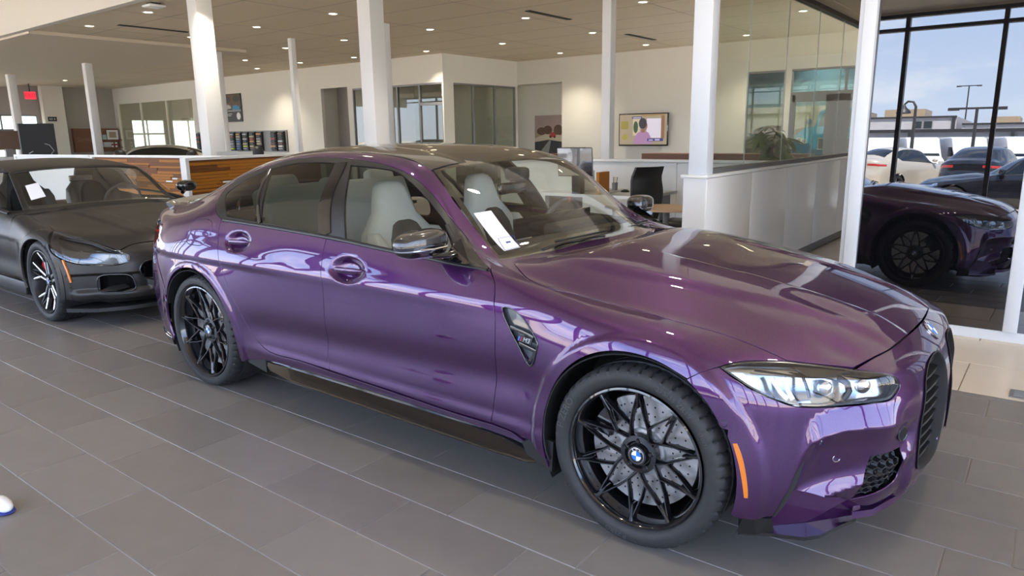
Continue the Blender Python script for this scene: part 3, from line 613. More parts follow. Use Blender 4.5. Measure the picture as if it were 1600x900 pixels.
def text_obj(name, s, size, M, mat_, parent=None, depth=.001, align='CENTER', bend=None, shear=0.0, space=1.0):
    cu = bpy.data.curves.new('tmp', 'FONT'); cu.body = s; cu.size = size; cu.align_x = align; cu.align_y = 'CENTER'; cu.extrude = depth; cu.shear = shear; cu.space_character = space; cu.resolution_u = 3
    o = bpy.data.objects.new('tmp', cu); COL.objects.link(o); bpy.context.view_layer.update()
    me = bpy.data.meshes.new_from_object(o.evaluated_get(bpy.context.evaluated_depsgraph_get())); bpy.data.objects.remove(o); bpy.data.curves.remove(cu)
    for v in me.vertices:
        c = bend(v.co) if bend else v.co
        v.co = M @ Vector(c)
    me.materials.clear(); me.materials.append(mat_); me.name = name
    return obj(name, me, None, parent)
def axes(o, x, y, z=None):
    x = Vector(x).normalized(); y = Vector(y).normalized(); z = Vector(z).normalized() if z else x.cross(y)
    m = Matrix((x, y, z)).transposed().to_4x4(); m.translation = Vector(o); return m
def roundel(parent, M, r, dome=.0015, name='emblem'):
    """round badge: dark ring with letters, quartered blue and white centre"""
    e = MB(); e.M = M; e.lathe([(0, 0), (r, 0), (r, dome*1.5), (r*.94, dome*2), (r*.64, dome*2)], 32); o = e.build(name, CHROME, parent, auto=40)
    k = MB(); k.M = M; k.lathe([(r*.93, dome*2.3), (r*.63, dome*2.3)], 32); k.build('badge_ring', GLOSSBLK, o)
    for mm, a in ((WHITE, (PI/2, PI)), (BLUEP, (0, PI/2)), (WHITE, (-PI/2, 0)), (BLUEP, (PI, 1.5*PI))):
        q = MB(); q.M = M; q.lathe([(r*.62, dome*2.4), (0.0001, dome*2.6)], 8, a0=a[0], a1=a[1]); q.build('badge_quarter', mm, o)
    for ch, an in (('B', 125), ('M', 90), ('W', 55)):
        a = math.radians(an); c = Vector((math.cos(a)*r*.78, math.sin(a)*r*.78, dome*2.5)); t = M @ Matrix.Translation(c) @ Matrix.Rotation(a-PI/2, 4, 'Z')
        text_obj('badge_letter', ch, r*.36, t, WHITE, o, depth=.0001)
    return o
# ------------------------------------------------------------------ wheels (axis y, outer face towards -y)
def tyre_mb(R, rr, w, nseg=288):
    h = w/2; s = R-rr
    prof = [(rr-.012, -h*.62), (rr+.002, -h*.80), (rr+.010, -h*.90), (rr+s*.30, -h*1.01), (rr+s*.55, -h*1.02), (rr+s*.80, -h*.97), (R-.010, -h*.90)]
    tread = [(R-.004, -h*.84), (R-.001, -h*.70), (R-.0005, -h*.52), (R-.008, -h*.50), (R-.008, -h*.44), (R, -h*.42), (R, -h*.10), (R-.008, -h*.08), (R-.008, -h*.02), (R, 0), (R, h*.34), (R-.008, h*.36), (R-.008, h*.44), (R, h*.46), (R-.001, h*.7), (R-.004, h*.84)]
    tail = [(R-.010, h*.90), (rr+s*.5, h*1.0), (rr, h*.8)]
    P = prof+tread+tail; mb = MB(); vs = []; n = nseg; sh = set(i for i in range(len(prof)-1, len(prof)+3)) | set(i for i in range(len(P)-7, len(P)-2))
    for i, (r, y) in enumerate(P):
        for k in range(n):
            q = r-(.009 if (i in sh and (k+i//2) % 6 == 0) else 0); a = 2*PI*k/n; vs.append((q*math.cos(a), y, q*math.sin(a)))
    fs = [(i*n+k, (i+1)*n+k, (i+1)*n+(k+1) % n, i*n+(k+1) % n) for i in range(len(P)-1) for k in range(n)]
    mb.add(vs, fs); return mb
def spoke_bar(mb, a, b, w0, w1, ya, yb, dep):
    """slim bar from a to b (2D x,z) with bevelled face at depth ya..yb"""
    a = np.array(a); b = np.array(b); t = (b-a)/np.linalg.norm(b-a); s = np.array([-t[1], t[0]]); vs = []
    for p, w, y in ((a, w0, ya), (b, w1, yb)):
        for off, dy in ((-.5, dep), (-.5, .004), (-.22, 0), (.22, 0), (.5, .004), (.5, dep)):
            q = p+s*w*off*(1.5 if dy == dep else 1); vs.append((q[0], y+dy, q[1]))
    mb.add(vs, [(i, i+1, i+7, i+6) for i in range(5)]+[(0, 6, 11, 5), (0, 5, 4, 3, 2, 1), (6, 7, 8, 9, 10, 11)])
def pol(r, a): return (r*math.cos(a), r*math.sin(a))
def rim_m(rl, w, a0):
    """ten-point star rim: fine double spokes that fork twice"""
    mb = MB(); h = w/2
    mb.lathe([(rl, -h-.004), (rl+.001, -h-.008), (rl-.006, -h-.010), (rl-.012, -h-.002), (rl-.018, -h+.03), (rl-.026, -h*.2), (rl-.03, h), (rl, h+.004)], 96, 'y')
    yo, yi = -h+.006, -h+.030
    for i in range(10):
        th = a0+i*PI/5; E = pol(rl-.012, th); mb_a = th+PI/10; Mi = pol(rl*.43, mb_a)
        Pm = pol(rl*.60, mb_a-.14); Pp = pol(rl*.56, mb_a+.15); En = pol(rl-.012, th+PI/5)
        spoke_bar(mb, Mi, Pm, .009, .009, yi, yi-.006, .018); spoke_bar(mb, Mi, Pp, .009, .009, yi, yi-.006, .018)
        spoke_bar(mb, Pm, E, .009, .009, yi-.006, yo, .022); spoke_bar(mb, Pp, En, .009, .009, yi-.006, yo, .022)
        H = pol(rl*.24, th if i % 2 == 0 else th+PI/5); spoke_bar(mb, Mi, H, .009, .011, yi, yi+.008, .020)
        e1 = pol(rl-.005, th); e0 = pol(rl-.075, th); spoke_bar(mb, e0, e1, .004, .020, yo+.006, yo-.006, .03)
    mb.lathe([(rl*.285, yi+.03), (rl*.27, yi+.008), (rl*.20, yi+.005), (rl*.17, yi+.016), (0, yi+.016)], 40, 'y')
    return mb, yi
def rim_z(rl, w, a0):
    """five double spokes, two-tone"""
    mb = MB(); h = w/2; fa = MB()
    mb.lathe([(rl, -h-.004), (rl+.001, -h-.008), (rl-.006, -h-.010), (rl-.012, -h-.002), (rl-.018, -h+.03), (rl-.03, h), (rl, h+.004)], 64, 'y')
    yo, yi = -h+.004, -h+.03
    for i in range(5):
        th = a0+i*2*PI/5
        for s in (-1, 1):
            spoke_bar(mb, pol(rl*.22, th+s*.30), pol(rl*.62, th+s*.17), .030, .026, yi+.004, yi, .03)
            spoke_bar(mb, pol(rl*.62, th+s*.17), pol(rl-.01, th+s*.30), .026, .020, yi, yo, .03)
            spoke_bar(mb, pol(rl*.60, th+s*.16), pol(rl-.01, th+s*.04), .016, .014, yi, yo, .03)
            spoke_bar(fa, pol(rl*.24, th+s*.30), pol(rl*.62, th+s*.17), .014, .013, yi+.002, yi-.002, .004)
            spoke_bar(fa, pol(rl*.62, th+s*.17), pol(rl-.012, th+s*.30), .013, .012, yi-.002, yo-.002, .004)
    mb.lathe([(rl*.30, yi+.03), (rl*.27, yi+.008), (rl*.18, yi+.008), (0, yi+.012)], 32, 'y')
    return mb, yi, fa
def wheel(parent, loc, R, rl, w, a0, style, letters=(), caliper=None, steer=0.0, name='wheel', cal_ang=2.6):
    if style == 'm': mb, yi = rim_m(rl, w-.03, a0); fa = None; rm = GLOSSBLK
    else: mb, yi, fa = rim_z(rl, w-.03, a0); rm = SATBLK
    o = mb.build(name, rm, parent, auto=35); o.location = loc; o.rotation_euler = (0, 0, steer)
    if fa: fa.build('polished_spoke_face', CHROME, o, auto=35)
    tyre_mb(R, rl-.004, w).build('tyre', RUBBER, o, auto=45)
    # drilled disc: rings of flat near-black dots, the holes' shade put into colour
    d = MB(); yd = yi+.050; rd = rl*.80; d.lathe([(rd*.42, yd+.012), (rd*.42, yd), (rd, yd), (rd, yd+.03), (rd*.42, yd+.03)], 72, 'y'); dd = d.build('brake_disc', STEEL, o, auto=40)
    hl = MB()
    for k in range(36):
        for j, rr in enumerate((.56, .70, .86)):
            a = 2*PI*(k+j*.33)/36; c = pol(rd*rr, a); hl.M = Matrix.Translation((c[0], yd-.0006, c[1])) @ Matrix.Rotation(PI/2, 4, 'X'); hl.add([(0, 0, 0)]+[(.0038*math.cos(q*PI/3), .0038*math.sin(q*PI/3), 0) for q in range(6)], [(0, 1+q, 1+(q+1) % 6) for q in range(6)])
    hh = hl.build('hole_shade_dots', VOID, dd); hh['kind'] = 'stuff'
    bell = MB(); bell.lathe([(rd*.44, yd+.01), (rd*.42, yd-.012), (rd*.2, yd-.016)], 40, 'y'); bell.build('disc_bell', ALU, o, auto=40)
    c = MB(); n = 10; vs = []
    for k in range(n+1):
        a = cal_ang-.42+.84*k/n
        for r, y in ((rd*.62, yd-.006), (rd*.66, yd-.024), (rd*.98, yd-.024), (rd*1.05, yd-.004), (rd*1.05, yd+.05), (rd*.62, yd+.05)): vs.append((r*math.cos(a), y, r*math.sin(a)))
    c.add(vs, [(k*6+i, k*6+(i+1) % 6, (k+1)*6+(i+1) % 6, (k+1)*6+i) for k in range(n) for i in range(6)]+[tuple(range(6)), tuple(range(n*6, n*6+6))[::-1]]); c.build('brake_caliper', caliper or GLOSSBLK, o, auto=40)
    b = MB()
    for k in range(5):
        a = a0+PI/5+k*2*PI/5; q = pol(rl*.205, a); b.M = Matrix.Translation((q[0], yi+.004, q[1])) @ Matrix.Rotation(PI/2, 4, 'X'); b.lathe([(.0001, .006), (.007, .006), (.0085, 0), (.011, -.002)], 6)
    b.build('wheel_bolts', SATBLK, o, auto=30)['kind'] = 'stuff'
    M = axes((0, yi-.006, 0), (1, 0, 0), (0, 0, 1), (0, -1, 0)); cp = MB(); cp.lathe([(.040, yi+.012), (.036, yi-.003), (.0, yi-.004)], 28, 'y'); cp.build('hub_cap', GLOSSBLK, o, auto=40)
    roundel(o, axes((0, yi-.004, 0), (1, 0, 0), (0, 0, 1), (0, -1, 0)), .030, .001, 'hub_emblem')
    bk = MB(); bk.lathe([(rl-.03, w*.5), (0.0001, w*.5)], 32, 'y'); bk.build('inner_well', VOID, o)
    for s, size, ang, rr in letters:
        def bend(c, rr=rr, ang=ang): a = ang-c.x/rr; r = rr+c.y; return (r*math.cos(a), -(w/2*1.018)+c.z*.0-.0012, r*math.sin(a))
        text_obj('tyre_lettering', s, size, Matrix.Identity(4), RUBTXT, o, depth=.0, bend=bend)
    return o
# ------------------------------------------------------------------ purple sedan
CAR = thing('sedan', 'glossy purple metallic four-door sports sedan with black star-spoke wheels, parked across the grey tiles', 'car')
def circ_arc(cx, cz, R, a0, a1, st=3.0): return [(cx+R*math.cos(math.radians(a)), cz+R*math.sin(math.radians(a))) for a in np.arange(a0, a1, st)]
def ell(cx, cz, a, b, g): return [(cx+a*math.sqrt(g)*math.cos(t), cz+b*math.sqrt(g)*math.sin(t)) for t in np.linspace(0, 2*PI, 33)]
def mir(p): return (p[0], -p[1])+tuple(p[2:])
def sm(t): t = min(1.0, max(0.0, t)); return t*t*(3-2*t)
def arc(cx, cz, R, a0, a1, n, y=-.93): return [(cx+R*math.cos(math.radians(a0+(a1-a0)*i/n)), y, cz+R*math.sin(math.radians(a0+(a1-a0)*i/n))) for i in range(n+1)]
FX, FZ, FRD = 0.005, .338, .386
RX, RZ, RRD = -2.862, .338, .374
def ppoly(poly, x, z):      # even-odd test
    c = False; n = len(poly)
    for i in range(n):
        x1, z1 = poly[i]; x2, z2 = poly[(i+1) % n]
        if (z1 > z) != (z2 > z) and x < (x2-x1)*(z-z1)/(z2-z1)+x1: c = not c
    return c
def d_side(p):
    """creases of the flank: wheel-arch bands, haunch shoulder, rocker flare"""
    x, y, z = p; D = 0.0; ay = abs(y)
    if ay > .6:
        for cx, cz, R, wd, hh in ((FX, FZ, FRD, .058, .010), (RX, RZ, RRD, .053, .010)):
            r = math.hypot(x-cx, z-cz); t = (R+wd+.012-r)/.032; D += hh*sm(t)*sm((z-.12)/.1)
        # lower door scallop and sill flare
        if -2.6 < x < -.2:
            f = sm((x+2.55)/.35)*sm((-.25-x)/.3); zc = .47+.035*(x+1.5)
            D += -.016*f*math.exp(-((z-zc)/.075)**2)+.010*f*sm((.36-z)/.05)
            D += .006*f*math.exp(-((z-.80)/.035)**2)
        # rear shoulder crease running into the tail
        if x < -1.9:
            f = sm((-1.9-x)/.5); zc = .79; D += .010*f*(sm((z-zc+.03)/.035)-sm((z-zc-.02)/.12))
    return D
def hood_ridge(x):  return .60-.10*sm((x+.5)/1.0)-.10*sm((x-.1)/.6)
def d_hood(p):
    x, y, z = p; ay = abs(y); f = sm((x+.62)/.25)*sm((.80-x)/.25)
    yr = hood_ridge(x); D = .014*f*(1-sm((ay-yr+.05)/.07))
    y2 = .33-.10*(x+.5)/1.2; f2 = sm((x+.25)/.25)*sm((.74-x)/.1); D -= .009*f2*(1-sm((ay-y2+.012)/.022))
    g = ((x-.47)/.13)**2+((ay-.36)/.055)**2; D -= .009*math.exp(-g*1.4)
    g = ((x-.56)/.10)**2+((ay-.56)/.05)**2; D -= .006*math.exp(-g*1.4)
    return D
# --- outlines used more than once
BS = OL['bseam']; DF = OL['dfront']; DB = OL['dbot']; RS = OL['rseam']; HD = OL['hood']; DLO = OL['dlo']
fr_arc = arc(FX, FZ, FRD, 197, -16, 26)      # from rear-bottom over the top to the front
rr_arc = arc(RX, RZ, RRD, 200, -12, 26)
def on(x, z): l, n = REF.cast((x, -3, z), (0, 1, 0)); return (round(l.x, 4), round(l.y, 4), round(l.z, 4))
A1 = fr_arc[-4]
seam_i = 17   # arch point where the fender ends and the bumper begins
def fender():
    P = [(*HD[0], 1)]+[tuple(p) for p in HD[1:-1]]+[(*HD[-1], 1), OL['hl'][3], OL['hl'][2], OL['hl'][1], (*OL['hl'][0][:3], 1), (*OL['fseam'][1],), (.197, -.928, .676, 1)]
    P += [p for p in fr_arc[::-1] if math.degrees(math.atan2(p[2]-FZ, p[0]-FX)) > 58 or math.degrees(math.atan2(p[2]-FZ, p[0]-FX)) < -100]
    P += [(*on(-.372, .225), 1), (*on(-.45, .275), 1), (*on(-.55, .292),), (*DF[-1], 1)]+[tuple(p) for p in DF[::-1][1:-1]]+[(*DF[0], 1), (-.80, -.70, .95, 1)]
    h = [[tuple(p) for p in OL['vent']]]
    cr_ = []
    for o_ in (.036, .052, .070):
        L_ = []
        for a in np.arange(60, 200, 3.0):
            l, n = REF.cast((FX+(FRD+o_)*math.cos(math.radians(a)), -3, FZ+(FRD+o_)*math.sin(math.radians(a))), (0, 1, 0))
            if l: L_.append(to2('U', l))
        cr_.append(L_)
    return cutout(REF, 'front_fender', 'U', P, PURPLE, CAR, holes=h, creases=cr_, h=.013, disp=d_side)
fender()
# front door, rear door: belt edge taken a little under the window trim
def on_s(p): return tuple(p)
fd = [(*DF[0], 1), *DF[1:-1], (*DF[-1], 1), *DB[::-1][1:-1], (*BS[-1], 1), *BS[::-1][1:-1], (*BS[0], 1), DLO[2], DLO[1]]
def d_handle(cx, cz, a, b, dp=.028):
    def f(p): g = ((p[0]-cx)/a)**2+((p[2]-cz)/b)**2; return -dp*(1-sm((g-.22)/1.2)) if g < 1.42 else 0.0
    return f
h1 = d_handle(-1.52, .848, .112, .056); h2 = d_handle(-2.43, .908, .104, .050)
front_doors = cutout(REF, 'front_door', 'S', fd, PURPLE, CAR, h=.014, creases=[ell(-1.52, .848, .112, .056, g_) for g_ in (.22, .42, .65, .9, 1.15, 1.42)], disp=lambda p: d_side(p)+h1(p))
rd = [(*BS[0], 1), *BS[1:-1], (*BS[-1], 1), *RS[::-1][1:-1], (*RS[0], 1), DLO[4]]
rear_doors = cutout(REF, 'rear_door', 'S', rd, PURPLE, CAR, h=.014, creases=[ell(-2.43, .908, .104, .050, g_) for g_ in (.22, .42, .65, .9, 1.15, 1.42)]+[circ_arc(RX, RZ, RRD+o_, -5, 80) for o_ in (.034, .048, .064)], disp=lambda p: d_side(p)+h2(p))
# side frame: windshield pillar, roof rail, rear pillar and haunch in one sheet
side = [(-.712, -.822, .925, 1), (-.735, -.785, .937), (-.765, -.70, .95, 1), (-.95, -.640, 1.062), (-1.08, -.620, 1.165), (-1.16, -.603, 1.232), (-1.262, -.575, 1.30), (-1.40, -.562, 1.335), (-1.62, -.556, 1.368), (-1.98, -.549, 1.384),
        (-2.30, -.545, 1.368), (-2.58, -.545, 1.325), (-2.87, -.565, 1.24), (-3.08, -.60, 1.155), (-3.20, -.64, 1.105), (-3.34, -.665, 1.065), (-3.55, -.655, 1.03), (-3.69, -.65, 1.0, 1), (-3.62, -.76, .93, 1), (-3.50, -.81, .93), (-3.36, -.838, .94, 1), (-3.34, -.86, .88), (-3.37, -.87, .84), (-3.44, -.855, .80, 1), (-3.36, -.885, .72), (-3.27, -.915, .62), (-3.215, -.925, .52, 1)]
side += [p for p in arc(RX, RZ, RRD, 152, -12, 22)]
side += [(*on(-2.44, .235), 1), (*on(-2.25, .265),), (*on(-1.72, .272),), (*on(-1.2, .268),), (*on(-.75, .258),), (*on(-.47, .262), 1), (*on(-.56, .290), 1), (*on(-.66, .2945), 1), *[(p[0], p[1], p[2]-.004) for p in DB[::-1][1:]]]
side += [(RS[-1][0], RS[-1][1], RS[-1][2]-.004)]+[tuple(p) for p in RS[::-1][1:-1]]+[(*RS[0][:2], RS[0][2], 1), (*DLO[5][:3], 1), *DLO[6:], (-.83, -.765, .965)]
cr_ = []
for o_ in (.032, .048, .065):
    L_ = []
    for a in np.arange(-10, 155, 3.0):
        l, n = REF.cast((RX+(RRD+o_)*math.cos(math.radians(a)), -3, RZ+(RRD+o_)*math.sin(math.radians(a))), (0, 1, 0))
        if l: L_.append(to2('U', l))
    cr_.append(L_)
cutout(REF, 'side_frame', 'U', side, PURPLE, CAR, holes=[OL['fuel']], creases=cr_, h=.014, disp=d_side)
cutout(REF, 'fuel_flap', 'U', OL['fuel'], PURPLE, CAR, h=.02, mirror=False, gap=.0015, disp=d_side)
# hood
hn = [(-.60, -.02, .968)]
hb = [(-.745, -.655, .94, 1), *[tuple(p) for p in HD[1:-1]], (*HD[-1], 1), OL['hl'][5], (.622, -.612, .708, 1), (.66, -.50, .722), (.688, -.407, .732), (.712, -.22, .743), (.72, -.08, .746)]
hoodP = hb+[(.722, 0, .747)]+[mir(p) for p in hb[::-1]]+[(-.66, .45, .96), (-.62, .25, .965), (-.60, 0, .968), (-.62, -.25, .965), (-.66, -.45, .96)]
cutout(REF, 'hood', 'T', hoodP, PURPLE, CAR, gap=.0035, h=.022, mirror=False, disp=d_hood)
# roof, glass
roofn = [(-1.262, -.572, 1.30, 1), (-1.40, -.559, 1.335), (-1.62, -.553, 1.368), (-1.98, -.546, 1.384), (-2.30, -.542, 1.368), (-2.58, -.542, 1.325, 1)]
roofP = roofn+[(-2.64, -.3, 1.36), (-2.66, 0, 1.366), (-2.64, .3, 1.36)]+[mir(p) for p in roofn[::-1]]+[(-1.245, .3, 1.335), (-1.235, 0, 1.34), (-1.245, -.3, 1.335)]
cutout(REF, 'roof', 'T', roofP, CARBON, CAR, h=.03, mirror=False, disp=lambda p: -.006*(1-sm((abs(p[1])-.33)/.08))*sm((p[0]+2.6)/.3))
wsn = [(-.765, -.695, .95, 1), (-.95, -.636, 1.062), (-1.08, -.616, 1.165), (-1.16, -.599, 1.232), (-1.256, -.572, 1.298, 1)]
wsP = wsn+[(-1.24, -.3, 1.33), (-1.23, 0, 1.335), (-1.24, .3, 1.33)]+[mir(p) for p in wsn[::-1]]+[(-.66, .45, .96), (-.60, .2, .965), (-.59, 0, .966), (-.60, -.2, .965), (-.66, -.45, .96)]
cutout(REF, 'windshield', 'T', wsP, GLASSW, CAR, h=.04, mirror=False, lip=.004)
i1 = [(-.80, -.655, .965, 1), (-.96, -.606, 1.06), (-1.15, -.57, 1.22), (-1.235, -.54, 1.29, 1)]
wsI = i1+[(-1.215, -.3, 1.32), (-1.205, 0, 1.325), (-1.215, .3, 1.32)]+[mir(p) for p in i1[::-1]]+[(-.74, .45, .99), (-.68, .2, .995), (-.67, 0, .996), (-.68, -.2, .995), (-.74, -.45, .99)]
cutout(REF, 'windshield_border', 'T', wsP, GLOSSBLK, CAR, holes=[wsI], h=.04, mirror=False, lip=0, off=-.003)
rgn = [(-2.60, -.535, 1.322, 1), (-2.87, -.552, 1.24), (-3.08, -.585, 1.155), (-3.20, -.60, 1.11, 1)]
rgP = rgn+[(-3.28, -.3, 1.15), (-3.30, 0, 1.16), (-3.28, .3, 1.15)]+[mir(p) for p in rgn[::-1]]+[(-2.67, .3, 1.355), (-2.69, 0, 1.36), (-2.67, -.3, 1.355)]
cutout(REF, 'rear_window', 'T', rgP, GLASSD, CAR, h=.05, mirror=False, lip=.004)
tkn = [(-3.21, -.61, 1.105, 1), (-3.34, -.655, 1.065), (-3.55, -.645, 1.03), (-3.70, -.64, 1.0, 1)]
tkP = tkn+[(-3.80, -.45, 1.02), (-3.84, -.2, 1.035), (-3.85, 0, 1.04), (-3.84, .2, 1.035), (-3.80, .45, 1.02)]+[mir(p) for p in tkn[::-1]]+[(-3.285, .3, 1.15), (-3.305, 0, 1.16), (-3.285, -.3, 1.15)]
cutout(REF, 'trunk_lid', 'T', tkP, PURPLE, CAR, h=.04, mirror=False)
# side windows and black surrounds
cutout(REF, 'front_side_window', 'U', OL['gfront'], GLASSS, CAR, h=.05, off=-.004, lip=0)
cutout(REF, 'rear_side_window', 'U', OL['grear'], GLASSD, CAR, h=.05, off=-.004, lip=0)
cutout(REF, 'quarter_window', 'U', OL['gquart'], GLASSD, CAR, h=.05, off=-.004, lip=0)
cutout(REF, 'window_surround', 'U', DLO, SATBLK, CAR, holes=[OL['gfront'], OL['grear'], OL['gquart']], h=.03, off=-.001, gap=.001)
strip(REF, 'belt_moulding', [(-.72, -.832, .93), (-.916, -.855, .945), (-1.317, -.865, .966), (-1.678, -.864, .988), (-2.259, -.866, 1.010), (-2.62, -.864, 1.018)], .020, SATBLK, CAR, off=.006)
strip(REF, 'pillar_trim', [(-1.735, -.858, .995), (-1.80, -.77, 1.14), (-1.84, -.632, 1.326)], .085, GLOSSBLK, CAR, off=.004)
strip(REF, 'window_divider', [(-2.28, -.857, 1.02), (-2.40, -.75, 1.16), (-2.462, -.637, 1.284)], .022, GLOSSBLK, CAR, off=.003)
strip(REF, 'mirror_post', [(-1.03, -.73, 1.075), (-.93, -.78, 1.01), (-.85, -.825, .955)], .018, SATBLK, CAR, off=.004)
strip(REF, 'roof_channel', [(-1.262, -.573, 1.30), (-1.40, -.560, 1.335), (-1.62, -.554, 1.368), (-1.98, -.547, 1.384), (-2.30, -.543, 1.368), (-2.58, -.543, 1.325)], .010, SATBLK, CAR, off=.001)
# bumper with recessed corner, kidney openings and mesh intakes
def sa(p): return (p[0]-abs(p[1]))*q2
ZU = [(-.30, .20), (-.255, .227), (-.225, .304), (-.197, .388), (-.176, .450), (-.155, .488), (-.122, .507), (-.05, .522), (.03, .526), (.10, .526), (.252, .522), (.60, .522)]
ZL = [(-.30, .20), (-.215, .255), (-.07, .205), (.03, .175), (.60, .175)]
ZUP = np.array(ZU)
def lin(T, a):
    if a <= T[0][0]: return T[0][1]
    for (x0, y0), (x1, y1) in zip(T, T[1:]):
        if a <= x1: return y0+(y1-y0)*(a-x0)/(x1-x0)
    return T[-1][1]
def d_bump(p):
    a = sa(p); z = p[2]; D = d_side(p); ay = abs(p[1])
    if p[0] > .35 and z < .56:
        zu, zl = lin(ZU, a), lin(ZL, a)
        # distance to the upper edge (sharp crease), lower edge soft
        if z < zu:
            du = pdist(np.array([[a, z]]), ZUP)[0]/.075
            dl = 1.0; k = max(0, min(1, du)); D -= .034*math.sin(k*PI/2)*(1-.45*sm((a+.16)/.26))*(1-sm((a-.235)/.03))
    # ledge under the lamp stands proud
    if p[0] > .3 and .15 < z < .66: zu = lin(ZU, a); fa = sm((a+.20)/.07)*(1-sm((a-.10)/.12)); D += .024*fa*(max(0, min(1, 1-(z-zu)/.075)) if z > zu else 1-sm((zu-z)/.20))
    # lamp socket bevel
    return D
HL = OL['hl']
kid = [(.78, -.105, .668, 1), (.78, -.20, .675), (.78, -.285, .662), (.78, -.335, .628), (.79, -.375, .56), (.79, -.395, .48), (.79, -.395, .40), (.79, -.385, .325, 1), (.80, -.24, .290), (.80, -.115, .300, 1), (.80, -.085, .40), (.80, -.060, .52), (.80, -.066, .62)]
kid3 = []
for p in kid:
    l, n = REF.cast((3, p[1], p[2]), (-1, 0, 0)); kid3.append((l.x, l.y, l.z)+tuple(p[3:]))
mesh3 = [(.700, -.606, .420, 1), (.772, -.492, .428, 1), (.775, -.485, .315), (.752, -.53, .285), (.662, -.628, .248, 1)]
ZS = .535
def onz(y, z=ZS): l, n = REF.cast((3, y, z), (-1, 0, 0)); return (l.x, l.y, l.z)
top_u = [(.725, 0, .742, 1), (.722, -.10, .742), (.712, -.22, .739), (.688, -.407, .728), (.66, -.50, .718), (.630, -.608, .705, 1)]
top_u += [(.684, -.568, .697), (.719, -.531, .684), (.738, -.508, .664), (.744, -.502, .644), (.731, -.548, .606), (.684, -.612, .600), (.628, -.665, .596), (.537, -.758, .599), (.494, -.799, .607), (.453, -.831, .626), (.410, -.858, .646), (.367, -.876, .669), (.320, -.886, .697), (.282, -.888, .720, 1)]
arcF = [p for p in arc(FX, FZ, FRD, 57, -14, 28)[1:]]
arcU = [p for p in arcF if p[2] > ZS+.01]; arcL = [p for p in arcF if p[2] < ZS-.01]
cutx = FX+math.sqrt(FRD**2-(ZS-FZ)**2)
seam = [(cutx, -.92, ZS, 1)]+[(*REF.near((cutx+(.60-cutx)*t, -.915+.22*t**1.6, ZS))[0][:2], ZS) for t in (.2, .4, .6, .8)]
seam = [(cutx, -.913, ZS, 1)]+[(lambda l: (l.x, l.y, ZS))(REF.cast((3*math.cos(math.radians(a)), -3*math.sin(math.radians(a))-.4, ZS), (-math.cos(math.radians(a)), math.sin(math.radians(a)), 0))[0]) for a in np.arange(56, 14, -1.0)]
seam = [p for p in seam if p[1] < -.585]+[onz(-.58+.0125*i) for i in range(15)]
ki = [i for i in range(len(kid3))]
kout = [p for p in kid3[2:8] if p[2] > ZS+.01][::-1]; kin = [p for p in kid3[9:] if p[2] > ZS+.01][::-1]
upper = top_u+[OL['fseam'][1], (.197, -.928, .674, 1)]+arcU+seam+[(*onz(-.379), 1)]+kout+[kid3[1], (*kid3[0][:3], 1)]+kin+[(*onz(-.0605), 1), (*onz(0), 1)]+[onz(0, z_) for z_ in np.arange(.55, .70, .015)]+[(lambda l: (l.x, 0, l.z))(REF.cast((x_, 0, 3), (0, 0, -1))[0]) for x_ in (.775, .76, .745)]
lowk = [(*onz(-.379), 1)]+[p for p in kid3[2:8] if p[2] < ZS-.01]+[p for p in kid3[8:] if p[2] < ZS-.01]+[(*onz(-.0605), 1)]
bot = [(.376, -.898, .232, 1), (.421, -.869, .230), (.462, -.828, .232, 1), (.485, -.808, .312, 1), (.53, -.757, .300), (.585, -.700, .282), (.645, -.638, .256, 1), (.70, -.585, .215), (.742, -.47, .200), (.77, -.30, .194), (.785, 0, .196, 1)]
lower = [(*onz(0), 1)]+lowk[::-1]+seam[::-1]+arcL+bot+[onz(0, z_) for z_ in np.arange(.215, .53, .015)]
def joined(name, objs, mat_, weld=True):
    a = objs[0]; bm = bmesh.new(); nn = []
    for o in objs:
        o.data.update(); bm.from_mesh(o.data)
        nn += [tuple(c.vector) for c in o.data.corner_normals]
    me = bpy.data.meshes.new(name); bm.to_mesh(me); bm.free(); me.materials.append(mat_)
    me.polygons.foreach_set('use_smooth', [True]*len(me.polygons)); me.normals_split_custom_set(nn)
    par = a.parent
    for o in objs: bpy.data.objects.remove(o)
    return obj(name, me, None, par)

b1 = cutout(REF, 'front_bumper', 'H', upper, PURPLE, CAR, h=.013, rs=.010, disp=d_bump, gap=0)
b2 = cutout(REF, 'front_bumper', 'D', lower, PURPLE, CAR, holes=[mesh3], creases=[[(a_-dz*.6*(a_ < -.11), lin(ZU, a_)+dz) for a_ in (-.25, -.225, -.197, -.176, -.155, -.122, -.05, .01, .073, .16, .23)] for dz in (.005, 0, -.005)], lip=.005, h=.013, rs=.010, disp=d_bump, gap=0)
BUMPER = joined('front_bumper', b1+b2, PURPLE)
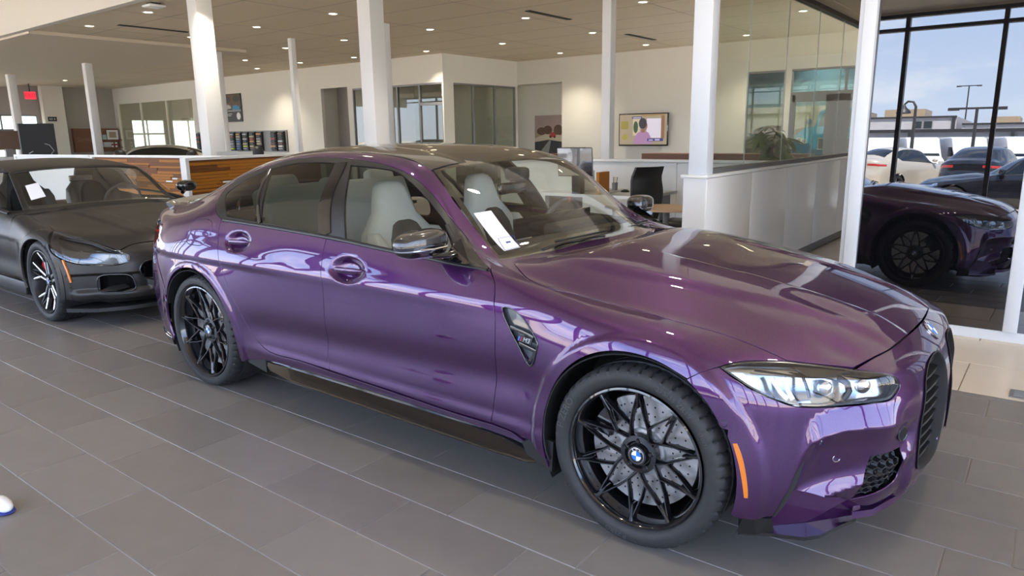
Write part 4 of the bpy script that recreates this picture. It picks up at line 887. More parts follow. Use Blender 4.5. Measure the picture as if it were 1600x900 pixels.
# wheels
wh = [('w', 0, -.93, .3375, .2585, .275), ('w', -2.857, -.93, .3395, .271, .285)]
for x, R, rl, w, yc, a0, lt in ((0, .3375, .2585, .275, .795, -1.60, [('275/35 ZR19', .028, 1.02, .298), ('(100Y)', .020, .50, .298), ('P ZERO', .040, 2.75, .300), ('P ZERO', .026, -1.75, .300)]), (-2.857, .3395, .271, .285, .785, -1.45, [('P ZERO', .034, 1.2, .306), ('285/30 ZR20', .024, 2.6, .306)])):
    for sg in (1, -1):
        o = wheel(CAR, (x, -yc*sg, R), R, rl, w, a0, 'm', lt if sg > 0 else (), None, 0 if sg > 0 else PI, cal_ang=2.5 if x == 0 else .4)
        ln = MB(); ln.M = Matrix.Translation((x, 0, R)); ln.lathe([(.405, -.90*sg), (.405, -.58*sg), (.0001, -.58*sg)], 40, 'y', a0=math.radians(-28), a1=math.radians(208)); ln.build('wheel_arch_liner', BLK, CAR)
        lp = MB(); cx, cz, Rr = (FX, FZ, FRD) if x == 0 else (RX, RZ, RRD)
def arch_lip(name, cx, cz, R, a0, a1, y0, y1):
    for sg in (1, -1):
        m = MB(); n = 40; vs = []
        for i in range(n+1):
            a = math.radians(a0+(a1-a0)*i/n); l, nn = REF.cast((cx+R*math.cos(a), -3, cz+R*math.sin(a)), (0, 1, 0)); yy = (l.y if l else y0)-d_side(Vector((cx+R*math.cos(a), -.93, cz+R*math.sin(a))))
            for rr, y in ((R+.001, yy+.004), (R-.004, yy+.006), (R+.004, yy+.05), (R+.02, y1)): vs.append((cx+rr*math.cos(a), y*sg, cz+rr*math.sin(a)))
        m.add(vs, [(i*4+k, i*4+k+1, i*4+k+5, i*4+k+4) for i in range(n) for k in range(3)]); m.build(name, BLK, CAR, auto=60)
arch_lip('arch_liner_edge', FX, FZ, FRD, -16, 197, -.93, -.80); arch_lip('arch_liner_edge', RX, RZ, RRD, -12, 160, -.93, -.80)
# sills
SK = [(-2.30, .875, .235, .02), (-2.22, .905, .215, .035), (-2.0, .930, .205, .05), (-1.2, .940, .200, .055), (-.62, .940, .196, .05), (-.46, .925, .190, .035), (-.415, .90, .19, .02)]
for sg in (1, -1):
    m = MB(); vs = []
    for x, y, z, t in SK:
        for yy, zz in ((.868, .292), (.885, .270), (.872, z+t+.004), (y-.006, z+.012), (y, z+.006), (y-.004, z), (.80, z-.004), (.80, .292)): vs.append((x, -yy*sg, zz))
    n = len(SK); m.add(vs, [((i*8+k), (i*8+(k+1) % 8), ((i+1)*8+(k+1) % 8), ((i+1)*8+k)) for i in range(n-1) for k in range(8)]+[tuple(range(8)), tuple(range((n-1)*8, n*8))[::-1]])
    m.build('side_skirt', GLOSSBLK, CAR, auto=30)
    f = MB(); f.prism([(-.47, .20), (-.355, .175), (-.348, .30), (-.40, .31), (-.50, .262)], 'y', -.905*sg, -.885*sg); f.build('mud_flap', SATBLK, CAR)
    f = MB(); f.prism([(-2.55, .23), (-2.28, .19), (-2.28, .30), (-2.46, .30)], 'y', -.885*sg, -.84*sg); f.build('rear_sill_guard', SATBLK, CAR)
# lower splitter
for sg in (1, -1):
    m = MB(); m.prism([(.368, -.868*sg), (.46, -.818*sg), (.553, -.778*sg), (.59, -.735*sg), (.66, -.55*sg), (.64, -.50*sg), (.52, -.60*sg), (.44, -.68*sg), (.368, -.74*sg)], 'z', .150, .163); m.build('front_splitter', GLOSSBLK, CAR, auto=30)
    m = MB(); m.add([(.370, -.868*sg, .155), (.420, -.842*sg, .155), (.464, -.800*sg, .155), (.463, -.828*sg, .222), (.421, -.866*sg, .229), (.375, -.895*sg, .232), (.372, -.84*sg, .155), (.43, -.78*sg, .155), (.44, -.80*sg, .222), (.376, -.86*sg, .232)], [(0, 1, 4, 5), (1, 2, 3, 4), (2, 7, 8, 3), (5, 4, 3, 8, 9), (0, 5, 9, 6)]); m.build('splitter_end_plate', SATBLK, CAR)
    m = MB(); m.add([(.445, -.770*sg, .1635), (.53, -.685*sg, .1635), (.66, -.52*sg, .1635), (.675, -.555*sg, .27), (.545, -.695*sg, .315), (.455, -.795*sg, .33)], [(0, 1, 4, 5), (1, 2, 3, 4)]); m.build('splitter_ramp', PURPLE_D, CAR)
m = MB(); m.prism([(.655, -.600), (.705, -.54), (.750, -.40), (.782, -.2), (.792, 0), (.782, .2), (.750, .40), (.705, .54), (.655, .600), (.64, .5), (.64, -.5)], 'z', .180, .205); m.build('chin_lip', PURPLE_D, CAR, auto=40)
strip(REF, 'corner_air_slot', [p for p in OL['fin']], lambda t: .008+.016*math.sin(PI*min(1, t*.9+.1)), BLK, CAR, off=-.004, side=-.35)
# grille
cav = MB(); cav.box(.60, .62, -.46, .46, .22, .68); cav.build('radiator', VOID, CAR)
for sg in (1, -1):
    kk = [(p[0], p[1]*sg, p[2]) for p in kid3]
    m = MB(); pts = rsmp3(kk, .03, True); n = len(pts); c = np.mean(pts, 0); vs = []
    for p in pts:
        dn = (p-c); dn[0] = 0; dn /= np.linalg.norm(dn)
        for ox, o in ((.004, .003), (.006, -.004), (.0, -.010), (-.07, -.012), (-.07, .004)): vs.append((p[0]+ox, p[1]+dn[1]*o, p[2]+dn[2]*o))
    m.add(vs, [(i*5+k, i*5+(k+1), ((i+1) % n)*5+k+1, ((i+1) % n)*5+k) for i in range(n) for k in range(4)]); fr_ = m.build('kidney_surround', BLK, CAR, auto=50)
    K2 = np.array([(p[1]*sg, p[2]) for p in kid3])
    for i in range(9):
        z = .318+i*.0405
        # width of the opening at this height
        ys_ = sorted(K2[a][0]+(K2[(a+1) % len(K2)][0]-K2[a][0])*(z-K2[a][1])/(K2[(a+1) % len(K2)][1]-K2[a][1]) for a in range(len(K2)) if (K2[a][1] > z) != (K2[(a+1) % len(K2)][1] > z)) if sg > 0 else ys_sorted[i]
        if sg > 0: ys_sorted = globals().get('ys_sorted', {}); ys_sorted[i] = ys_
        if len(ys_) < 2: continue
        lo, hi = ys_[0]*sg, ys_[-1]*sg; m = MB(); vs = []; N_ = 8
        for q in range(N_+1):
            y = lo+(hi-lo)*q/N_; l, nn = REF.cast((3, y, z), (-1, 0, 0)); xx = l.x-.022
            for ox, oz in ((-.035, .010), (0, .004), (.002, -.002), (-.004, -.007), (-.035, .002)): vs.append((xx+ox, y, z+oz))
        m.add(vs, [(q*5+k, q*5+(k+1) % 5, (q+1)*5+(k+1) % 5, (q+1)*5+k) for q in range(N_) for k in range(5)]); m.build('grille_bar', SATBLK, CAR, auto=50)
    # honeycomb intake
    m = MB(); P2 = np.array([to2('F', p[:3]) for p in mesh3]); L = .031
    for r in range(-2, 12):
        for c_ in range(-2, 12):
            yy = -.64+c_*L*.87+(r % 2)*L*.435; zz = .24+r*L*.75
            for k in range(6):
                a, b = PI/6+k*PI/3, PI/6+(k+1)*PI/3; mid = np.array([[yy+L*.5*math.cos((a+b)/2)*.87, zz+L*.5*math.sin((a+b)/2)*.87]])
                if not inpoly(mid, P2)[0]: continue
                if k > 2: continue
                q = []
                for w_ in (a, b):
                    py_, pz_ = yy+L*.5*math.cos(w_), zz+L*.5*math.sin(w_); l, nn = REF.cast((3, py_, pz_), (-1, 0, 0)); l = l+nn*d_bump(l); q.append((l.x+.014, l.y*sg, l.z))
                (x0, y0_, z0_), (x1, y1_, z1_) = q; t_ = .0022
                m.add([(x0-.028, y0_, z0_-t_), (x1-.028, y1_, z1_-t_), (x1-.028, y1_, z1_+t_), (x0-.028, y0_, z0_+t_), (x0-.05, y0_, z0_-t_*2.4), (x1-.05, y1_, z1_-t_*2.4), (x1-.05, y1_, z1_+t_*2.4), (x0-.05, y0_, z0_+t_*2.4)], [(0, 1, 2, 3), (0, 4, 5, 1), (3, 2, 6, 7)])
    o = m.build('honeycomb_grille', GLOSSBLK, CAR); o['kind'] = 'stuff'
    MB().box(.585, .59, -.60*sg, -.46*sg, .24, .43).build('intake_back', VOID, CAR)
# badge on the nose
l, n = REF.cast((.755, 0, 3), (0, 0, -1)); l += n*.001; roundel(CAR, axes(l, (0, 1, 0), Vector((0, 1, 0)).cross(-n) if False else n.cross(Vector((0, 1, 0))), n), .041, .0022, 'nose_emblem')
# lamps
hl_in = [(p[0], p[1], p[2]) for p in HL]
c_hl = np.mean([p[:3] for p in HL], 0)
def shrink(P, g, fr): 
    F2 = inset(rsmp([(*to2(fr, p[:3]), p[3] if len(p) > 3 else 0) for p in P], .012), g); return [tuple(q) for q in F2]
HLs = shrink(HL, .0085, 'H'); HL2 = [(*q, 0) for q in shrink(HL, .0, 'H')]
cutout(REF, 'headlight_cover', 'H', HL, GLASSC, CAR, h=.02, gap=.003, lip=.004, off=.001)
cutout(REF, 'headlight_bezel', 'H', HL2, GLOSSBLK, CAR, holes=[[(q[0], q[1], 0) for q in HLs]], h=.02, gap=.002, lip=.03, off=-.004)
LBOWL = mat('lamp_bowl_metal', (.42, .44, .47), .16, 1.0)
def d_lamp(p): return -.030-.018*math.sin(max(0, min(1, (p.z-.60)/.12))*PI)
lbowl = cutout(REF, 'headlight_bowl', 'H', HL2, LBOWL, CAR, h=.02, gap=-.004, lip=0, disp=d_lamp)
for w_, nm in (('hlbar', 'daylight_bar'), ('hlbar2', 'daylight_bar'), ): strip(REF, nm, OL[w_], .016, WHITE if False else mat('frosted_light_bar', (.80, .82, .85), .25, coat=1.0), CAR, off=-.006)
for w_, wd in (('hlc', .010), ('hldiv', .007)): strip(REF, 'lamp_divider', OL[w_], wd, GLOSSBLK, CAR, off=-.010)
strip(REF, 'lamp_divider', OL['hlin'], .022, SATBLK, CAR, off=-.010)
cutout(REF, 'lamp_brow', 'H', OL['brow'], GLOSSBLK, CAR, h=.02, off=-.008, lip=.01)
for sg in (1, -1):
    for x_, y_, z_ in ((.575, -.700, .648), (.665, -.600, .645)):
        m = MB(); m.M = axes((x_-.018, (y_+.018)*sg, z_), (.7, .7*sg, 0), (0, 0, 1), (.7, -.7*sg, 0)); m.lathe([(.022, -.01), (.024, .006), (.021, .009), (.016, .012), (.0001, .017)], 24); m.build('projector_lens', CHROME, CAR, auto=40)
# side reflector, sensors
cutout(REF, 'side_reflector', 'D', OL['reflector'], ORANGE, CAR, h=.02, off=.0115, lip=.008)
def ring(name, p, r, m1, m2, off, dp=0.0, frm=None):
    l, n = REF.near(Vector(p)); D = d_bump(l)
    for sg in (1, -1):
        nn = Vector((n.x, n.y*sg, n.z)); ll = Vector((l.x, l.y*sg, l.z))+nn*(D+off); k = MB(); k.M = axes(ll, nn.orthogonal(), nn.cross(nn.orthogonal()), nn)
        k.lathe([(r, -.004), (r, .0005), (r*.86, .0012), (r*.8, .0002)], 24); o = k.build(name, m1, CAR, auto=40)
        k = MB(); k.M = axes(ll, nn.orthogonal(), nn.cross(nn.orthogonal()), nn); k.lathe([(r*.8, .0002-dp), (.0001, .0006-dp)], 24); k.build('sensor_face', m2, o)
ring('parking_sensor', OL['pdc'][0], .0135, CHROME, PURPLE, .0); ring('parking_sensor', OL['sensor'][0], .011, SATBLK, PURPLE, .0005); ring('camera_port', OL['cam'][0], .026, GLOSSBLK, VOID, .007, -.0)
# fender vents
VT = OL['vent']; VTc = np.mean([p[:3] for p in VT], 0)
VT2 = [(VTc[0]+(p[0]-VTc[0])*1.0, p[1], VTc[2]+(p[2]-VTc[2])*1.0)+tuple(p[3:]) for p in VT]
cutout(REF, 'vent_back', 'S', VT, mat('vent_grey_gloss', (.05, .06, .065), .12, coat=1.0), CAR, gap=-.004, h=.02, off=-.016, lip=0)
strip(REF, 'vent_rim', [p[:3] for p in VT], .007, GLOSSBLK, CAR, off=.004, closed=True)
for q in ([(-.545, -.90, .728), (-.47, -.91, .716), (-.43, -.92, .706)], [(-.50, -.91, .672), (-.46, -.915, .664), (-.415, -.92, .655)], [(-.448, -.92, .61), (-.43, -.92, .635), (-.418, -.92, .66)]): strip(REF, 'vent_blade', q, .014, GLOSSBLK, CAR, off=.002)
for sg in (1, -1):
    l, n = REF.cast((-.470, -3, .692), (0, 1, 0)); l = Vector((l.x, (l.y-.004)*sg, l.z)); nn = Vector((n.x, n.y*sg, n.z)); ex = Vector((sg, 0, -.12*sg)).normalized(); M_ = axes(l, ex, nn.cross(ex), nn)
    bd = MB(); bd.M = M_; bd.box(-.034, .034, -.013, .013, -.004, .0, .002); bo_ = bd.build('model_badge', GLOSSBLK, CAR)
    for i, c_ in enumerate((BLUEP, NAVYP, RED)): bb = MB(); bb.M = M_; bb.add([(-.030+i*.0055, -.009, .001), (-.0255+i*.0055, -.009, .001), (-.0225+i*.0055, .009, .001), (-.027+i*.0055, .009, .001)], [(0, 1, 2, 3)]); bb.build('badge_stripe', c_, bo_)
    text_obj('badge_text', 'M3', .026, M_ @ Matrix.Translation((.009, 0, .001)), CHROME, bo_, depth=.001, shear=.2)
# door handles
for (cx, cz, w_) in ((-1.52, .848, .100), (-2.43, .908, .093)):
    for sg in (1, -1):
        m = MB(); n1, n2 = 18, 8; vs = []
        for i in range(n1+1):
            t = -1+2*i/n1; x = cx+w_*t; zc = cz+.004*t; l, nn = REF.cast((x, -3, zc), (0, 1, 0)); hh = .0135*(1-abs(t)**4)**.5+.001; yy = l.y-d_side(l)-(.004+.004*(1-t*t))+.018*abs(t)**6
            for k in range(n2): a = 2*PI*k/n2; vs.append((x, (yy-.006*math.cos(a))*sg, zc+hh*math.sin(a)))
        m.add(vs, [(i*n2+k, i*n2+(k+1) % n2, (i+1)*n2+(k+1) % n2, (i+1)*n2+k) for i in range(n1) for k in range(n2)]+[tuple(range(n2)), tuple(range(n1*n2, n1*n2+n2))]); m.build('door_handle', PURPLE, CAR, auto=60)
# mirrors
def superell(c, r, n=2.6, seg=28, rings=14, fn=None):
    vs = []; sp = lambda v, e: math.copysign(abs(v)**e, v)
    for i in range(rings+1):
        ph = -PI/2+PI*i/rings
        for k in range(seg):
            a = 2*PI*k/seg; p = Vector((sp(math.cos(ph), 2/n)*sp(math.cos(a), 2/n), sp(math.cos(ph), 2/n)*sp(math.sin(a), 2/n), sp(math.sin(ph), 2/n)))
            if fn: p = fn(p)
            vs.append((c[0]+p.x*r[0], c[1]+p.y*r[1], c[2]+p.z*r[2]))
    return vs, [(i*seg+k, i*seg+(k+1) % seg, (i+1)*seg+(k+1) % seg, (i+1)*seg+k) for i in range(rings) for k in range(seg)]
for sg in (1, -1):

    def fn(p): 
        t = (p.y+1)/2; p = Vector((p.x*(.55+.45*(1-t) if False else 1.0), p.y, p.z)); out = (-p.y*sg+1)/2 if False else (1-p.y)/2
        return Vector((p.x*(1-.25*out)-.25*out, p.y, p.z*(1-.18*out)+.06*(1-out)))
    def mk(nm, m_, z0, z1, sc, par):
        vs, fs = superell((-.960, -.958, 1.022), (.066*sc, .128*sc, .064*sc), 3.1, fn=fn); b = bmesh.new(); vv = [b.verts.new((x, y*sg, z)) for x, y, z in vs]
        for f in fs:
            if len(set(f)) == 4:
                try: b.faces.new([vv[i] for i in f])
                except ValueError: pass
        bmesh.ops.remove_doubles(b, verts=b.verts, dist=1e-5)
        for co, no in (((0, 0, z0), (0, 0, -1)), ((0, 0, z1), (0, 0, 1))): 
            g = bmesh.ops.bisect_plane(b, geom=b.verts[:]+b.edges[:]+b.faces[:], plane_co=co, plane_no=no, clear_outer=True)
        bmesh.ops.recalc_face_normals(b, faces=b.faces); o = obj(nm, b, m_, par, smooth=True); return o
    mc = mk('mirror_cap', CARBON, 1.028, 1.2, 1.0, CAR)
    mk('mirror_housing', GLOSSBLK, .9, 1.026, .975, mc)
    mk('mirror_band', mat('bright_mirror_band', (.5, .5, .5), .15, 1.0), 1.004, 1.010, .982, mc)
    tb = MB(); tb.tube([(-.865, -.86*sg, .985), (-.88, -.90*sg, .978), (-.92, -.94*sg, .98)], [.022, .020, .020], 8, flat=.6); tb.build('mirror_arm', GLOSSBLK, mc, auto=50)
    g_ = MB(); g_.M = axes((-1.016, -.945*sg, 1.018), (0, 1, 0), (0, 0, 1)); g_.box(-.070, .070, -.034, .034, 0, .004, .002); g_.build('mirror_glass', CHROME, mc)
    bl = MB(); bl.tube([(-.893, -.88*sg, 1.012), (-.893, -.955*sg, 1.010), (-.945, -1.045*sg, 1.010)], .004, 6); bl.build('mirror_trim_line', CHROME, mc)
    sp_ = MB(); sp_.add([(-.80, -.850*sg, .948), (-.93, -.862*sg, .957), (-.93, -.80*sg, 1.012), (-.90, -.785*sg, 1.03), (-.80, -.872*sg, .945), (-.92, -.88*sg, .955), (-.92, -.82*sg, 1.0)], [(0, 1, 2, 3), (4, 5, 6), (0, 4, 5, 1), (0, 3, 6, 4), (1, 5, 6, 2)]); sp_.build('mirror_sail', GLOSSBLK, mc)
# tail lamps and rear bumper
tl = [(-3.36, -.84, .935, 1), (-3.50, -.812, .927), (-3.62, -.762, .925, 1), (-3.70, -.70, .90), (-3.74, -.66, .87), (-3.73, -.70, .82, 1), (-3.62, -.79, .80), (-3.445, -.855, .80, 1), (-3.375, -.87, .84), (-3.345, -.86, .88)]
cutout(REF, 'tail_light', 'R', tl, GLASSR, CAR, h=.03)
cutout(REF, 'tail_light_body', 'R', tl, mat('tail_lamp_white', (.45, .30, .30), .25), CAR, h=.03, off=-.02, lip=0)
strip(REF, 'tail_light_bar', [(-3.40, -.855, .90), (-3.52, -.82, .888), (-3.66, -.755, .872)], .014, mat('tail_lamp_red', (.75, .03, .04), .2, emit=(1, .05, .05), estr=.15), CAR, off=-.004)
rbp = [(-3.215, -.925, .515, 1), (-3.27, -.915, .615), (-3.36, -.885, .715), (-3.44, -.855, .795, 1), (-3.62, -.795, .795), (-3.73, -.70, .815, 1), (-3.84, -.45, .87), (-3.88, 0, .88, 1), (-3.88, 0, .27, 1), (-3.80, -.45, .26), (-3.70, -.70, .25), (-3.62, -.775, .235, 1), (-3.40, -.88, .225), (-3.245, -.915, .22, 1)]+[p for p in arc(RX, RZ, RRD, 198, 154, 10)[1:-1]]
rb = cutout(REF, 'rear_bumper', 'R', rbp, PURPLE, CAR, h=.03, disp=d_side)
joined('rear_bumper', rb, PURPLE)
tr = cutout(REF, 'trunk_panel', 'R', [(-3.71, -.64, .995, 1), (-3.80, -.45, 1.01), (-3.86, 0, 1.03, 1), (-3.89, 0, .885, 1), (-3.84, -.45, .875), (-3.735, -.67, .83, 1)], PURPLE, CAR, h=.04); joined('trunk_panel', tr, PURPLE)
strip(REF, 'rear_valance_fin', [on(-3.25, .215), on(-3.42, .215), (-3.60, -.79, .215), (-3.70, -.70, .22)], .055, GLOSSBLK, CAR, off=.012)
# boot spoiler
sp = [(-3.60, -.66, 1.028), (-3.70, -.55, 1.035), (-3.77, -.3, 1.05), (-3.79, 0, 1.055)]
m = MB(); P3 = rsmp3(sp+[(p[0], -p[1], p[2]) for p in sp[:-1][::-1]], .06); vs = []
for p in P3: vs += [(p[0]+.06, p[1], p[2]-.004), (p[0], p[1], p[2]+.012), (p[0]-.035, p[1]*1.01, p[2]+.020), (p[0]-.03, p[1], p[2]-.006)]
m.add(vs, [(i*4+k, i*4+(k+1) % 4, (i+1)*4+(k+1) % 4, (i+1)*4+k) for i in range(len(P3)-1) for k in range(4)]+[(0, 1, 2, 3)]); m.build('boot_spoiler', CARBON, CAR, auto=40)
# sticker sheet on the windshield, wipers
st = [tuple(p) for p in OL['sticker']]
tag(cutout(REF, 'window_sticker', 'T', st, PAPER, CAR, h=.05, off=.003, mirror=False, gap=0, lip=.0)[0], 'white printed price sheet with a small navy seal at its foot')
bx = OL['stbox']; C4 = [Vector(p[:3]) for p in bx]
def on_ws(p): l, n = REF.near(p); return l+n*.0042
def quad_lines(pts, w, name, m_):
    k = MB()
    for a, b in zip(pts, pts[1:]+pts[:1]):
        t = (b-a).normalized(); l, n = REF.near(a); s_ = t.cross(n)*w; k.add([on_ws(a)-s_, on_ws(b)-s_, on_ws(b)+s_, on_ws(a)+s_], [(0, 1, 2, 3)])
    k.build(name, m_, CAR)
cc = sum(C4, Vector())/4; quad_lines([cc+(p-cc)*.92 for p in C4], .0012, 'printed_frame', NAVYP)
S4 = [Vector(p[:3]) for p in OL['sticker']]; u_ = (S4[1]-S4[0]).normalized(); v_ = (S4[3]-S4[0]); Lv = v_.length; v_.normalize(); l, n = REF.near(cc)
k = MB()
for i in range(13):
    a = S4[0]+v_*(Lv*(.06+.045*i))+u_*.008; b = a+u_*(.03+.028*((i*37) % 5)/4); w_ = .0009
    k.add([on_ws(a), on_ws(b), on_ws(b+v_*w_*2), on_ws(a+v_*w_*2)], [(0, 1, 2, 3)])
k.build('printed_text_rows', mat('grey_print', (.45, .46, .55), .6), CAR)['kind'] = 'stuff'
k = MB(); nn_ = n; ctr = on_ws(cc)+n*.0002; k.add([ctr+u_*a+v_*b for a, b in ((-.012, -.010), (.012, -.010), (.011, .004), (0, .014), (-.011, .004))], [(0, 1, 2, 3, 4)]); k.build('printed_seal', NAVYP, CAR)
for pts in ([(-.655, -.53, .972), (-.66, -.40, .982), (-.62, -.25, .99), (-.60, -.05, .994)], [(-.655, .12, .984), (-.66, .25, .985), (-.68, .40, .98), (-.72, .60, .968)]):
    m = MB(); m.tube(pts, [.012, .010, .007, .006], 8, flat=.5); o = m.build('wiper_arm', SATBLK, CAR, auto=60)
    m = MB(); m.tube([(p[0]-.022, p[1], p[2]+.006) for p in pts[1:]], .005, 6); m.build('wiper_blade', BLK, o)
# ------------------------------------------------------------------ cabin of the sedan
def soft(name, m_, parent, boxes, lv=2):
    """cushion shapes: rough boxes rounded by subdivision"""
    bm = bmesh.new()
    for (cx, cy, cz, sx, sy, sz, rx, tp) in boxes:
        g = bmesh.ops.create_cube(bm, size=1); M = Matrix.Translation((cx, cy, cz)) @ Matrix.Rotation(rx, 4, 'Y')
        for v in g['verts']:
            k = tp if v.co.z > 0 else 1.0; v.co = M @ Vector((v.co.x*sx*(k*.5+.5), v.co.y*sy*k, v.co.z*sz))
    bmesh.ops.bevel(bm, geom=bm.edges[:], offset=.03, segments=3, affect='EDGES', profile=.5)
    return obj(name, bm, m_, parent, smooth=True)
def shell_loft(name, m_, parent, secs, y0):
    """seat back: rounded sections (z, x centre, half width, half depth)"""
    vs = []; N_ = 20; k = MB()
    for z, x, w, t in secs:
        for q in range(N_): a = 2*PI*q/N_; c, s_ = math.cos(a), math.sin(a); vs.append((x+t*math.copysign(abs(c)**.6, c), y0+w*math.copysign(abs(s_)**.55, s_), z))
    n = len(secs); k.add(vs, [(i*N_+q, i*N_+(q+1) % N_, (i+1)*N_+(q+1) % N_, (i+1)*N_+q) for i in range(n-1) for q in range(N_)]+[tuple(range(N_))[::-1], tuple(range((n-1)*N_, n*N_))])
    return k.build(name, m_, parent, auto=75)
def seat(parent, x, y, m1, m2, sc=1.0):
    s = shell_loft('seat', m1, parent, [(.46, x+.14, .24, .27), (.50, x+.13, .26, .30), (.57, x+.13, .255, .29), (.60, x+.12, .23, .26)], y)
    shell_loft('backrest', m1, s, [(.55, x-.11, .23, .08), (.70, x-.14, .255, .085), (.85, x-.18, .255, .08), (.95, x-.205, .235, .075), (1.01, x-.222, .18, .07), (1.06, x-.235, .135, .062), (1.13, x-.25, .115, .056), (1.19, x-.262, .095, .05), (1.215, x-.268, .070, .04), (1.225, x-.27, .035, .025)], y)
    for sg in (-1, 1): shell_loft('seat_bolster', m1, s, [(.58, x-.05, .045, .09), (.75, x-.09, .05, .085), (.90, x-.13, .045, .07), (.97, x-.16, .02, .04)], y+sg*.215)
    shell_loft('seat_insert', m2, s, [(.60, x-.06, .14, .05), (.80, x-.105, .15, .045), (.93, x-.14, .13, .04), (1.0, x-.165, .09, .03), (1.03, x-.185, .05, .02)], y)
    return s
seat(CAR, -1.52, -.37, SEATW, SEATD); seat(CAR, -1.52, .37, SEATW, SEATD)
soft('rear_bench', SEATW, CAR, [(-2.30, 0, .56, .50, 1.25, .18, -.10, 1), (-2.62, 0, .90, .16, 1.25, .56, -.35, .92), (-2.72, -.40, 1.17, .09, .26, .13, -.3, .85), (-2.72, .40, 1.17, .09, .26, .13, -.3, .85), (-2.72, 0, 1.15, .09, .22, .10, -.3, .85)])
m = MB(); m.prism([(-1.10, .70), (-1.08, .93), (-.95, .955), (-.80, .925), (-.70, .88), (-.70, .60), (-1.0, .60)], 'y', -.60, .60); m.build('dashboard', DASH, CAR, auto=30)
m = MB(); m.box(-1.12, -.98, .10, .64, .925, .985, .025); m.build('instrument_hood', DASH, CAR, auto=40)
m = MB(); m.box(-1.115, -1.10, -.15, .58, .93, 1.035, .004); m.build('curved_display', GLOSSBLK, CAR)
m = MB(); m.box(-2.0, -.95, -.13, .13, .45, .70, .03); m.build('centre_console', DASH, CAR, auto=40)
sw = thing('tmp', 'x', 'x'); bpy.data.objects.remove(sw)
m = MB(); m.M = axes((-1.20, .37, .93), (0, 1, 0), (-.42, 0, -.90) if False else (.42, 0, .90)); R_ = .182; vs = []
for i in range(40):
    a = 2*PI*i/40
    for k in range(8): b = 2*PI*k/8; rr = R_+.016*math.cos(b); vs.append((rr*math.cos(a), rr*math.sin(a), .014*math.sin(b)))
m.add(vs, [(i*8+k, ((i+1) % 40)*8+k, ((i+1) % 40)*8+(k+1) % 8, i*8+(k+1) % 8) for i in range(40) for k in range(8)])
whl = m.build('steering_wheel', SEATD, CAR, auto=60); Mw = m.M.copy()
m = MB(); m.M = Mw; m.box(-.17, .17, -.02, .02, -.008, .008, .005).box(-.02, .02, -.17, 0, -.008, .008, .005).box(-.06, .06, -.055, .055, -.02, .012, .01); m.build('wheel_spokes', SEATD, whl, auto=40)
m = MB(); m.M = Mw; vs = [((R_+.0175*math.cos(b))*math.cos(a), (R_+.0175*math.cos(b))*math.sin(a), .0155*math.sin(b)) for a in (PI/2-.05, PI/2+.05) for b in [2*PI*k/8 for k in range(8)]]; m.add(vs, [(k, (k+1) % 8, 8+(k+1) % 8, 8+k) for k in range(8)]); m.build('centre_mark', RED, whl)
m = MB(); m.box(-1.245, -1.215, -.12, .12, 1.15, 1.21, .014); o = m.build('inner_mirror', GLOSSBLK, CAR, auto=40); m = MB(); m.box(-1.255, -1.14, -.045, .045, 1.22, 1.29, .02); m.build('camera_pod', DASH, o, auto=40)
m = MB(); m.box(-3.0, -.5, -.80, .80, .30, .34); m.build('cabin_floor', BLK, CAR)
m = MB(); m.box(-3.15, -2.62, -.66, .66, .98, 1.0); m.build('parcel_shelf', BLK, CAR)
m = MB(); m.prism([(-1.30, .30), (-.55, .30), (-.50, .80), (-.64, .80), (-.66, .35)], 'y', -.62, .62); m.build('firewall', VOID, CAR)
m = MB(); m.prism([(-2.64, .30), (-3.5, .30), (-3.5, .95), (-3.1, .97), (-2.80, .97)], 'y', -.80, .80); m.build('boot_bulkhead', VOID, CAR)
dc = [(-.72, -.84, .91, 1), (-2.60, -.86, 1.0, 1), (-2.45, -.9, .35, 1), (-.68, -.9, .33, 1)]
cutout(REF, 'door_lining', 'S', [(-.74, -.84, .905, 1), (-1.317, -.863, .95), (-1.678, -.862, .97), (-2.60, -.862, 1.0, 1), (-2.40, -.92, .40, 1), (-.68, -.9, .33, 1)], DASH, CAR, h=.08, off=-.05, lip=0)
hl_ = [(-1.32, -.52, 1.33, 1), (-2.50, -.50, 1.34, 1)]
cutout(REF, 'headliner', 'T', hl_+[mir(p) for p in hl_[::-1]], LINER, CAR, h=.08, off=-.03, mirror=False, lip=0)
B('underbody', VOID, CAR, -3.6, .55, -.62, .62, .17, .22)
# ------------------------------------------------------------------ dark satin roadster behind the sedan
def _z(x, y, z):
    x2 = x*.95 if x > 0 else x*1.06; w = sm((z-.32)/.38)
    if x > -.75: z2 = z-.085*w
    elif x > -2.9: z2 = z-(.085+.06*sm((z-.95)/.4))*w
    else: z2 = z-.10*w
    if x < -2.4: x2 = x2+(-2.4-x)*.35
    y2 = y*.985
    if x > -.6 and z > .6: y2 *= 1.0
    return (x2, y2, z2)
g = lambda W: [[_z(*p) for p in r] for r in W]
_n = _m3net(); ZG, ZF, ZR = g(_n[0]), g(_n[1]), g(_n[2])
for k in range(2, 8):       # taller wing crowns, flatter bonnet between them
    for j, dz in ((6, .018), (7, .028), (8, .010), (9, -.030), (10, -.035), (11, -.035)): p = ZG[k][j]; ZG[k][j] = (p[0], p[1], p[2]+dz*(1 if k > 2 else .5))
ZREF = Ref(ZG, ZF, ZR)
RD = thing('roadster', 'satin dark grey two-seat roadster with pale spoked wheels, behind the purple sedan', 'car', (-5.41, .03, 0))
RD_parts = []
def zs(x, z, c=0): l, n = ZREF.cast((x, -3, z), (0, 1, 0)); return (l.x, l.y, l.z, c)
def zt(x, y, c=0): l, n = ZREF.cast((x, y, 3), (0, 0, -1)); return (l.x, l.y, l.z, c)
def zf(y, z, c=0): l, n = ZREF.cast((3, y, z), (-1, 0, 0)); return (l.x, l.y, l.z, c)
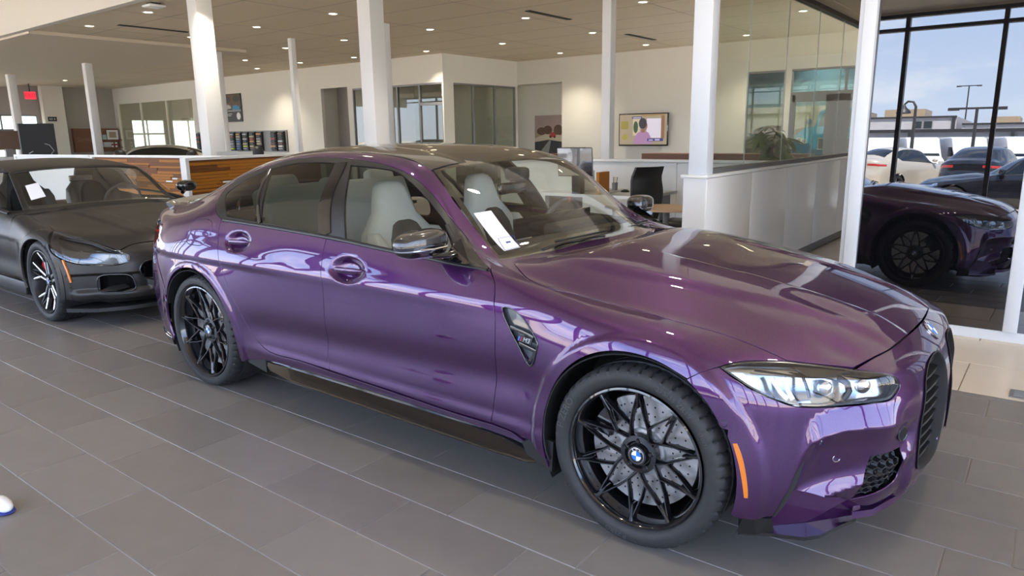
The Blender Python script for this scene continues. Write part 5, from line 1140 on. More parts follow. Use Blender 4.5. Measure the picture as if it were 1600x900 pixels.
ZFX, ZFZ, ZR_ = .0, .335, .375
def zd(p):
    x, y, z = p; D = 0
    if abs(y) > .6:
        r = math.hypot(x-ZFX, z-ZFZ); D += .009*sm((ZR_+.05-r)/.012)*sm((z-.12)/.1)
        if -2.4 < x < -.35: D -= .022*sm((-.35-x)/.3)*math.exp(-((z-.44)/.09)**2); 
        if -2.4 < x < -.3: D += .008*sm((-.3-x)/.3)*(sm((z-.62)/.03)-sm((z-.66)/.1))
    return D
def zhood(p):
    x, y, z = p; ay = abs(y); f = sm((x+.6)/.3)*sm((.75-x)/.3); yr = .46-.16*(x+.5)/1.2
    return .010*f*(1-sm((ay-yr)/.05))-.006*f*(1-sm((ay-yr+.14)/.03))
zarc = [(ZFX+ZR_*math.cos(math.radians(a)), -.93, ZFZ+ZR_*math.sin(math.radians(a)), 0) for a in range(-16, 198, 8)]
lampZ = [(*zt(.10, -.80)[:3], 1), zt(.24, -.76), zt(.42, -.66), (*zf(-.56, .600)[:3], 0), zf(-.50, .560), (*zf(-.515, .515)[:3], 1), zf(-.60, .495), zs(.46, .515), zs(.36, .555), zs(.24, .62)]
hz = [zt(-.74, -.66, 1), zt(-.55, -.73), zt(-.3, -.755), zt(-.05, -.77), zt(.10, -.80, 1)]
hz2 = [zt(.24, -.755), zt(.42, -.655), (*zf(-.56, .605)[:3], 1), zt(.645, -.45), zt(.685, -.25)]
hP = [(*p[:3], p[3]) for p in hz+hz2]; hfull = hP+[zt(.70, 0)]+[(p[0], -p[1], p[2], p[3]) for p in hP[::-1]]+[zt(-.60, .4), zt(-.55, 0), zt(-.60, -.4)]
cutout(ZREF, 'bonnet', 'T', hfull, MATTE, RD, h=.025, mirror=False, disp=zhood)
rear_edge = [zs(-.62, z) for z in (.30, .45, .60, .75)]+[zs(-.66, .86)]
fen = [hz[0]]+hz[1:]+[zs(.18, .66)]+[p for p in zarc if p[0] < .17][:]+[zs(-.37, .23, 1), (*rear_edge[0][:3], 1)]+rear_edge[1:]
a_up = [p for p in zarc if math.degrees(math.atan2(p[2]-ZFZ, p[0]-ZFX)) > 57 or math.degrees(math.atan2(p[2]-ZFZ, p[0]-ZFX)) < -100]
a_lo = [p for p in zarc if not (math.degrees(math.atan2(p[2]-ZFZ, p[0]-ZFX)) > 57 or math.degrees(math.atan2(p[2]-ZFZ, p[0]-ZFX)) < -100)]
fen = hz+[zs(.19, .665, 1)]+a_up+[zs(-.37, .23, 1), (*rear_edge[0][:3], 1)]+rear_edge[1:-1]+[(*rear_edge[-1][:3], 1)]
cutout(ZREF, 'front_fender', 'U', fen, MATTE, RD, h=.02, disp=zd)
door = [(*rear_edge[-1][:3], 1)]+rear_edge[::-1][1:-1]+[(*rear_edge[0][:3], 1), zs(-1.3, .29), zs(-1.95, .30, 1), zs(-2.05, .5), zs(-2.0, .84, 1), zs(-1.3, .86)]
cutout(ZREF, 'door', 'S', door, MATTE, RD, h=.03, disp=zd)
back = [zs(-2.0, .84, 1), zs(-2.06, .5), zs(-1.96, .30, 1), zs(-2.2, .29, 1), zs(-2.36, .60), zs(-2.65, .70), zs(-2.95, .60), zs(-3.05, .35, 1), zs(-3.25, .40), zs(-3.3, .7, 1), zs(-2.9, .85), zs(-2.5, .87)]
cutout(ZREF, 'rear_quarter', 'S', back, MATTE, RD, h=.04, disp=zd)
zl = [(*zs(.19, .665)[:3], 1)]+a_lo[::-1]
def zbump(p):
    x, y, z = p; ay = abs(y); D = zd(p)
    if x > .35 and z < .5:
        D -= .030*sm((x-.38)/.1)*sm((.43-z)/.02)*sm((z-.26)/.05)*sm((ay-.36)/.05)
        D -= .014*sm((.22-z)/.02)*sm((x-.4)/.1)
    return D
kz = [zf(-.08, .50, 1), zf(-.30, .515), zf(-.42, .50), zf(-.455, .44), zf(-.42, .375, 1), zf(-.10, .36, 1)]
iz = [zf(-.70, .40, 1), zf(-.60, .42), zf(-.52, .40, 1), zf(-.50, .30, 1), zf(-.62, .275), zf(-.70, .29, 1)]
low = [(*zs(.385, .235)[:3], 1), zs(.45, .20), (*zf(-.68, .185)[:3], 0), zf(-.5, .18), zf(-.3, .178), zf(0, .178, 1)]
bz = [zt(.705, 0, 1), zt(.69, -.25), zt(.65, -.45), (*zf(-.56, .60)[:3], 1)]+[(*zf(-.50, .560)[:3], 0), (*zf(-.515, .512)[:3], 1), zf(-.60, .492), zs(.46, .512), zs(.36, .552), zs(.24, .617), (*zt(.10, -.80)[:3], 1)][0:]+[(*zs(.19, .665)[:3], 1)]+a_lo[::-1]+low
zb_ = cutout(ZREF, 'front_bumper', 'D', bz, MATTE, RD, holes=[kz, iz], h=.018, disp=zbump, gap=.002)
joined('front_bumper', zb_, MATTE)
zc = [(*p[:3], p[3]) for p in lampZ]
cutout(ZREF, 'headlight_cover', 'H', zc, GLASSC, RD, h=.03, gap=.003, lip=.004)
cutout(ZREF, 'headlight_bowl', 'H', zc, mat('dim_lamp_bowl', (.12, .125, .13), .2, 1.0), RD, h=.03, gap=0, off=-.045, lip=0)
zin = shrink(zc, .012, 'H'); cutout(ZREF, 'headlight_bezel', 'H', [(q[0], q[1], 0) for q in shrink(zc, 0, 'H')], GLOSSBLK, RD, holes=[[(q[0], q[1], 0) for q in zin]], h=.03, off=-.006, lip=.03)
strip(ZREF, 'daylight_bar', [zt(.16, -.775)[:3], zt(.30, -.715)[:3], zt(.45, -.62)[:3], zf(-.545, .585)[:3]], .013, mat('frosted_light_bar_dim', (.6, .62, .64), .25, coat=1.0), RD, off=-.006)
for sg in (1, -1):
    for x_, y_, z_, r_ in ((.40, -.735, .570, .034), (.50, -.645, .565, .036)):
        m = MB(); m.M = axes((x_, y_*sg, z_), (.7, .7*sg, 0), (0, 0, 1), (.7, -.7*sg, 0)); m.lathe([(r_*.9, -.03), (r_, .0), (r_*.9, .006), (r_*.75, .004)], 24); m.lathe([(r_*.72, -.01), (r_*.4, .010), (.0001, .014)], 20); m.build('projector_lens', CHROME, RD, auto=40)
    MB().box(.52, .54, -.47*sg, -.06*sg, .34, .53).build('kidney_back', VOID, RD); MB().box(.42, .44, -.72*sg, -.46*sg, .25, .44).build('intake_back', VOID, RD)
    for q in range(6):
        y = -.12-.06*q; l = zf(y, .44); m = MB(); m.box(l[0]-.05, l[0]-.01, (y-.006)*sg, (y+.006)*sg, .375, .50); m.build('grille_bar', GLOSSBLK, RD)
    f_ = MB(); f_.add([(.53, -.70*sg, .285), (.60, -.60*sg, .28), (.64, -.50*sg, .30), (.60, -.52*sg, .325), (.55, -.62*sg, .315)], [(0, 1, 2, 3, 4)]); f_.build('intake_blade', SATBLK, RD)
strip(ZREF, 'kidney_surround', [p[:3] for p in kz], .012, GLOSSBLK, RD, off=.004, closed=True); strip(ZREF, 'intake_rim', [p[:3] for p in iz], .010, GLOSSBLK, RD, off=.003, closed=True)
strip(ZREF, 'side_reflector', [zs(.375, .545)[:3], zs(.405, .46)[:3], zs(.425, .37)[:3]], .018, ORANGE, RD, off=.012)
m = MB(); m.prism([(.40, -.90), (.60, -.76), (.72, -.56), (.78, -.3), (.79, 0), (.78, .3), (.72, .56), (.60, .76), (.40, .90), (.30, .8), (.30, -.8)], 'z', .135, .165); m.build('front_splitter', SATBLK, RD, auto=40)
strip(ZREF, 'wing_vent', [zs(-.46, .66)[:3], zs(-.40, .60)[:3], zs(-.43, .50)[:3]], .05, BLK, RD, off=.001)
# windshield with frame, folded roof, mirrors, wheels
wz = [zt(-.82, -.655, 1), zt(-1.05, -.61), zt(-1.33, -.555, 1)]; wz = [tuple(p) for p in wz]
wfull = wz+[zt(-1.30, 0)]+[(p[0], -p[1], p[2], p[3]) for p in wz[::-1]]+[zt(-.70, .4), zt(-.64, 0), zt(-.70, -.4)]
cutout(ZREF, 'windshield', 'T', wfull, GLASSW, RD, h=.06, mirror=False, lip=.004)
for nm, P_, w_ in (('windshield_frame', [zt(-.80, -.675)[:3], zt(-1.05, -.628)[:3], zt(-1.35, -.575)[:3]], .05), ): strip(ZREF, nm, P_, w_, MATTE, RD, off=.012)
strip(ZREF, 'windshield_header', [zt(-1.36, -.58)[:3], zt(-1.345, -.3)[:3], zt(-1.34, 0)[:3], zt(-1.345, .3)[:3], zt(-1.36, .58)[:3]], .055, MATTE, RD, off=.012, mirror=False)
top = [zt(-1.40, -.575, 1), zt(-1.7, -.57), zt(-2.1, -.56), zt(-2.45, -.55, 1)]; tf = top+[(p[0], -p[1], p[2], p[3]) for p in top[::-1]]
cutout(ZREF, 'soft_top', 'T', tf, SATBLK, RD, h=.07, mirror=False)
cutout(ZREF, 'soft_top_side', 'U', [zt(-1.42, -.58, 1), zt(-1.9, -.57), zt(-2.45, -.555, 1), zs(-2.75, .90, 1), zs(-2.0, .90, 1), (*ZREF.near((-1.95, -.70, 1.08))[0], 1)], SATBLK, RD, h=.07)
cutout(ZREF, 'door_window', 'U', [(*ZREF.near((-.93, -.80, .90))[0], 1), (*ZREF.near((-1.36, -.60, 1.15))[0], 1), (*ZREF.near((-1.90, -.62, 1.18))[0], 1), (*ZREF.near((-1.95, -.84, .90))[0], 1)], GLASSS, RD, h=.06, off=-.003, lip=0)
strip(ZREF, 'belt_moulding', [ZREF.near((-.80, -.83, .87))[0], ZREF.near((-1.4, -.85, .895))[0], ZREF.near((-2.0, -.85, .905))[0]], .03, SATBLK, RD, off=.008)
for sg in (1, -1):
    vs, fs = superell((-1.02, -.93, .965), (.06, .105, .06), 2.7, 24, 12); k = MB(); k.add([(x, y*sg, z) for x, y, z in vs], [f for f in fs if len(set(f)) == 4]); k = k.build('door_mirror', GLOSSBLK, RD, auto=60)
    a = MB(); a.tube([(-.95, -.84*sg, .90), (-1.0, -.90*sg, .93)], .02, 8); a.build('mirror_arm', GLOSSBLK, k, auto=60)
for x in (0, -2.56):
    for sg in (1, -1):
        wheel(RD, (x, -.775*sg, .335), .335, .2585, .26, .35, 'z', (), RED, 0 if sg > 0 else PI, cal_ang=2.2)
        ln = MB(); ln.M = Matrix.Translation((x, 0, .335)); ln.lathe([(.39, -.89*sg), (.39, -.56*sg), (.0001, -.56*sg)], 32, 'y', a0=math.radians(-25), a1=math.radians(205)); ln.build('wheel_arch_liner', BLK, RD)
seat(RD, -1.75, -.33, SEATD, BLK); seat(RD, -1.75, .33, SEATD, BLK)
m = MB(); m.prism([(-1.15, .60), (-1.12, .86), (-.95, .88), (-.80, .84), (-.75, .60)], 'y', -.60, .60); m.build('dashboard', DASH, RD, auto=30); B('underbody', VOID, RD, -3.1, .5, -.60, .60, .16, .45)
m = MB(); m.box(-1.32, -1.30, -.11, .11, 1.06, 1.12, .01); m.build('inner_mirror', GLOSSBLK, RD)
m = MB(); m.M = axes((-1.22, .34, .86), (0, 1, 0), (.42, 0, .90)); m.add([((.175+.014*math.cos(b))*math.cos(a), (.175+.014*math.cos(b))*math.sin(a), .014*math.sin(b)) for a in [2*PI*i/32 for i in range(32)] for b in [2*PI*k/6 for k in range(6)]], [(i*6+k, ((i+1) % 32)*6+k, ((i+1) % 32)*6+(k+1) % 6, i*6+(k+1) % 6) for i in range(32) for k in range(6)]); m.build('steering_wheel', SEATD, RD, auto=60)
SZ = [zt(-1.12, -.555, 1), zt(-1.11, -.45, 1), zt(-.91, -.47, 1), zt(-.935, -.585, 1)]
cutout(ZREF, 'window_sticker', 'T', SZ, PAPER, RD, h=.06, off=.003, mirror=False, lip=0, gap=0)
for sg in (1, -1): m = MB(); m.box(-2.2, -.42, -.90*sg, -.86*sg, .17, .285, .01); m.build('side_sill', SATBLK, RD, auto=40)
m = MB(); m.box(-3.35, -3.1, -.72, .72, .30, .75, .1); m.build('rear_panel', MATTE, RD, auto=50)
# ------------------------------------------------------------------ far wall glazing and fittings
def glazing(name, axis, pos, a0, a1, z0, z1, divs, trans=(), mat_=GREYMETAL, glass=PANEGREY, fw=.05):
    par = None
    def bx(nm, m, u0, u1, z0_, z1_, t, par_):
        q = (u0, u1, pos-t, pos+t) if axis == 'y' else (pos-t, pos+t, u0, u1)
        return B(nm, m, par_, *q, z0_, z1_)
    par = bx(name, mat_, a0, a1, z0, z0+fw, .04, None); par['kind'] = 'structure'
    bx('frame_head', mat_, a0, a1, z1-fw, z1, .04, par)
    e = [a0]+list(divs)+[a1]
    for u in e: bx('frame_post', mat_, max(a0, u-fw/2), min(a1, u+fw/2), z0+fw, z1-fw, .04, par)
    for (u0, u1, z) in trans: bx('frame_transom', mat_, u0, u1, z-.04, z+.04, .045, par)
    for u0, u1 in zip(e, e[1:]): bx('glass_pane', glass, u0+fw/2, u1-fw/2, z0+fw, z1-fw, .004, par)
    return par
glazing('window_4', 'y', 12.05, -32.7, -26.3, .95, 3.04, (-30.6, -28.4), mat_=WALLP)
glazing('window_5', 'y', 12.05, -16.75, -12.95, 0, 2.9, (-15.9, -14.78, -13.86), [(-13.86, -12.95, 2.33)])
glazing('window_6', 'x', -12.96, 12.42, 15.32, 0, 2.9, (13.30, 14.32))
glazing('window_7', 'y', 15.46, -5.6, -4.66, 0, 2.9, ())
dr = glazing('door_1', 'y', 15.46, -4.5, -1.2, 0, 2.9, (-3.25,), [(-4.5, -1.2, 2.32)])
for x0, x1 in ((-4.5, -4.38), (-3.66, -3.25), (-3.25, -3.12)): B('door_stile', GREYMETAL, dr, x0, x1, 15.41, 15.50, .05, 2.28)
B('door_head', GREYMETAL, dr, -4.45, -1.25, 15.41, 15.5, 2.12, 2.28)
glazing('window_9', 'x', -33.08, 12.7, 14.2, .1, 2.35, (13.4,), [(12.7, 14.2, 1.7)], mat_=WALLP); glazing('window_10', 'x', -33.08, 14.6, 17.0, .8, 2.35, (15.4, 16.2), mat_=WALLP)
glazing('window_8', 'x', -33.08, 4.0, 8.9, 0.0, 2.5, (5.2, 6.4, 7.6), [(4.0, 8.9, 1.9)])
plate('wall_office_left', WALLP, -26.0, -25.9, 12.1, 18, 0, H); plate('wall_office_mid', WALLP, -18.8, -18.7, 12.1, 18, 0, H)
plate('wall_office_back', WALLP, -18.7, -12.9, 16.6, 16.7, 0, H)
# ------------------------------------------------------------------ pictures, screens, boards (flat prints)
def flatpic(o, M, w, h, shapes):
    """flat printed shapes (polygon in 0..1, material) a hair above each other"""
    for i, (nm, m_, P) in enumerate(shapes):
        k = MB(); k.M = M; k.add([((x-.5)*w, (y-.5)*h, .0005+.0006*i) for x, y in P], [tuple(range(len(P)))]); k.build(nm, m_, o)
def blob(cx, cy, rx, ry, n=14, a0=0, a1=2*PI): return [(cx+rx*math.cos(a0+(a1-a0)*i/n), cy+ry*math.sin(a0+(a1-a0)*i/n)) for i in range(n)]
def rect(a, b, c, d): return [(a, c), (b, c), (b, d), (a, d)]
def pm(n, c, **k): return mat('print_'+n, c, .45, **k)
P_BLK = pm('black', (.012, .012, .013)); P_CHAR = pm('charcoal', (.03, .03, .032)); P_TAN = pm('tan', (.34, .26, .17)); P_BRN = pm('brown', (.10, .055, .03)); P_WHT = pm('white', (.75, .75, .73))
P_SKYB = pm('pale_blue', (.30, .48, .58)); P_DBLU = pm('deep_blue', (.09, .23, .40)); P_CYAN = pm('cyan', (.02, .50, .82)); P_CYAD = pm('dark_cyan', (.012, .20, .40)); P_GRY = pm('grey', (.22, .22, .22)); P_LGR = pm('light_grey', (.45, .45, .43)); P_RED = pm('red', (.40, .03, .03)); P_SAND = pm('sand', (.50, .44, .33)); P_PINK = pm('violet_pink', (.38, .20, .34))
def wall_M(x, y, z, rz=0): return axes((x, y, z), (math.cos(rz), math.sin(rz), 0), (0, 0, 1), (math.sin(rz), -math.cos(rz), 0))
# framed poster with two cars
o = B('poster', P_BLK, None, -24.06, -22.86, 11.965, 11.995, 2.04, 3.04); tag(o, 'black portrait poster with a white and a blue car on the long left wall', 'poster')
flatpic(o, wall_M(-23.46, 11.963, 2.54), 1.2, 1.0, [('printed_night_scene', P_BRN, rect(.04, .96, .52, .97)), ('printed_trees', P_CHAR, blob(.25, .8, .2, .12)), ('printed_trees', P_CHAR, blob(.75, .82, .18, .12)), ('printed_car', P_LGR, [(.08, .5), (.14, .58), (.28, .62), (.42, .57), (.46, .48), (.1, .45)]), ('printed_car', P_CYAD, [(.50, .48), (.56, .57), (.72, .60), (.88, .55), (.92, .48), (.9, .43), (.52, .43)]), ('printed_ground', P_GRY, rect(.04, .96, .36, .43)), ('printed_text_block', P_LGR, rect(.1, .48, .27, .30)), ('printed_text_block', P_LGR, rect(.1, .42, .21, .24)), ('printed_disc', P_WHT, blob(.82, .2, .11, .13))])
# colour sample racks
rnd = random.Random(7)
CH = [pm('chip%d' % i, c) for i, c in enumerate([(.6, .6, .58), (.5, .22, .06), (.05, .13, .35), (.4, .4, .42), (.12, .05, .03), (.45, .35, .2), (.3, .04, .03), (.02, .02, .02), (.55, .6, .05), (.25, .25, .27)])]
def rack(x0, x1, ncol, label, bare):
    w = (x1-x0)/ncol; r = thing('sample_rack', label, 'display', ((x0+x1)/2, 11.98, .97), group='colour sample racks'); r.location = (0, 0, 0)
    B('back_board', P_GRY, r, x0, x1, 11.95, 11.99, .97, 1.70)
    for c in range(ncol):
        if c in bare: continue
        x = x0+w*(c+.12); B('chip_column', P_BLK, r, x, x+w*.70, 11.86, 11.95, 1.0, 1.66)
        for k in range(7): z = 1.05+k*.085; B('sample_chip', CH[rnd.randrange(10)] if rnd.random() < .7 else CH[7], r, x+.03, x+w*.62, 11.82, 11.86, z, z+.05)
rack(-24.13, -20.24, 9, 'wide grey rack of colour sample chips on the wall right of the thick column', (6,)); rack(-26.05, -25.25, 2, 'narrow dark rack of colour sample chips left of the thick column', ())
# television
tv = thing('television', 'wall television on the back wall showing a woman in a pink top', 'television', (-8.41, 15.3, 1.09)); tv.location = (0, 0, 0)
B('tv_case', GLOSSBLK, tv, -9.17, -7.65, 15.25, 15.31, 1.08, 1.97, .006); B('wall_bracket', DKMETAL, tv, -8.7, -8.1, 15.31, 15.395, 1.3, 1.7)
def em(n, c, s=.45): return mat('screen_'+n, c, .3, emit=c, estr=s)
S1 = B('tv_screen', em('wall', (.34, .27, .17), .35), tv, -9.14, -7.68, 15.244, 15.25, 1.12, 1.94)
flatpic(S1, wall_M(-8.41, 15.243, 1.53), 1.46, .82, [('screen_curtain', em('curtain', (.62, .58, .66)), rect(.58, .88, .22, .86)), ('screen_drape', em('drape', (.22, .10, .03)), rect(.88, .95, .2, .95)), ('screen_picture', em('picture', (.25, .20, .02)), rect(.03, .19, .52, .78)), ('screen_doorway', em('door', (.50, .42, .30)), rect(.29, .44, .3, .86)), ('screen_plant', em('plant', (.02, .06, .01)), blob(.35, .58, .05, .2)), ('screen_beam', em('beam', (.30, .18, .05)), [(.5, .93), (.97, .96), (.97, .99), (.45, .99)]),
  ('screen_body', em('top', (.34, .18, .33)), [(.30, .02), (.33, .25), (.40, .40), (.52, .46), (.62, .40), (.68, .22), (.70, .02)]), ('screen_neck', em('neck', (.22, .10, .05)), rect(.47, .55, .40, .52)), ('screen_face', em('face', (.24, .11, .06)), blob(.54, .62, .06, .15)), ('screen_hair', em('hair', (.012, .008, .008)), blob(.50, .70, .085, .18)), ('screen_caption', em('caption', (.02, .02, .10)), rect(.27, .48, .86, .93)), ('screen_caption_text', em('ctext', (.5, .5, .6)), rect(.29, .46, .88, .905)), ('screen_banner', em('banner', (.04, .03, .16)), rect(.60, .93, .11, .20)), ('screen_banner_text', em('btext', (.45, .40, .65)), rect(.63, .72, .13, .165)), ('screen_banner_text', em('btext2', (.45, .40, .65)), rect(.76, .86, .13, .18)), ('screen_vase', em('vase', (.30, .25, .03)), blob(.12, .25, .06, .1))])
# rally picture in the recess
plate('wall_recess_back', WALLP, -14.5, -11.1, 15.99, 16.05, 0, H)
o = B('wall_picture', P_TAN, None, -12.63, -11.30, 15.95, 15.985, .80, 2.02); tag(o, 'unframed print of a red car in dust among trees, in the wall recess', 'picture')
flatpic(o, wall_M(-11.965, 15.948, 1.41), 1.33, 1.22, [('printed_sky', pm('dusty_pink', (.36, .27, .25)), rect(0, 1, .55, 1)), ('printed_trees', P_BRN, blob(.20, .60, .14, .10)), ('printed_trees', P_BRN, blob(.38, .63, .13, .11)), ('printed_trees', P_BRN, blob(.68, .62, .13, .14)), ('printed_trees', P_BRN, blob(.85, .60, .13, .10)), ('printed_dust', P_SAND, [(0, .42), (.3, .52), (.7, .50), (1, .44), (1, .32), (0, .34)]), ('printed_car', P_RED, [(.42, .46), (.44, .52), (.49, .57), (.56, .57), (.61, .52), (.62, .46), (.58, .44), (.46, .44)]), ('printed_wheel', P_BLK, blob(.46, .45, .025, .03)), ('printed_wheel', P_BLK, blob(.58, .45, .025, .03)), ('printed_road', P_CHAR, [(0, 0), (0, .32), (.4, .38), (1, .30), (1, 0)]), ('printed_track', P_GRY, [(.1, 0), (.42, .36), (.48, .36), (.4, 0)]), ('printed_corner', P_BLK, [(.8, 1), (1, 1), (1, .75), (.93, .8)])])
# mural behind the entrance doors
o = B('wall_mural', P_SKYB, None, -6.3, -1.25, 16.3, 16.33, 0, 3.3); tag(o, 'wall-sized mural of a bright blue car under a pale sky, behind the glazed doors', 'mural')
W_ = 5.05; Hh = 3.3
def mcar(L): return [(nm, m_, [(.34+(x-.455)*.62, y+.045) for x, y in P] if nm.startswith('printed_car') or nm in ('printed_headlamp', 'printed_lamp_ring', 'printed_grille', 'printed_grille_mesh', 'printed_badge', 'printed_mirror') else P) for nm, m_, P in L]
flatpic(o, wall_M(-3.775, 16.298, 1.65), W_, Hh, mcar([('printed_sky_top', P_DBLU, rect(0, 1, .80, 1)), ('printed_sky_mid', pm('mid_blue', (.24, .46, .66)), rect(0, 1, .68, .80)), ('printed_haze', pm('cream_haze', (.62, .62, .52)), rect(0, 1, .42, .62)), ('printed_hills', P_BRN, blob(.22, .43, .10, .05)), ('printed_hills', P_TAN, blob(.40, .42, .08, .04)), ('printed_water', P_LGR, rect(0, 1, .30, .40)), ('printed_ground', P_GRY, rect(0, 1, 0, .30)),
  ('printed_car_cabin', P_CYAN, [(.60, .40), (.64, .53), (.70, .56), (.98, .56), (1, .54), (1, .38)]), ('printed_car_glass', pm('glass_print', (.10, .20, .24)), [(.625, .41), (.66, .52), (.70, .54), (.97, .54), (.99, .41)]), ('printed_car_bonnet', P_CYAN, [(.44, .30), (.47, .37), (.54, .415), (.66, .42), (1, .42), (1, .22), (.44, .22)]), ('printed_car_flank', P_CYAD, [(.42, .20), (.44, .32), (.56, .30), (.60, .25), (1, .23), (1, .14), (.42, .14)]), ('printed_headlamp', P_WHT, [(.455, .315), (.475, .34), (.545, .325), (.55, .295), (.50, .285)]), ('printed_lamp_ring', P_GRY, blob(.485, .315, .014, .016)), ('printed_lamp_ring', P_GRY, blob(.525, .308, .014, .016)),
  ('printed_grille', P_WHT, rect(.635, .755, .245, .335)), ('printed_grille_mesh', P_GRY, rect(.642, .748, .252, .328)), ('printed_grille', P_WHT, rect(.785, .905, .245, .335)), ('printed_grille_mesh', P_GRY, rect(.792, .898, .252, .328)), ('printed_badge', P_WHT, blob(.77, .352, .014, .014)), ('printed_mirror', P_DBLU, blob(.56, .455, .022, .022))]))
# picture inside the glazed office
o = B('wall_picture', P_CHAR, None, -12.62-1.9, -12.62-.5, 16.55, 16.59, .9, 2.15); tag(o, 'dark print of a white helmet seen through the glazed office', 'picture')
flatpic(o, wall_M(-13.82, 16.548, 1.52), 1.4, 1.25, [('printed_dome', P_LGR, blob(.45, .6, .25, .25)), ('printed_stripe', P_RED, [(.5, .9), (.75, .75), (.8, .68), (.6, .8)]), ('printed_mask', P_BLK, blob(.5, .42, .18, .12)), ('printed_jersey', P_BRN, rect(.1, .9, .0, .22))])
# exit sign and small plate at the far left
o = thing('exit_sign', 'small red lit EXIT sign hanging at the far left', 'sign', (-31.4, 8.2, 3.2)); B('sign_case', mat('exit_red', (.8, .03, .05), .4, emit=(1, .03, .06), estr=1.1), o, -.02, .02, -.19, .19, -.14, .14)
B('hanger', DKMETAL, o, -.01, .01, -.02, .02, .14, .46); text_obj('sign_lettering', 'EXIT', .20, axes((.024, 0, 0), (0, 1, 0), (0, 0, 1)), mat('exit_dark_letter', (.30, .01, .02), .5), o)
o = B('door_plate', P_BLK, None, -32.39, -32.36, 9.06, 9.38, 2.24, 2.42); tag(o, 'small black name plate on the white end wall under the exit sign', 'sign')
[B('plate_mark', P_LGR, o, -32.359, -32.357, y, y+.05, 2.29, 2.37) for y in (9.10, 9.17, 9.27)]
plate('wall_end', WALLP, -32.7, -32.4, 8.95, 9.75, 0, 3.66)
# walnut shelf board with frames on the far wall
o = thing('walnut_shelf_board', 'walnut board with shelves, frames and cups on the far grey wall', 'shelf', (0, 0, 0))
B('board', WALNUT, o, -32.998, -32.8, 10.1, 11.95, .95, 1.95); B('shelf', WALNUT, o, -32.8, -32.5, 11.2, 11.95, 1.10, 1.14); B('shelf', WALNUT, o, -32.8, -32.5, 11.2, 11.95, 1.42, 1.46)
text_obj('board_lettering', 'Service', .26, axes((-32.79, 10.55, 1.48), (0, 1, 0), (0, 0, 1)), mat('lettering_brown', (.30, .17, .09), .5), o, shear=.3)
def t1(nm, label, cat, m_, *b, **k): q = B(nm, m_, None, *b); tag(q, label, cat, **k); return q
q = t1('picture_frame', 'white framed picture on the upper shelf of the walnut board', 'picture', P_WHT, -32.72, -32.69, 11.42, 11.88, 1.47, 1.88); B('picture_print', P_TAN, q, -32.688, -32.686, 11.5, 11.8, 1.55, 1.8)
t1('greeting_card', 'small pale green card beside the white framed picture', 'card', pm('mint', (.35, .5, .45)), -32.72, -32.69, 11.22, 11.38, 1.47, 1.68)
t1('paper_box', 'pale box on the lower shelf of the walnut board', 'box', P_LGR, -32.72, -32.55, 11.2, 11.48, 1.15, 1.36)
for i, (y, lb) in enumerate(((11.56, 'red and white cup on the walnut shelf, nearer the pale box'), (11.72, 'red and white cup on the walnut shelf, nearer the window wall'))):
    c = MB(); c.M = Matrix.Translation((-32.62, y, 1.142)); c.lathe([(.035, 0), (.045, .2), (.04, .2)], 12); c = c.build('paper_cup', P_WHT, auto=40); tag(c, lb, 'cup', 'cups on the walnut shelf'); c2 = MB(); c2.M = Matrix.Translation((-32.62, y, 1.142)); c2.lathe([(.042, .06), (.046, .15)], 12); c2.build('cup_band', P_RED, c)
# dark line-art board and computer screen at the far left
bd = thing('display_board', 'tall black display board with a white motorcycle line drawing, far left behind the dark roadster', 'board', (0, 0, 0)); Mb = axes((-15.92, 2.89, 1.25), Vector((.19, .56, 0)), (0, 0, 1)); 
k = MB(); k.M = Mb; k.box(-.31, .31, -.60, .56, -.02, .02); bo = k.build('board_panel', mat('matt_black_board', (.012, .013, .015), .6), bd)
k = MB(); k.M = Mb; k.box(-.33, -.30, -1.25, .56, -.02, .02).box(-.12, -.09, -1.25, -.6, -.02, .02); k.build('board_stand', GREYMETAL, bd)
k = MB(); k.M = Mb; k.tube([(-.22, -.25, .024), (-.1, -.28, .024), (.08, -.27, .024), (.15, -.2, .024), (.2, -.05, .024), (.25, 0, .024), (.18, .12, .024), (.1, .15, .024)], .007, 5); k.tube([(-.2, -.05, .024), (-.12, 0, .024)], .01, 5)
k.build('line_drawing', P_LGR, bd)
for c in ((-.2, -.28), (.22, -.28)): k = MB(); k.M = Mb @ Matrix.Translation((c[0], c[1], .022)); k.lathe([(.03, 0), (.03, .002), (.001, .002)], 12); k.build('printed_lamp', P_LGR, bd)
ms = thing('computer_screen', 'dark brown desk screen at the left edge, on the white counter', 'monitor', (0, 0, 0)); k = MB(); k.M = axes((-17.95, 3.0, 1.49), Vector((.15, .6, 0)), (0, 0, 1)); k.box(-.25, .25, -.22, .20, -.02, .02); k.build('screen_panel', P_BRN, ms); k = MB(); k.box(-18.02, -17.92, 2.9, 3.1, 1.115, 1.29); k.build('screen_foot', GREYMETAL, ms)
cn = thing('reception_counter', 'white counter at the left edge behind the dark roadster', 'counter', (0, 0, 0)); B('counter_body', WHITEP, cn, -18.6, -17.5, .2, 3.35, 0, 1.06); B('counter_top', WHITEP, cn, -18.7, -17.4, .1, 3.45, 1.065, 1.11); 
for y in (1.2, 2.2, 3.1): B('counter_seam', GRILLE, cn, -17.502, -17.495, y-.003, y+.003, .05, 1.05)
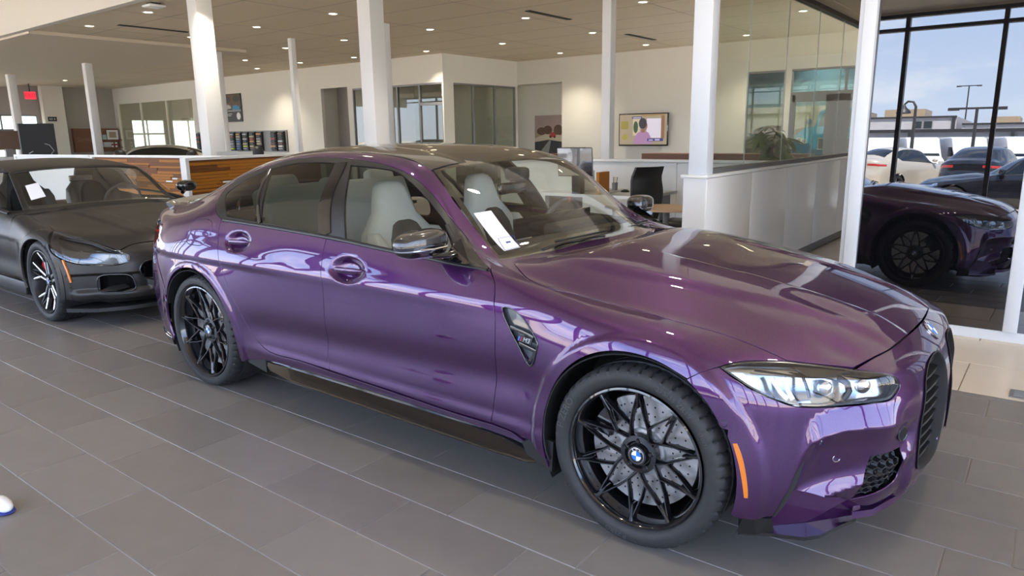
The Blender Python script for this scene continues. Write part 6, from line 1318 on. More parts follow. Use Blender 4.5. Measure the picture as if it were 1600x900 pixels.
# ------------------------------------------------------------------ cubicle partitions with oak slats
def slat_partition(label, A, Bp, top, wood_from=0.0, nm='slatted_partition'):
    A = Vector((A[0], A[1], 0)); Bv = Vector((Bp[0], Bp[1], 0)); d = (Bv-A); L = d.length; d.normalize(); n = Vector((d.y, -d.x, 0))
    M_ = Matrix((d, n, (0, 0, 1))).transposed().to_4x4(); M_.translation = A
    t = thing(nm, label, 'partition', (0, 0, 0), group='waist-high cubicle partitions')
    def bx(name, m, *b): k = MB(); k.M = M_; k.box(*b); return k.build(name, m, t)
    bx('end_post', WHITEP, -.03, .03, -.05, .05, 0, top); bx('cap_rail', WHITEP, .03, L, -.05, .05, top-.035, top); bx('inner_panel', WHITEP, .03, L, -.045, -.015, .05, top-.035)
    rnd = random.Random(int(L*100)); z = .12; z1 = top-.04
    if wood_from is not None:
        k = MB(); k.M = M_; k.box(wood_from+.03, L, -.012, .004, .1, z1); k.build('slat_backing', WOOD2, t)
        while z < z1-.03:
            h = .046; x = wood_from+.04
            while x < L-.05:
                w = rnd.uniform(.5, 1.3); x2 = min(L, x+w); m = WOOD if rnd.random() < .7 else WOOD2; off = rnd.choice((.0, .006, .012))
                bx('oak_slat', m, x, x2, .005, .018+off, z+.005, z+h-.002 if rnd.random() < .75 else z+h-.014)
                if rnd.random() < .09: bx('pale_inset', WHITEP, x+.05, x+.05+rnd.uniform(.1, .2), .018, .034, z+.012, z+.034)
                x = x2+.001
            z += h
    else: bx('outer_panel', WHITEP, .03, L, .0, .03, .1, z1)
    return t
slat_partition('oak-slatted cubicle partition with a white end post, right behind the roof of the purple sedan', (-8.51, 2.06), (-9.35, 4.95), 1.20)
slat_partition('long oak-slatted cubicle partition behind the windshield of the dark roadster', (-12.7, 2.61), (-9.0, 2.93), 1.20)
slat_partition('plain white cubicle partition left of the oak slats, behind the dark roadster', (-15.6, 2.36), (-12.76, 2.60), 1.20, None, 'white_partition')
lw = thing('low_wall', 'low white wall below the television, behind the black office chair', 'partition', (0, 0, 0))
for a, b in ((-5.9, -4.4), (-4.4, -2.95), (-2.95, -1.52)): B('wall_panel', WHITEP, lw, a+.003, b-.003, 5.74, 5.80, .08, 1.06)
B('wall_cap', WHITEP, lw, -5.9, -1.5, 5.70, 5.86, 1.065, 1.10, .003)
B('cabinet', WALNUT, None, -4.75, -2.0, 8.2, 8.6, 0, 1.10); tag(bpy.data.objects['cabinet'], 'walnut cabinet top showing above the low white wall, under the television', 'cabinet')
o = B('cabinet', WALNUT, None, -7.3, -6.2, 8.5, 8.9, 0, 1.07); tag(o, 'short walnut cabinet top behind the sedan roof, under the recess picture', 'cabinet')
# ------------------------------------------------------------------ desk corner
dk = thing('desk', 'pale desk with a white edge beyond the windshield pillar of the purple sedan', 'desk', (0, 0, 0))
B('desktop', P_LGR, dk, -4.2, -2.75, 4.35, 5.35, .70, .735, .003); B('desk_edge', WHITEP, dk, -4.2, -2.75, 4.33, 4.35, .70, .736)
for x in (-4.12, -2.83): B('leg', GREYMETAL, dk, x-.03, x+.03, 4.45, 5.25, 0, .70)
oc = thing('desk_divider', 'orange oak divider at the left end of the desk', 'divider', (0, 0, 0)); B('divider_board', WOOD, oc, -3.34, -3.30, 4.36, 4.60, .736, 1.0)
mo = thing('computer_monitor', 'black monitor seen from behind on the desk', 'monitor', (0, 0, 0)); k = MB(); k.M = axes((-3.60, 4.30, 1.12), (1, .25, 0), (-.05, 0, 1)); k.box(-.22, .22, -.17, .17, -.015, .015, .008); k.build('monitor_back', GLOSSBLK, mo); B('monitor_stand', SATBLK, mo, -3.66, -3.54, 4.32, 4.42, .736, 1.0)
bg_ = thing('gift_bag', 'black paper bag with green ribbon and a round white mark, behind the monitor', 'bag', (0, 0, 0)); B('bag_body', SATBLK, bg_, -4.12, -3.84, 4.75, 4.92, .99, 1.28); 
B('bag_support', WHITEP, bg_, -4.2, -3.75, 4.7, 5.0, .736, .985); k = MB(); k.tube([(-4.06, 4.745, 1.27), (-4.0, 4.742, 1.16), (-3.94, 4.745, 1.27)], .008, 6); k.build('green_ribbon', mat('green_ribbon', (.0, .22, .14), .5), bg_); k = MB(); k.M = axes((-4.0, 4.743, 1.15), (1, 0, 0), (0, 0, 1), (0, -1, 0)); k.lathe([(.035, 0), (.0001, .003)], 16); k.build('round_mark', P_WHT, bg_)
pc = thing('pencil_cup', 'dark cup of pencils on the desk, left of the office chair', 'cup', (-3.45, 5.0, .736)); MB().lathe([(.0001, .002), (.035, .002), (.038, .10), (.034, .10), (.032, .01)], 14).build('cup', GREYMETAL, pc, auto=40)
for i, c in enumerate((NAVYP, ORANGE, pm('yellow', (.7, .6, .05)), P_BLK)): k = MB(); k.tube([(-.015+.01*i, .0, .01), (-.03+.02*i, .01, .17)], .004, 5); k.build('pencil', c, pc)
o = MB(); o.M = Matrix.Translation((-3.22, 4.85, .736)); o.lathe([(.055, 0), (.05, .018), (.03, .03), (.0001, .034)], 16); o = o.build('computer_mouse', SATBLK, auto=40); tag(o, 'black computer mouse on the desk beside the office chair', 'mouse')
o = B('desk_pad', P_GRY, None, -3.75, -3.30, 4.6, 5.05, .736, .742); tag(o, 'grey writing pad lying on the desk', 'pad')
ch = thing('office_chair', 'black high-backed office chair beside the low white wall', 'chair', (-2.50, 3.95, 0), math.radians(152))
vs = []; n = 12
for i in range(n+1):
    t = i/n; z = .50+.60*t; xo = .06*math.sin(t*PI)+(.10*(t-.8)/.2 if t > .8 else 0); w = .20-.03*abs(t-.55)*2
    for yy, dx in ((-w, .03), (-w*.5, 0), (0, -.012), (w*.5, 0), (w, .03)): vs.append((-.05+xo*-1+dx, yy, z)); 
k = MB(); m5 = 5; front = [(x+.035, y, z) for x, y, z in vs]; N_ = len(vs)
k.add(vs+front, [(i*5+j, i*5+j+1, (i+1)*5+j+1, (i+1)*5+j) for i in range(n) for j in range(4)]+[(N_+i*5+j, N_+(i+1)*5+j, N_+(i+1)*5+j+1, N_+i*5+j+1) for i in range(n) for j in range(4)]+[(i*5, (i+1)*5, N_+(i+1)*5, N_+i*5) for i in range(n)]+[(i*5+4, N_+i*5+4, N_+(i+1)*5+4, (i+1)*5+4) for i in range(n)]+[(n*5+j, n*5+j+1, N_+n*5+j+1, N_+n*5+j) for j in range(4)])
k.build('backrest', SATBLK, ch, auto=60)
B('back_bracket', GREYMETAL, ch, -.12, -.05, -.05, .05, .50, .64, .01); MB().box(-.02, .45, -.24, .24, .42, .50, .03).build('seat', SATBLK, ch, auto=50); MB().lathe([(.03, .10), (.03, .42)], 12).build('gas_column', CHROME, ch, auto=40)
for s in (-1, 1): k = MB(); k.tube([(.1, .25*s, .44), (.12, .30*s, .5), (.12, .30*s, .64), (.0, .30*s, .66), (.28, .30*s, .66)], .016, 8); k.build('armrest', GREYMETAL, ch, auto=60)
for i in range(5):
    a = 2*PI*i/5; l = MB(); l.tube([(.03*math.cos(a), .03*math.sin(a), .11), (.30*math.cos(a), .30*math.sin(a), .075)], [.022, .015], 8); l = l.build('leg', SATBLK, ch, auto=60); c = MB(); c.M = Matrix.Translation((.30*math.cos(a), .30*math.sin(a), .03)); c.lathe([(.0001, -.015), (.03, -.015), (.03, .015), (.0001, .015)], 14, 'y'); c.build('castor', BLK, l, auto=40)
tb = thing('round_table', 'small round oak table behind the end of the white cabinet wall', 'table', (-1.98, 3.42, 0)); MB().lathe([(.0001, .715), (.30, .715), (.31, .72), (.31, .738), (.0001, .74)], 32).build('tabletop', noise_mat('light_oak', (.50, .34, .20), (.56, .39, .24), 8), tb, auto=40); MB().lathe([(.22, 0), (.22, .012), (.03, .02), (.025, .715)], 20).build('pedestal', GREYMETAL, tb, auto=40)
st_ = thing('stool', 'low black upholstered seat below the small round table', 'stool', (-2.42, 4.78, 0)); MB().box(-.24, .24, -.20, .20, .30, .45, .05).build('cushion', SATBLK, st_, auto=60)
for sx in (-1, 1):
    for sy in (-1, 1): MB().box(sx*.2-.015, sx*.2+.015, sy*.16-.015, sy*.16+.015, 0, .305).build('leg', GREYMETAL, st_)
# potted plant behind the glass
pl = thing('potted_plant', 'broad-leaved green plant behind the glass partition, before the mural', 'plant', (-1.98, 6.5, 0)); MB().lathe([(.0001, 0), (.15, 0), (.19, .34), (.17, .34), (.16, .30), (.0001, .30)], 20).build('pot', WHITEP, pl, auto=40)
k = MB(); k.tube([(0, 0, .3), (.02, .01, .8), (0, 0, 1.25)], [.02, .016, .01], 8); k.build('stem', P_BRN, pl, auto=60)
rnd = random.Random(3)
def leaf_me():
    vs = []; fs = []
    for i in range(7):
        t = i/6; w = .034*math.sin(PI*min(1, t*.92+.05))**.8; z = -.10*t*t; vs += [(-w, t*.24, z-.006), (0, t*.24, z+.004), (w, t*.24, z-.006)]
    for i in range(6):
        for j in range(2): fs.append((i*3+j, i*3+j+1, i*3+j+4, i*3+j+3))
    m = bpy.data.meshes.new('leaf'); m.from_pydata(vs, [], fs); m.materials.append(LEAF); m.polygons.foreach_set('use_smooth', [True]*len(m.polygons)); return m
LM = leaf_me()
for b in range(20):
    a = rnd.uniform(0, 2*PI); r = rnd.uniform(.02, .20); z = rnd.uniform(1.12, 1.52); c = Vector((r*math.cos(a), r*math.sin(a), z))
    for q in range(6):
        o = bpy.data.objects.new('leaf', LM); COL.objects.link(o); o.parent = pl; o.location = c; o.rotation_euler = (rnd.uniform(-.7, .25), rnd.uniform(-.2, .2), a-PI/2+(q-2.5)*.75); s = rnd.uniform(.7, 1.15); o.scale = (s, s, s)
# people at the desks, only the crowns of their heads above the partitions
def sitter(label, x, y, z_top, rz):
    t = thing('person', label, 'person', (x, y, z_top-1.28), rz)
    V = [(0, 0, .50), (0, 0, .75), (0, 0, .96), (.0, 0, 1.06), (.01, 0, 1.15), (0, .17, .95), (.02, .22, .74), (.20, .18, .66), (0, -.17, .95), (.02, -.22, .74), (.20, -.18, .66), (.0, .09, .48), (.38, .11, .50), (.40, .11, .06), (.0, -.09, .48), (.38, -.11, .50), (.40, -.11, .06), (.50, .11, .03), (.50, -.11, .03)]
    Eg = [(0, 1), (1, 2), (2, 3), (3, 4), (2, 5), (5, 6), (6, 7), (2, 8), (8, 9), (9, 10), (0, 11), (11, 12), (12, 13), (0, 14), (14, 15), (15, 16), (13, 17), (16, 18)]
    rad = [.15, .14, .12, .055, .085, .065, .05, .03, .065, .05, .03, .085, .07, .045, .085, .07, .045, .035, .035]
    me = bpy.data.meshes.new('body'); me.from_pydata(V, Eg, []); o = bpy.data.objects.new('body', me); COL.objects.link(o); md = o.modifiers.new('s', 'SKIN'); md.use_smooth_shade = True
    for i, v in enumerate(me.skin_vertices[0].data): v.radius = (rad[i], rad[i])
    me.skin_vertices[0].data[0].use_root = True; o.modifiers.new('u', 'SUBSURF').levels = 1; bpy.context.view_layer.update()
    m2 = bpy.data.meshes.new_from_object(o.evaluated_get(bpy.context.evaluated_depsgraph_get())); bpy.data.objects.remove(o); m2.materials.clear(); m2.materials.append(mat('dark_shirt', (.03, .03, .05), .8)); obj('body', m2, None, t, smooth=True)
    hd = MB(); hd.M = Matrix.Translation((.02, 0, 1.17)); vs, fs = superell((0, 0, 0), (.095, .075, .115), 2.1, 16, 10); hd.add(vs, [f for f in fs if len(set(f)) == 4]); hd.tube([(.09, 0, -.01), (.113, 0, -.025)], [.012, .014], 6).tube([(.0, .072, 0), (.0, .086, 0)], .02, 8).tube([(.0, -.072, 0), (.0, -.086, 0)], .02, 8); h = hd.build('head', SKIN, t, auto=70)
    for s in (-1, 1): e = MB(); e.M = Matrix.Translation((.108, .03*s, 1.18)); e.lathe([(.009, 0), (.0001, .004)], 8, 'x'); e.build('eye', P_BLK, h)
    hr = MB(); hr.M = Matrix.Translation((0, 0, 1.185)); vs, fs = superell((0, 0, .012), (.108, .088, .118), 2.1, 20, 12); hr.add(vs, [f for f in fs if len(set(f)) == 4 and min(vs[q][2] for q in f) > -.03+max(0, max(vs[q][0] for q in f)-.03)*1.1]); hr.build('hair', HAIR, t, auto=70)
    return t
sitter('seated person with short black hair behind the oak partition right of the thick column', -9.42, 3.80, 1.30, 2.6)
sitter('seated person whose black hair shows above the oak slats behind the dark roadster', -12.9, 3.15, 1.25, -2.0)
sitter('seated person, just the hair top showing left of the thick column', -12.1, 4.12, 1.22, 1.0)
o = thing('desk_monitor', 'pale computer monitor behind the oak partition, left of the black-haired person', 'monitor', (0, 0, 0)); k = MB(); k.M = axes((-9.25, 3.15, 1.14), Vector((.3, .95, 0)), (0, 0, 1)); k.box(-.16, .16, -.14, .12, -.01, .01, .004); k.build('screen', P_LGR, o); B('stand', GREYMETAL, o, -9.31, -9.23, 3.1, 3.2, .75, 1.02)
for nm_, lb, x0, x1, y0, y1 in (('desk', 'desk hidden behind the right oak partition, carrying the pale monitor', -9.75, -9.12, 3.02, 3.5), ):
    t = thing(nm_, lb, 'desk', (0, 0, 0)); B('desktop', WHITEP, t, x0, x1, y0, y1, .71, .75); [B('leg', GREYMETAL, t, x0+.02, x1-.02, y, y+.04, 0, .71) for y in (y0+.05, y1-.1)]
# white shoe tip at the left edge
k = MB(); vs, fs = superell((-2.165, -2.20, .024), (.075, .030, .024), 2.3, 20, 10); k.add(vs, [f for f in fs if len(set(f)) == 4]); 
sh = k.build('shoe', WHITEP, auto=60); tag(sh, 'white shoe tip just entering at the left edge of the floor', 'shoe'); k = MB(); vs, fs = superell((-2.165, -2.20, .006), (.078, .033, .006), 3, 20, 8); k.add(vs, [f for f in fs if len(set(f)) == 4]); k.build('sole', NAVYP, sh, auto=60)
# floor box on the cream tiles
o = B('floor_box', GREYMETAL, None, .98, 1.12, 1.60, 1.74, .0005, .006); tag(o, 'small grey metal floor box in the cream tiles at the right edge', 'floor box'); B('box_lid', ALU, o, 1.0, 1.10, 1.62, 1.72, .006, .008)
# ------------------------------------------------------------------ entry glazing and cabinet wall
def tilt_pane(par, a, b):
    k = MB(); k.box(a, b, -.003, .003, -1.40, 1.40); o = k.build('glass_pane', DARKPANE, par); o.location = (0, 2.87, 1.465); o.rotation_euler = (math.radians(-1.05), 0, 0)
ew = plate('window_3', WHITEM, -.20, 3.2, 2.83, 2.92, 0, .07)
for x, nm in ((-.155, 'frame_post'), (.905, 'frame_post'), (2.0, 'frame_post')):
    B(nm, WHITEM, ew, x-.042, x+.042, 2.81, 2.93, .07, 2.86, .004)
for a, b in ((-.113, .863), (.947, 1.958), (2.042, 3.2)): tilt_pane(ew, a, b); B('pane_gasket', DKMETAL, ew, a, b, 2.85, 2.89, .07, .085)
B('frame_post', WHITEM, ew, -.235, -.198, 2.86, 2.92, .0, 2.86)
# half-height cabinet run with glass above
cab = thing('cabinet_wall', 'long waist-high run of white cabinet panels beneath the glass partition, right of the purple sedan', 'cabinet', (0, 0, 0))
B('end_panel', WHITEP, cab, -1.49, -1.29, 2.72, 2.74, 0, 1.10)
ys = [2.72, 3.80, 4.90, 6.02, 7.12, 8.3]
for a, b in zip(ys, ys[1:]): B('cabinet_panel', WHITEP, cab, -1.30, -1.28, a+.003, b-.003, .10, 1.07, .001)
B('carcass', WHITEP, cab, -1.49, -1.305, 2.74, 8.3, .0, 1.07)
B('plinth', GREYMETAL, cab, -1.44, -1.30, 2.76, 8.3, .0, .098); B('cap', WHITEP, cab, -1.51, -1.27, 2.70, 8.3, 1.075, 1.10, .003)
B('sill_rail', GREYMETAL, cab, -1.42, -1.32, 2.86, 8.3, 1.10, 1.14)
gp = thing('glass_partition', 'frameless glass partition standing on the white cabinet run', 'partition')
for a, b in zip([2.87]+ys[1:-1], ys[1:]): B('glass_panel', PANEGREY, gp, -1.376, -1.366, a+.004, b-.004, 1.14, 2.80)
for y in ys[1:-1]: B('panel_joint', CLEAR if False else WHITEM, gp, -1.374, -1.368, y-.004, y+.004, 1.14, 2.80)
B('head_rail', DKMETAL, gp, -1.41, -1.33, 2.86, 8.3, 2.80, 2.85)
plate('trim_3', CEIL2, -1.49, -1.19, 2.86, 8.4, 2.85, H)
tag(B('column', WHITEM, None, -1.45, -1.29, 2.72, 2.86, 1.10, NH, .004), 'pale square post rising from the end of the white cabinet run', 'column')
# ------------------------------------------------------------------ columns
def column(x, y, w, label, z0=0.0, top=H, wd=None):
    o = MB().box(x-w/2, x+w/2, y-w/2, y+w/2, z0, top, .004).build('column', WALLP2, None, auto=40); tag(o, label, 'column', 'white square columns of the hall'); return o
WALLP2 = mat('white_column_paint', (.74, .74, .72), .55)
column(-10.1, 3.42, .27, 'thick white square column behind the orange slatted partition, catching warm lamp light')
column(-7.0, 4.22, .26, 'thickest white column, rising behind the roof of the purple sedan')
column(-10.12, 7.35, .15, 'thin white column just right of and behind the thickest one')
column(-13.27, 7.39, .12, 'thin white column between the colour sample rack and the dark wall niche')
column(-16.3, 7.35, .13, 'thin white column showing just beside the thick one near the framed poster')
column(-21.32, 6.27, .20, 'thin white column crossing in front of the walnut wall panel')
column(-26.64, 6.07, .22, 'thin white column farthest left, beside the dark board')
column(-4.02, 5.78, .135, 'slim white column standing on the low white wall near the television', z0=1.1)
# ------------------------------------------------------------------ ceiling fittings
def ceiling_light(x, y, i, z=H, power=0, near=False):
    o = thing('ceiling_light', LIGHT_NEAR if near else LIGHT_FAR, 'light', (x, y, z), group='downlights over the car bay' if near else 'recessed downlights of the hall ceiling')
    MB().lathe([(.10, 0), (.10, -.006), (.075, -.008), (.07, -.002)], 20).build('trim_ring', WHITEP, o, auto=40)
    MB().lathe([(.0001, -.003), (.07, -.003)], 20).build('lamp_disc', LAMP, o)
    if power:
        l = bpy.data.lights.new('downlight', 'SPOT'); l.energy = power; l.color = (1, .90, .75); l.spot_size = math.radians(115); l.spot_blend = .8; l.shadow_soft_size = .07
        lo = bpy.data.objects.new('downlight', l); COL.objects.link(lo); lo.parent = o; lo.location = (0, 0, -.03)
LIGHT_FAR = 'small round warm-white downlight in the beige ceiling'; LIGHT_NEAR = 'small round downlight in the raised ceiling above the purple sedan'
LT = [(-12.12, 3.6), (-14.51, 3.6), (-14.64, 5.76), (-17.0, 3.6), (-19.4, 3.91), (-19.67, 6.5), (-17.3, 6.1), (-12.3, 5.88), (-18.16, 9.29), (-17.7, 10.85), (-12.65, 8.4), (-14.89, 8.37), (-12.89, 11.37), (-10.01, 8.55), (-10.4, 11.52),
      (-7.6, 8.72), (-10.58, 14.35), (-7.73, 11.42), (-5.07, 8.72), (-7.91, 14.34), (-5.29, 14.35), (-3.23, 11.66), (-21.96, 5.6), (-22.22, 8.16), (-24.52, 8.03), (-9.9, 5.9), (-7.4, 6.0), (-4.9, 6.0), (-26, 5.2), (-15.4, 11.0), (-20.2, 11.0), (-23.5, 10.8), (-5.2, 3.8), (-3.0, 5.6), (-2.9, 8.7), (-29, 8.6), (-3.9, 15.85), (-15.0, 14.3), (-29.4, 14.6), (-22.5, 15), (-2.2, 15.85), (-25.0, 5.9), (-9.62, 3.22)]  # mural and office lamps here are unseen, added to brighten those rooms
ORD = ['first', 'second', 'third', 'fourth', 'fifth', 'sixth', 'seventh', 'eighth', 'ninth', 'tenth', 'eleventh']
ROWS = [(5.0, 'row nearest the bulkhead'), (7.4, 'second row from the bulkhead'), (10.0, 'third row from the bulkhead'), (13.0, 'fourth row from the bulkhead'), (20, 'row farthest back')]
rows = {}
for i, (x, y) in enumerate(LT): rows.setdefault(next(n_ for lim, n_ in ROWS if y < lim), []).append((x, y, i))
for n_, L_ in rows.items():
    L_.sort(key=lambda q: q[0])
    for k_, (x, y, i) in enumerate(L_):
        LIGHT_FAR = 'round warm ceiling downlight, %s from the left in the %s' % (ORD[k_], n_); ceiling_light(x, y, i, power=215 if i % 2 == 0 else 0)  # the row farthest back also counts the added mural and office lamps
NEAR = [(-5.5, -1.2), (-3.2, -1.2), (-.9, -1.2), (1.4, -1.2), (-5.5, 1.2), (-3.2, 1.2), (-.9, 1.2), (1.4, 1.2)]
for i, (x, y) in enumerate(NEAR):
    LIGHT_NEAR = 'round downlight over the purple sedan, %s counting from its tail, %s side' % (ORD[i % 4], 'camera' if y < 0 else 'entry'); ceiling_light(x, y, i, NH, 55, True)
for x, y, dy, lab in ((-13.95, 4.6, .7, 'dark slot air vent in the ceiling nearest the bulkhead, top left'), (-7.06, 8.75, .7, 'dark slot air vent in the ceiling above the office windows'), (-7.27, 12.85, .7, 'dark slot air vent close to the slim column'), (-18.9, 4.9, .8, 'dark slot air vent left of the thick column'), (-17.2, 7.5, .7, 'dark slot air vent just left of the thick column, partly hidden by it')):
    o = MB().box(x-.06, x+.06, y-dy, y+dy, H-.012, H-.002); t = o.build('air_vent', GRILLE); tag(t, lab, 'vent')
    B('vent_blade', SATBLK, t, x-.012, x+.012, y-dy, y+dy, H-.016, H-.011)
o = thing('ceiling_sensor', 'flat white access point under the bulkhead at the top left', 'sensor', (-11.2, 3.25, H))
B('mount_plate', DKMETAL, o, -.08, .08, -.08, .08, -.03, 0); B('housing', WHITEP, o, -.14, .14, -.14, .14, -.07, -.03, .02)
# ------------------------------------------------------------------ plain cars built from a light version of the body net
_G, _F, _R = _m3net()
def net_map(f):
    g = lambda W: [[f(*p) for p in r] for r in W]
    return g(_G), g(_F), g(_R)
def low_ref(f, level=3): return Ref(*net_map(f), level=level)
DL2 = [(p[0], p[2]) for p in DLO]
WSX = [(-.80, .93), (-1.22, 1.33)]
def plain_car(name, label, paint, ref, f, loc, rz, wheel_R=.335, rim=ALU, tail=False, group=None):
    t = thing(name, label, 'car', loc, rz, group)
    dl = [f(x, .75, z)[::2] for x, z in DL2]; xs = [f(x, .0, 1.2)[0] for x in (-.80, -1.22, -2.69, -3.25)]
    # split faces of the smooth body into paint and glass
    C = ref.co[ref.tri].mean(1); Nn = ref.nr[ref.tri].mean(1); ing = inpoly(C[:, ::2], np.array(dl)) & (np.abs(Nn[:, 1]) > .45) & (np.abs(C[:, 1]) > .45)
    zb = f(-.8, 0, .965)[2]
    ws = (C[:, 2] > zb+.01) & (np.abs(Nn[:, 1]) < .5) & (((C[:, 0] < xs[0]+.14) & (C[:, 0] > xs[1]-.01)) | ((C[:, 0] < xs[2]) & (C[:, 0] > xs[3]))) & (np.abs(C[:, 1]) < .66-.0*(C[:, 2]))
    wy = np.abs(C[:, 1]) < np.interp(C[:, 2], [zb, f(0, 0, 1.33)[2]], [.64, .53]); g = ing | (ws & wy)
    wc = [(0, wheel_R), (f(-2.857, 0, .3)[0], wheel_R)]
    hole = np.zeros(len(C), bool)
    for cx, cz in wc: hole |= (np.hypot(C[:, 0]-cx, C[:, 2]-cz) < wheel_R+.045) & (np.abs(C[:, 1]) > .60)
    for nm, k, m_ in (('body_shell', ~g & ~hole, paint), ('windows', g & ~hole, CARGLASS)):
        tri = ref.tri[k]; u, inv = np.unique(tri, return_inverse=True); me = bpy.data.meshes.new(nm); me.from_pydata(ref.co[u].tolist(), [], inv.reshape(-1, 3).tolist()); me.update(); obj(nm, me, m_, t, smooth=True)
    w0 = None
    for cx, cz in wc:
        for s in (1, -1):
            y = f(cx, .80, .3)[1]
            k = MB(); k.lathe([(wheel_R*.70, -.115), (wheel_R*.97, -.112), (wheel_R, -.09), (wheel_R, .10), (wheel_R*.7, .11)], 36, 'y'); o = k.build('wheel', RUBBER, t, auto=40); o.location = (cx, -y*s, wheel_R); o.rotation_euler = (0, 0, 0 if s > 0 else PI)
            k = MB(); k.lathe([(wheel_R*.70, -.117), (wheel_R*.66, -.105), (wheel_R*.64, -.05), (.001, -.05)], 30, 'y')
            k.build('wheel_barrel', SATBLK, o, auto=40); k = MB()
            for i in range(5): a = i*2*PI/5; [spoke_bar(k, pol(.04, a+q*.5), pol(wheel_R*.67, a+q*.12), .03, .025, -.10, -.108, .02) for q in (-1, 1)]
            k.lathe([(.05, -.09), (.05, -.105), (.001, -.107)], 16, 'y'); k.build('wheel_spokes', rim, o, auto=35)
    B('underside', VOID, t, wc[1][0]-.5, .45, -.60, .60, .20, .5)
    # lamps
    for s in (1, -1):
        for nm, m_, pts, w in (('head_lamp', CHROME, [(.30, -.88, .70), (.48, -.80, .66), (.66, -.63, .65)], .07), ('rear_lamp', TAILR, [(-3.42, -.86, .87), (-3.62, -.79, .87), (-3.80, -.60, .88), (-3.86, -.40, .885)], .075)):
            strip(ref, nm, [f(*p) for p in pts], w, m_, t, off=.006, mirror=False) if s > 0 else [setattr(o_, 'parent', t) for o_ in _mirrored(ref, nm, [f(*p) for p in pts], w, m_)]
        mb = MB(); p = f(-.93, -.95, 1.03); mb.M = Matrix.Translation((p[0], -abs(p[1])*s*-1, p[2])); vs, fs = superell((0, 0, 0), (.07, .10, .06), 2.5, 16, 8); mb.add(vs, [q for q in fs if len(set(q)) == 4]); mb.build('door_mirror', paint, t, auto=60)
    strip(ref, 'window_line', [f(-.72, -.84, .93), f(-1.6, -.865, .985), f(-2.62, -.864, 1.018)], .02, SATBLK, t, off=.005)
    return t
def _mirrored(ref, nm, pts, w, m_):
    a = strip(ref, nm, pts, w, m_, None, off=.006, mirror=True); bpy.data.objects.remove(a[0]); return [a[1]]
CARGLASS = mat('dark_car_glass', (.010, .013, .014), .03, spec=.9)
TAILR = mat('red_lamp_lens', (.45, .02, .02), .15, coat=1.0)
CREAMP = paint_mat('cream_metallic_paint', (.50, .45, .37), (.60, .55, .47), metal=.25)
BLACKP = paint_mat('black_paint', (.008, .009, .014), (.02, .022, .03), metal=.3)
ident = lambda x, y, z: (x, y, z)
suv = lambda x, y, z: (x*.98, y*1.02, z*1.22 if z < .35 else .427+(z-.35)*1.20)
RL = low_ref(ident); RS_ = low_ref(suv)
plain_car('coupe', 'cream coupe whose roof shows behind the oak partitions', CREAMP, RL, ident, (-19.4, 5.1, 0), math.radians(-116)).scale = (.92, .92, .92)
plain_car('sedan', 'black sedan outside, seen mirrored in the dark entry pane', BLACKP, RL, ident, (-1.0, -11.7, -.05), PI, rim=CHROME)
plain_car('suv', 'black SUV outside with its tail to the building, mirrored in the dark entry pane', BLACKP, RS_, suv, (-.9, -21.8, -.05), math.radians(-82), .36, CHROME)
plain_car('suv', 'cream SUV outside, leftmost in the dark entry pane reflection', CREAMP, RS_, suv, (-3.3, -23.5, -.05), math.radians(-62), .36, CHROME)
# ------------------------------------------------------------------ outside
ASPH = noise_mat('pale_concrete_yard', (.46, .39, .30), (.52, .45, .36), .6, .85, detail=6)
g = struct('ground', ([(-140, -160, -.05), (140, -160, -.05), (140, -6.1, -.05), (-140, -6.1, -.05)], [(0, 1, 2, 3)]), ASPH)
g = struct('ground_side', ([(6.7, -6.1, -.05), (140, -6.1, -.05), (140, 90, -.05), (6.7, 90, -.05)], [(0, 1, 2, 3)]), ASPH)
g = struct('ground_rear', ([(-140, -6.1, -.06), (-33.3, -6.1, -.06), (-33.3, 90, -.06), (-140, 90, -.06)], [(0, 1, 2, 3)]), ASPH)
g = struct('ground_north', ([(-33.3, 18.3, -.06), (6.7, 18.3, -.06), (6.7, 90, -.06), (-33.3, 90, -.06)], [(0, 1, 2, 3)]), ASPH)
for i, (x, y0, y1) in enumerate([(-8.6, -26, -20), (-5.9, -26, -20), (-3.2, -26, -20), (-.5, -26, -20)]): o = B('parking_line', P_WHT, g, x-.05, x+.05, y0, y1, -.059, -.056)
VANW = mat('van_white', (.75, .76, .78), .3, coat=.6)
def van(x, y, label):
    t = thing('van', label, 'van', (x, y, -.05), PI/2+math.radians(-22), 'white vans in a row by the far building')
    prof = [(-3.0, .35), (-3.0, 2.55), (-2.9, 2.68), (.9, 2.70), (1.3, 2.60), (1.62, 2.12), (2.2, 1.45), (2.75, 1.25), (2.95, 1.05), (3.0, .40), (2.9, .30), (-2.9, .28)]
    k = MB(); k.prism(prof, 'y', -.98, .98); b = k.build('body', VANW, t); md = b.modifiers.new('b', 'BEVEL'); md.width = .08; md.segments = 2
    k = MB(); k.add([(1.64, -.78, 2.08), (1.64, .78, 2.08), (2.18, .86, 1.48), (2.18, -.86, 1.48)], [(0, 1, 2, 3)]); k.M = Matrix.Translation((.03, 0, .03)); k.build('windshield', CARGLASS, t)
    for s in (1, -1):
        k = MB(); k.add([(1.5, .99*s, 2.05), (.75, .99*s, 2.05), (.75, .99*s, 1.45), (2.0, .99*s, 1.45)], [(0, 1, 2, 3)]); k.build('side_window', CARGLASS, t)
        for xx in (2.1, -2.1): k = MB(); k.M = Matrix.Translation((xx, .88*s, .35)); k.lathe([(.001, -.12), (.22, -.12), (.35, -.11), (.35, .11), (.001, .11)], 24, 'y'); k.build('wheel', RUBBER, t, auto=40)
        B('head_lamp', CHROME, t, 2.93, 3.0, (.6 if s > 0 else -.9), (.9 if s > 0 else -.6), .95, 1.15)
    B('grille', SATBLK, t, 2.96, 3.01, -.5, .5, .70, 1.05)
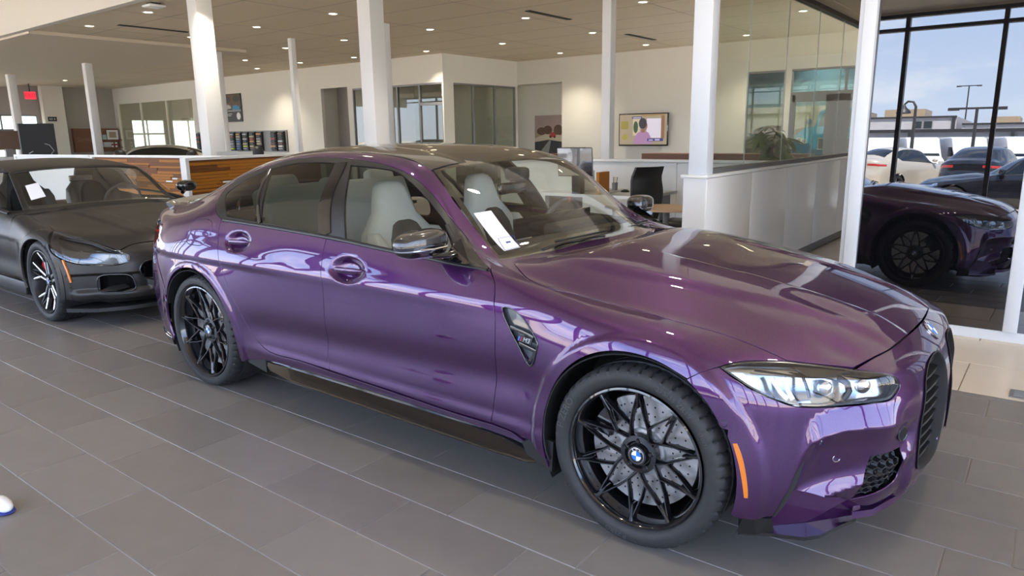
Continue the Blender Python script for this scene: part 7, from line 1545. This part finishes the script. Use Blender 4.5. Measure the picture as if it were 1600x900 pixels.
van(-9.8, -47, 'white high-roof van outside, leftmost of the mirrored row'); van(-7.2, -47, 'white high-roof van outside, behind the mirrored lamp post'); van(-4.6, -47, 'white high-roof van outside with its dark windshield clear between the cream and black SUVs'); van(-1.7, -47, 'white high-roof van outside, right above the black SUV'); van(.9, -47, 'white high-roof van outside, rightmost of the mirrored row')
bl = thing('warehouse', 'long white two-tier warehouse with dark trim beyond the parked vans', 'building', (0, 0, -.05))
WHS = noise_mat('shaded_white_cladding', (.40, .39, .40), (.44, .43, .44), 1.5, .7)  # greyed white: the walls' shade is put into the cladding colour
B('lower_wall', WHS, bl, -45, 40, -64, -52, 0, 3.4); B('lower_fascia', P_CHAR, bl, -45, 40, -51.9, -51.8, 3.2, 3.42)
B('upper_wall', WHS, bl, -45, -6.5, -72, -60, 3.4, 4.7); B('upper_fascia', P_CHAR, bl, -45, -6.5, -59.95, -59.85, 4.62, 4.76); B('side_wall', WHS, bl, -6.1, 40, -74, -60, 3.4, 4.1); B('side_fascia', P_CHAR, bl, -6.1, 40, -59.95, -59.85, 4.0, 4.14)
for x in (-15, -8.5, -2.2, 5, 12): B('downpipe', P_CHAR, bl, x-.1, x+.1, -51.9, -51.75, 0, 3.3)
for x in (-14.5, -6.7): B('downpipe', P_CHAR, bl, x-.12, x+.12, -59.95, -59.8, 3.4, 4.65)
for x in (-9.6, -8.85): w = B('window', P_GRY, bl, x, x+.68, -59.98, -59.9, 3.75, 4.4); B('window_pane', CARGLASS, w, x+.05, x+.63, -59.9, -59.88, 3.8, 4.35)
for x, w_, h in ((-18, 4, .8), (-12.6, 3.2, .9), (-4.5, 2, .7), (2, 5, .6)): B('rooftop_unit', P_TAN, bl, x, x+w_, -68, -64, 4.7 if x < -6 else 4.1, (4.7 if x < -6 else 4.1)+h)
def lamp_post(x, y, h, label, head='bell'):
    t = thing('street_lamp', label, 'lamp post', (x, y, -.05)); k = MB(); k.tube([(0, 0, 0), (0, 0, h), (-.12, 0, h+.22), (-.35, 0, h+.25), (-.5, 0, h+.1)] if head == 'bell' else [(0, 0, 0), (0, 0, h)], [.10, .06, .05, .05, .04] if head == 'bell' else [.10, .07], 10); k.build('pole', P_CHAR, t, auto=60)
    if head == 'bell': k = MB(); k.M = Matrix.Translation((-.5, 0, h-.25)); k.lathe([(.32, -.05), (.30, .05), (.12, .22), (.05, .35)], 16); k.build('lamp_shade', P_CHAR, t, auto=60)
    else: k = MB(); k.box(-1.3, 1.3, -.06, .06, h-.05, h+.05).box(-1.3, -.8, -.15, .15, h-.1, h).box(.8, 1.3, -.15, .15, h-.1, h); k.build('lamp_arm', P_CHAR, t)
lamp_post(-4.9, -30, 3.7, 'black bell-shaded lamp post outside, between the mullions of the reflection'); lamp_post(-3.0, -36, 3.9, 'double-armed lamp post outside, close to the right mullion of the reflection', 'bar'); lamp_post(-9.5, -95, 10, 'tall thin light mast far beyond the warehouse', 'bar')
rnd = random.Random(11)
def shrub(x, y, r, h, label):
    t = thing('shrub', label, 'shrub', (x, y, -.05)); bm = bmesh.new(); bmesh.ops.create_icosphere(bm, subdivisions=3, radius=1)
    for v in bm.verts: s = 1+rnd.uniform(-.16, .16); v.co = Vector((v.co.x*r*s, v.co.y*r*s, h*.5+v.co.z*h*.5*s))
    obj('foliage', bm, LEAF, t)
for x, y, r, h, lb in ((-29.5, 24, 1.6, 2.6, 'green shrub outside the left office window, nearer its left side'), (-26.5, 23, 1.4, 2.4, 'green shrub outside the left office window, nearer its right side'), (-40, 7, 2.2, 3.5, 'green tree outside the far left windows')): shrub(x, y, r, h, lb)
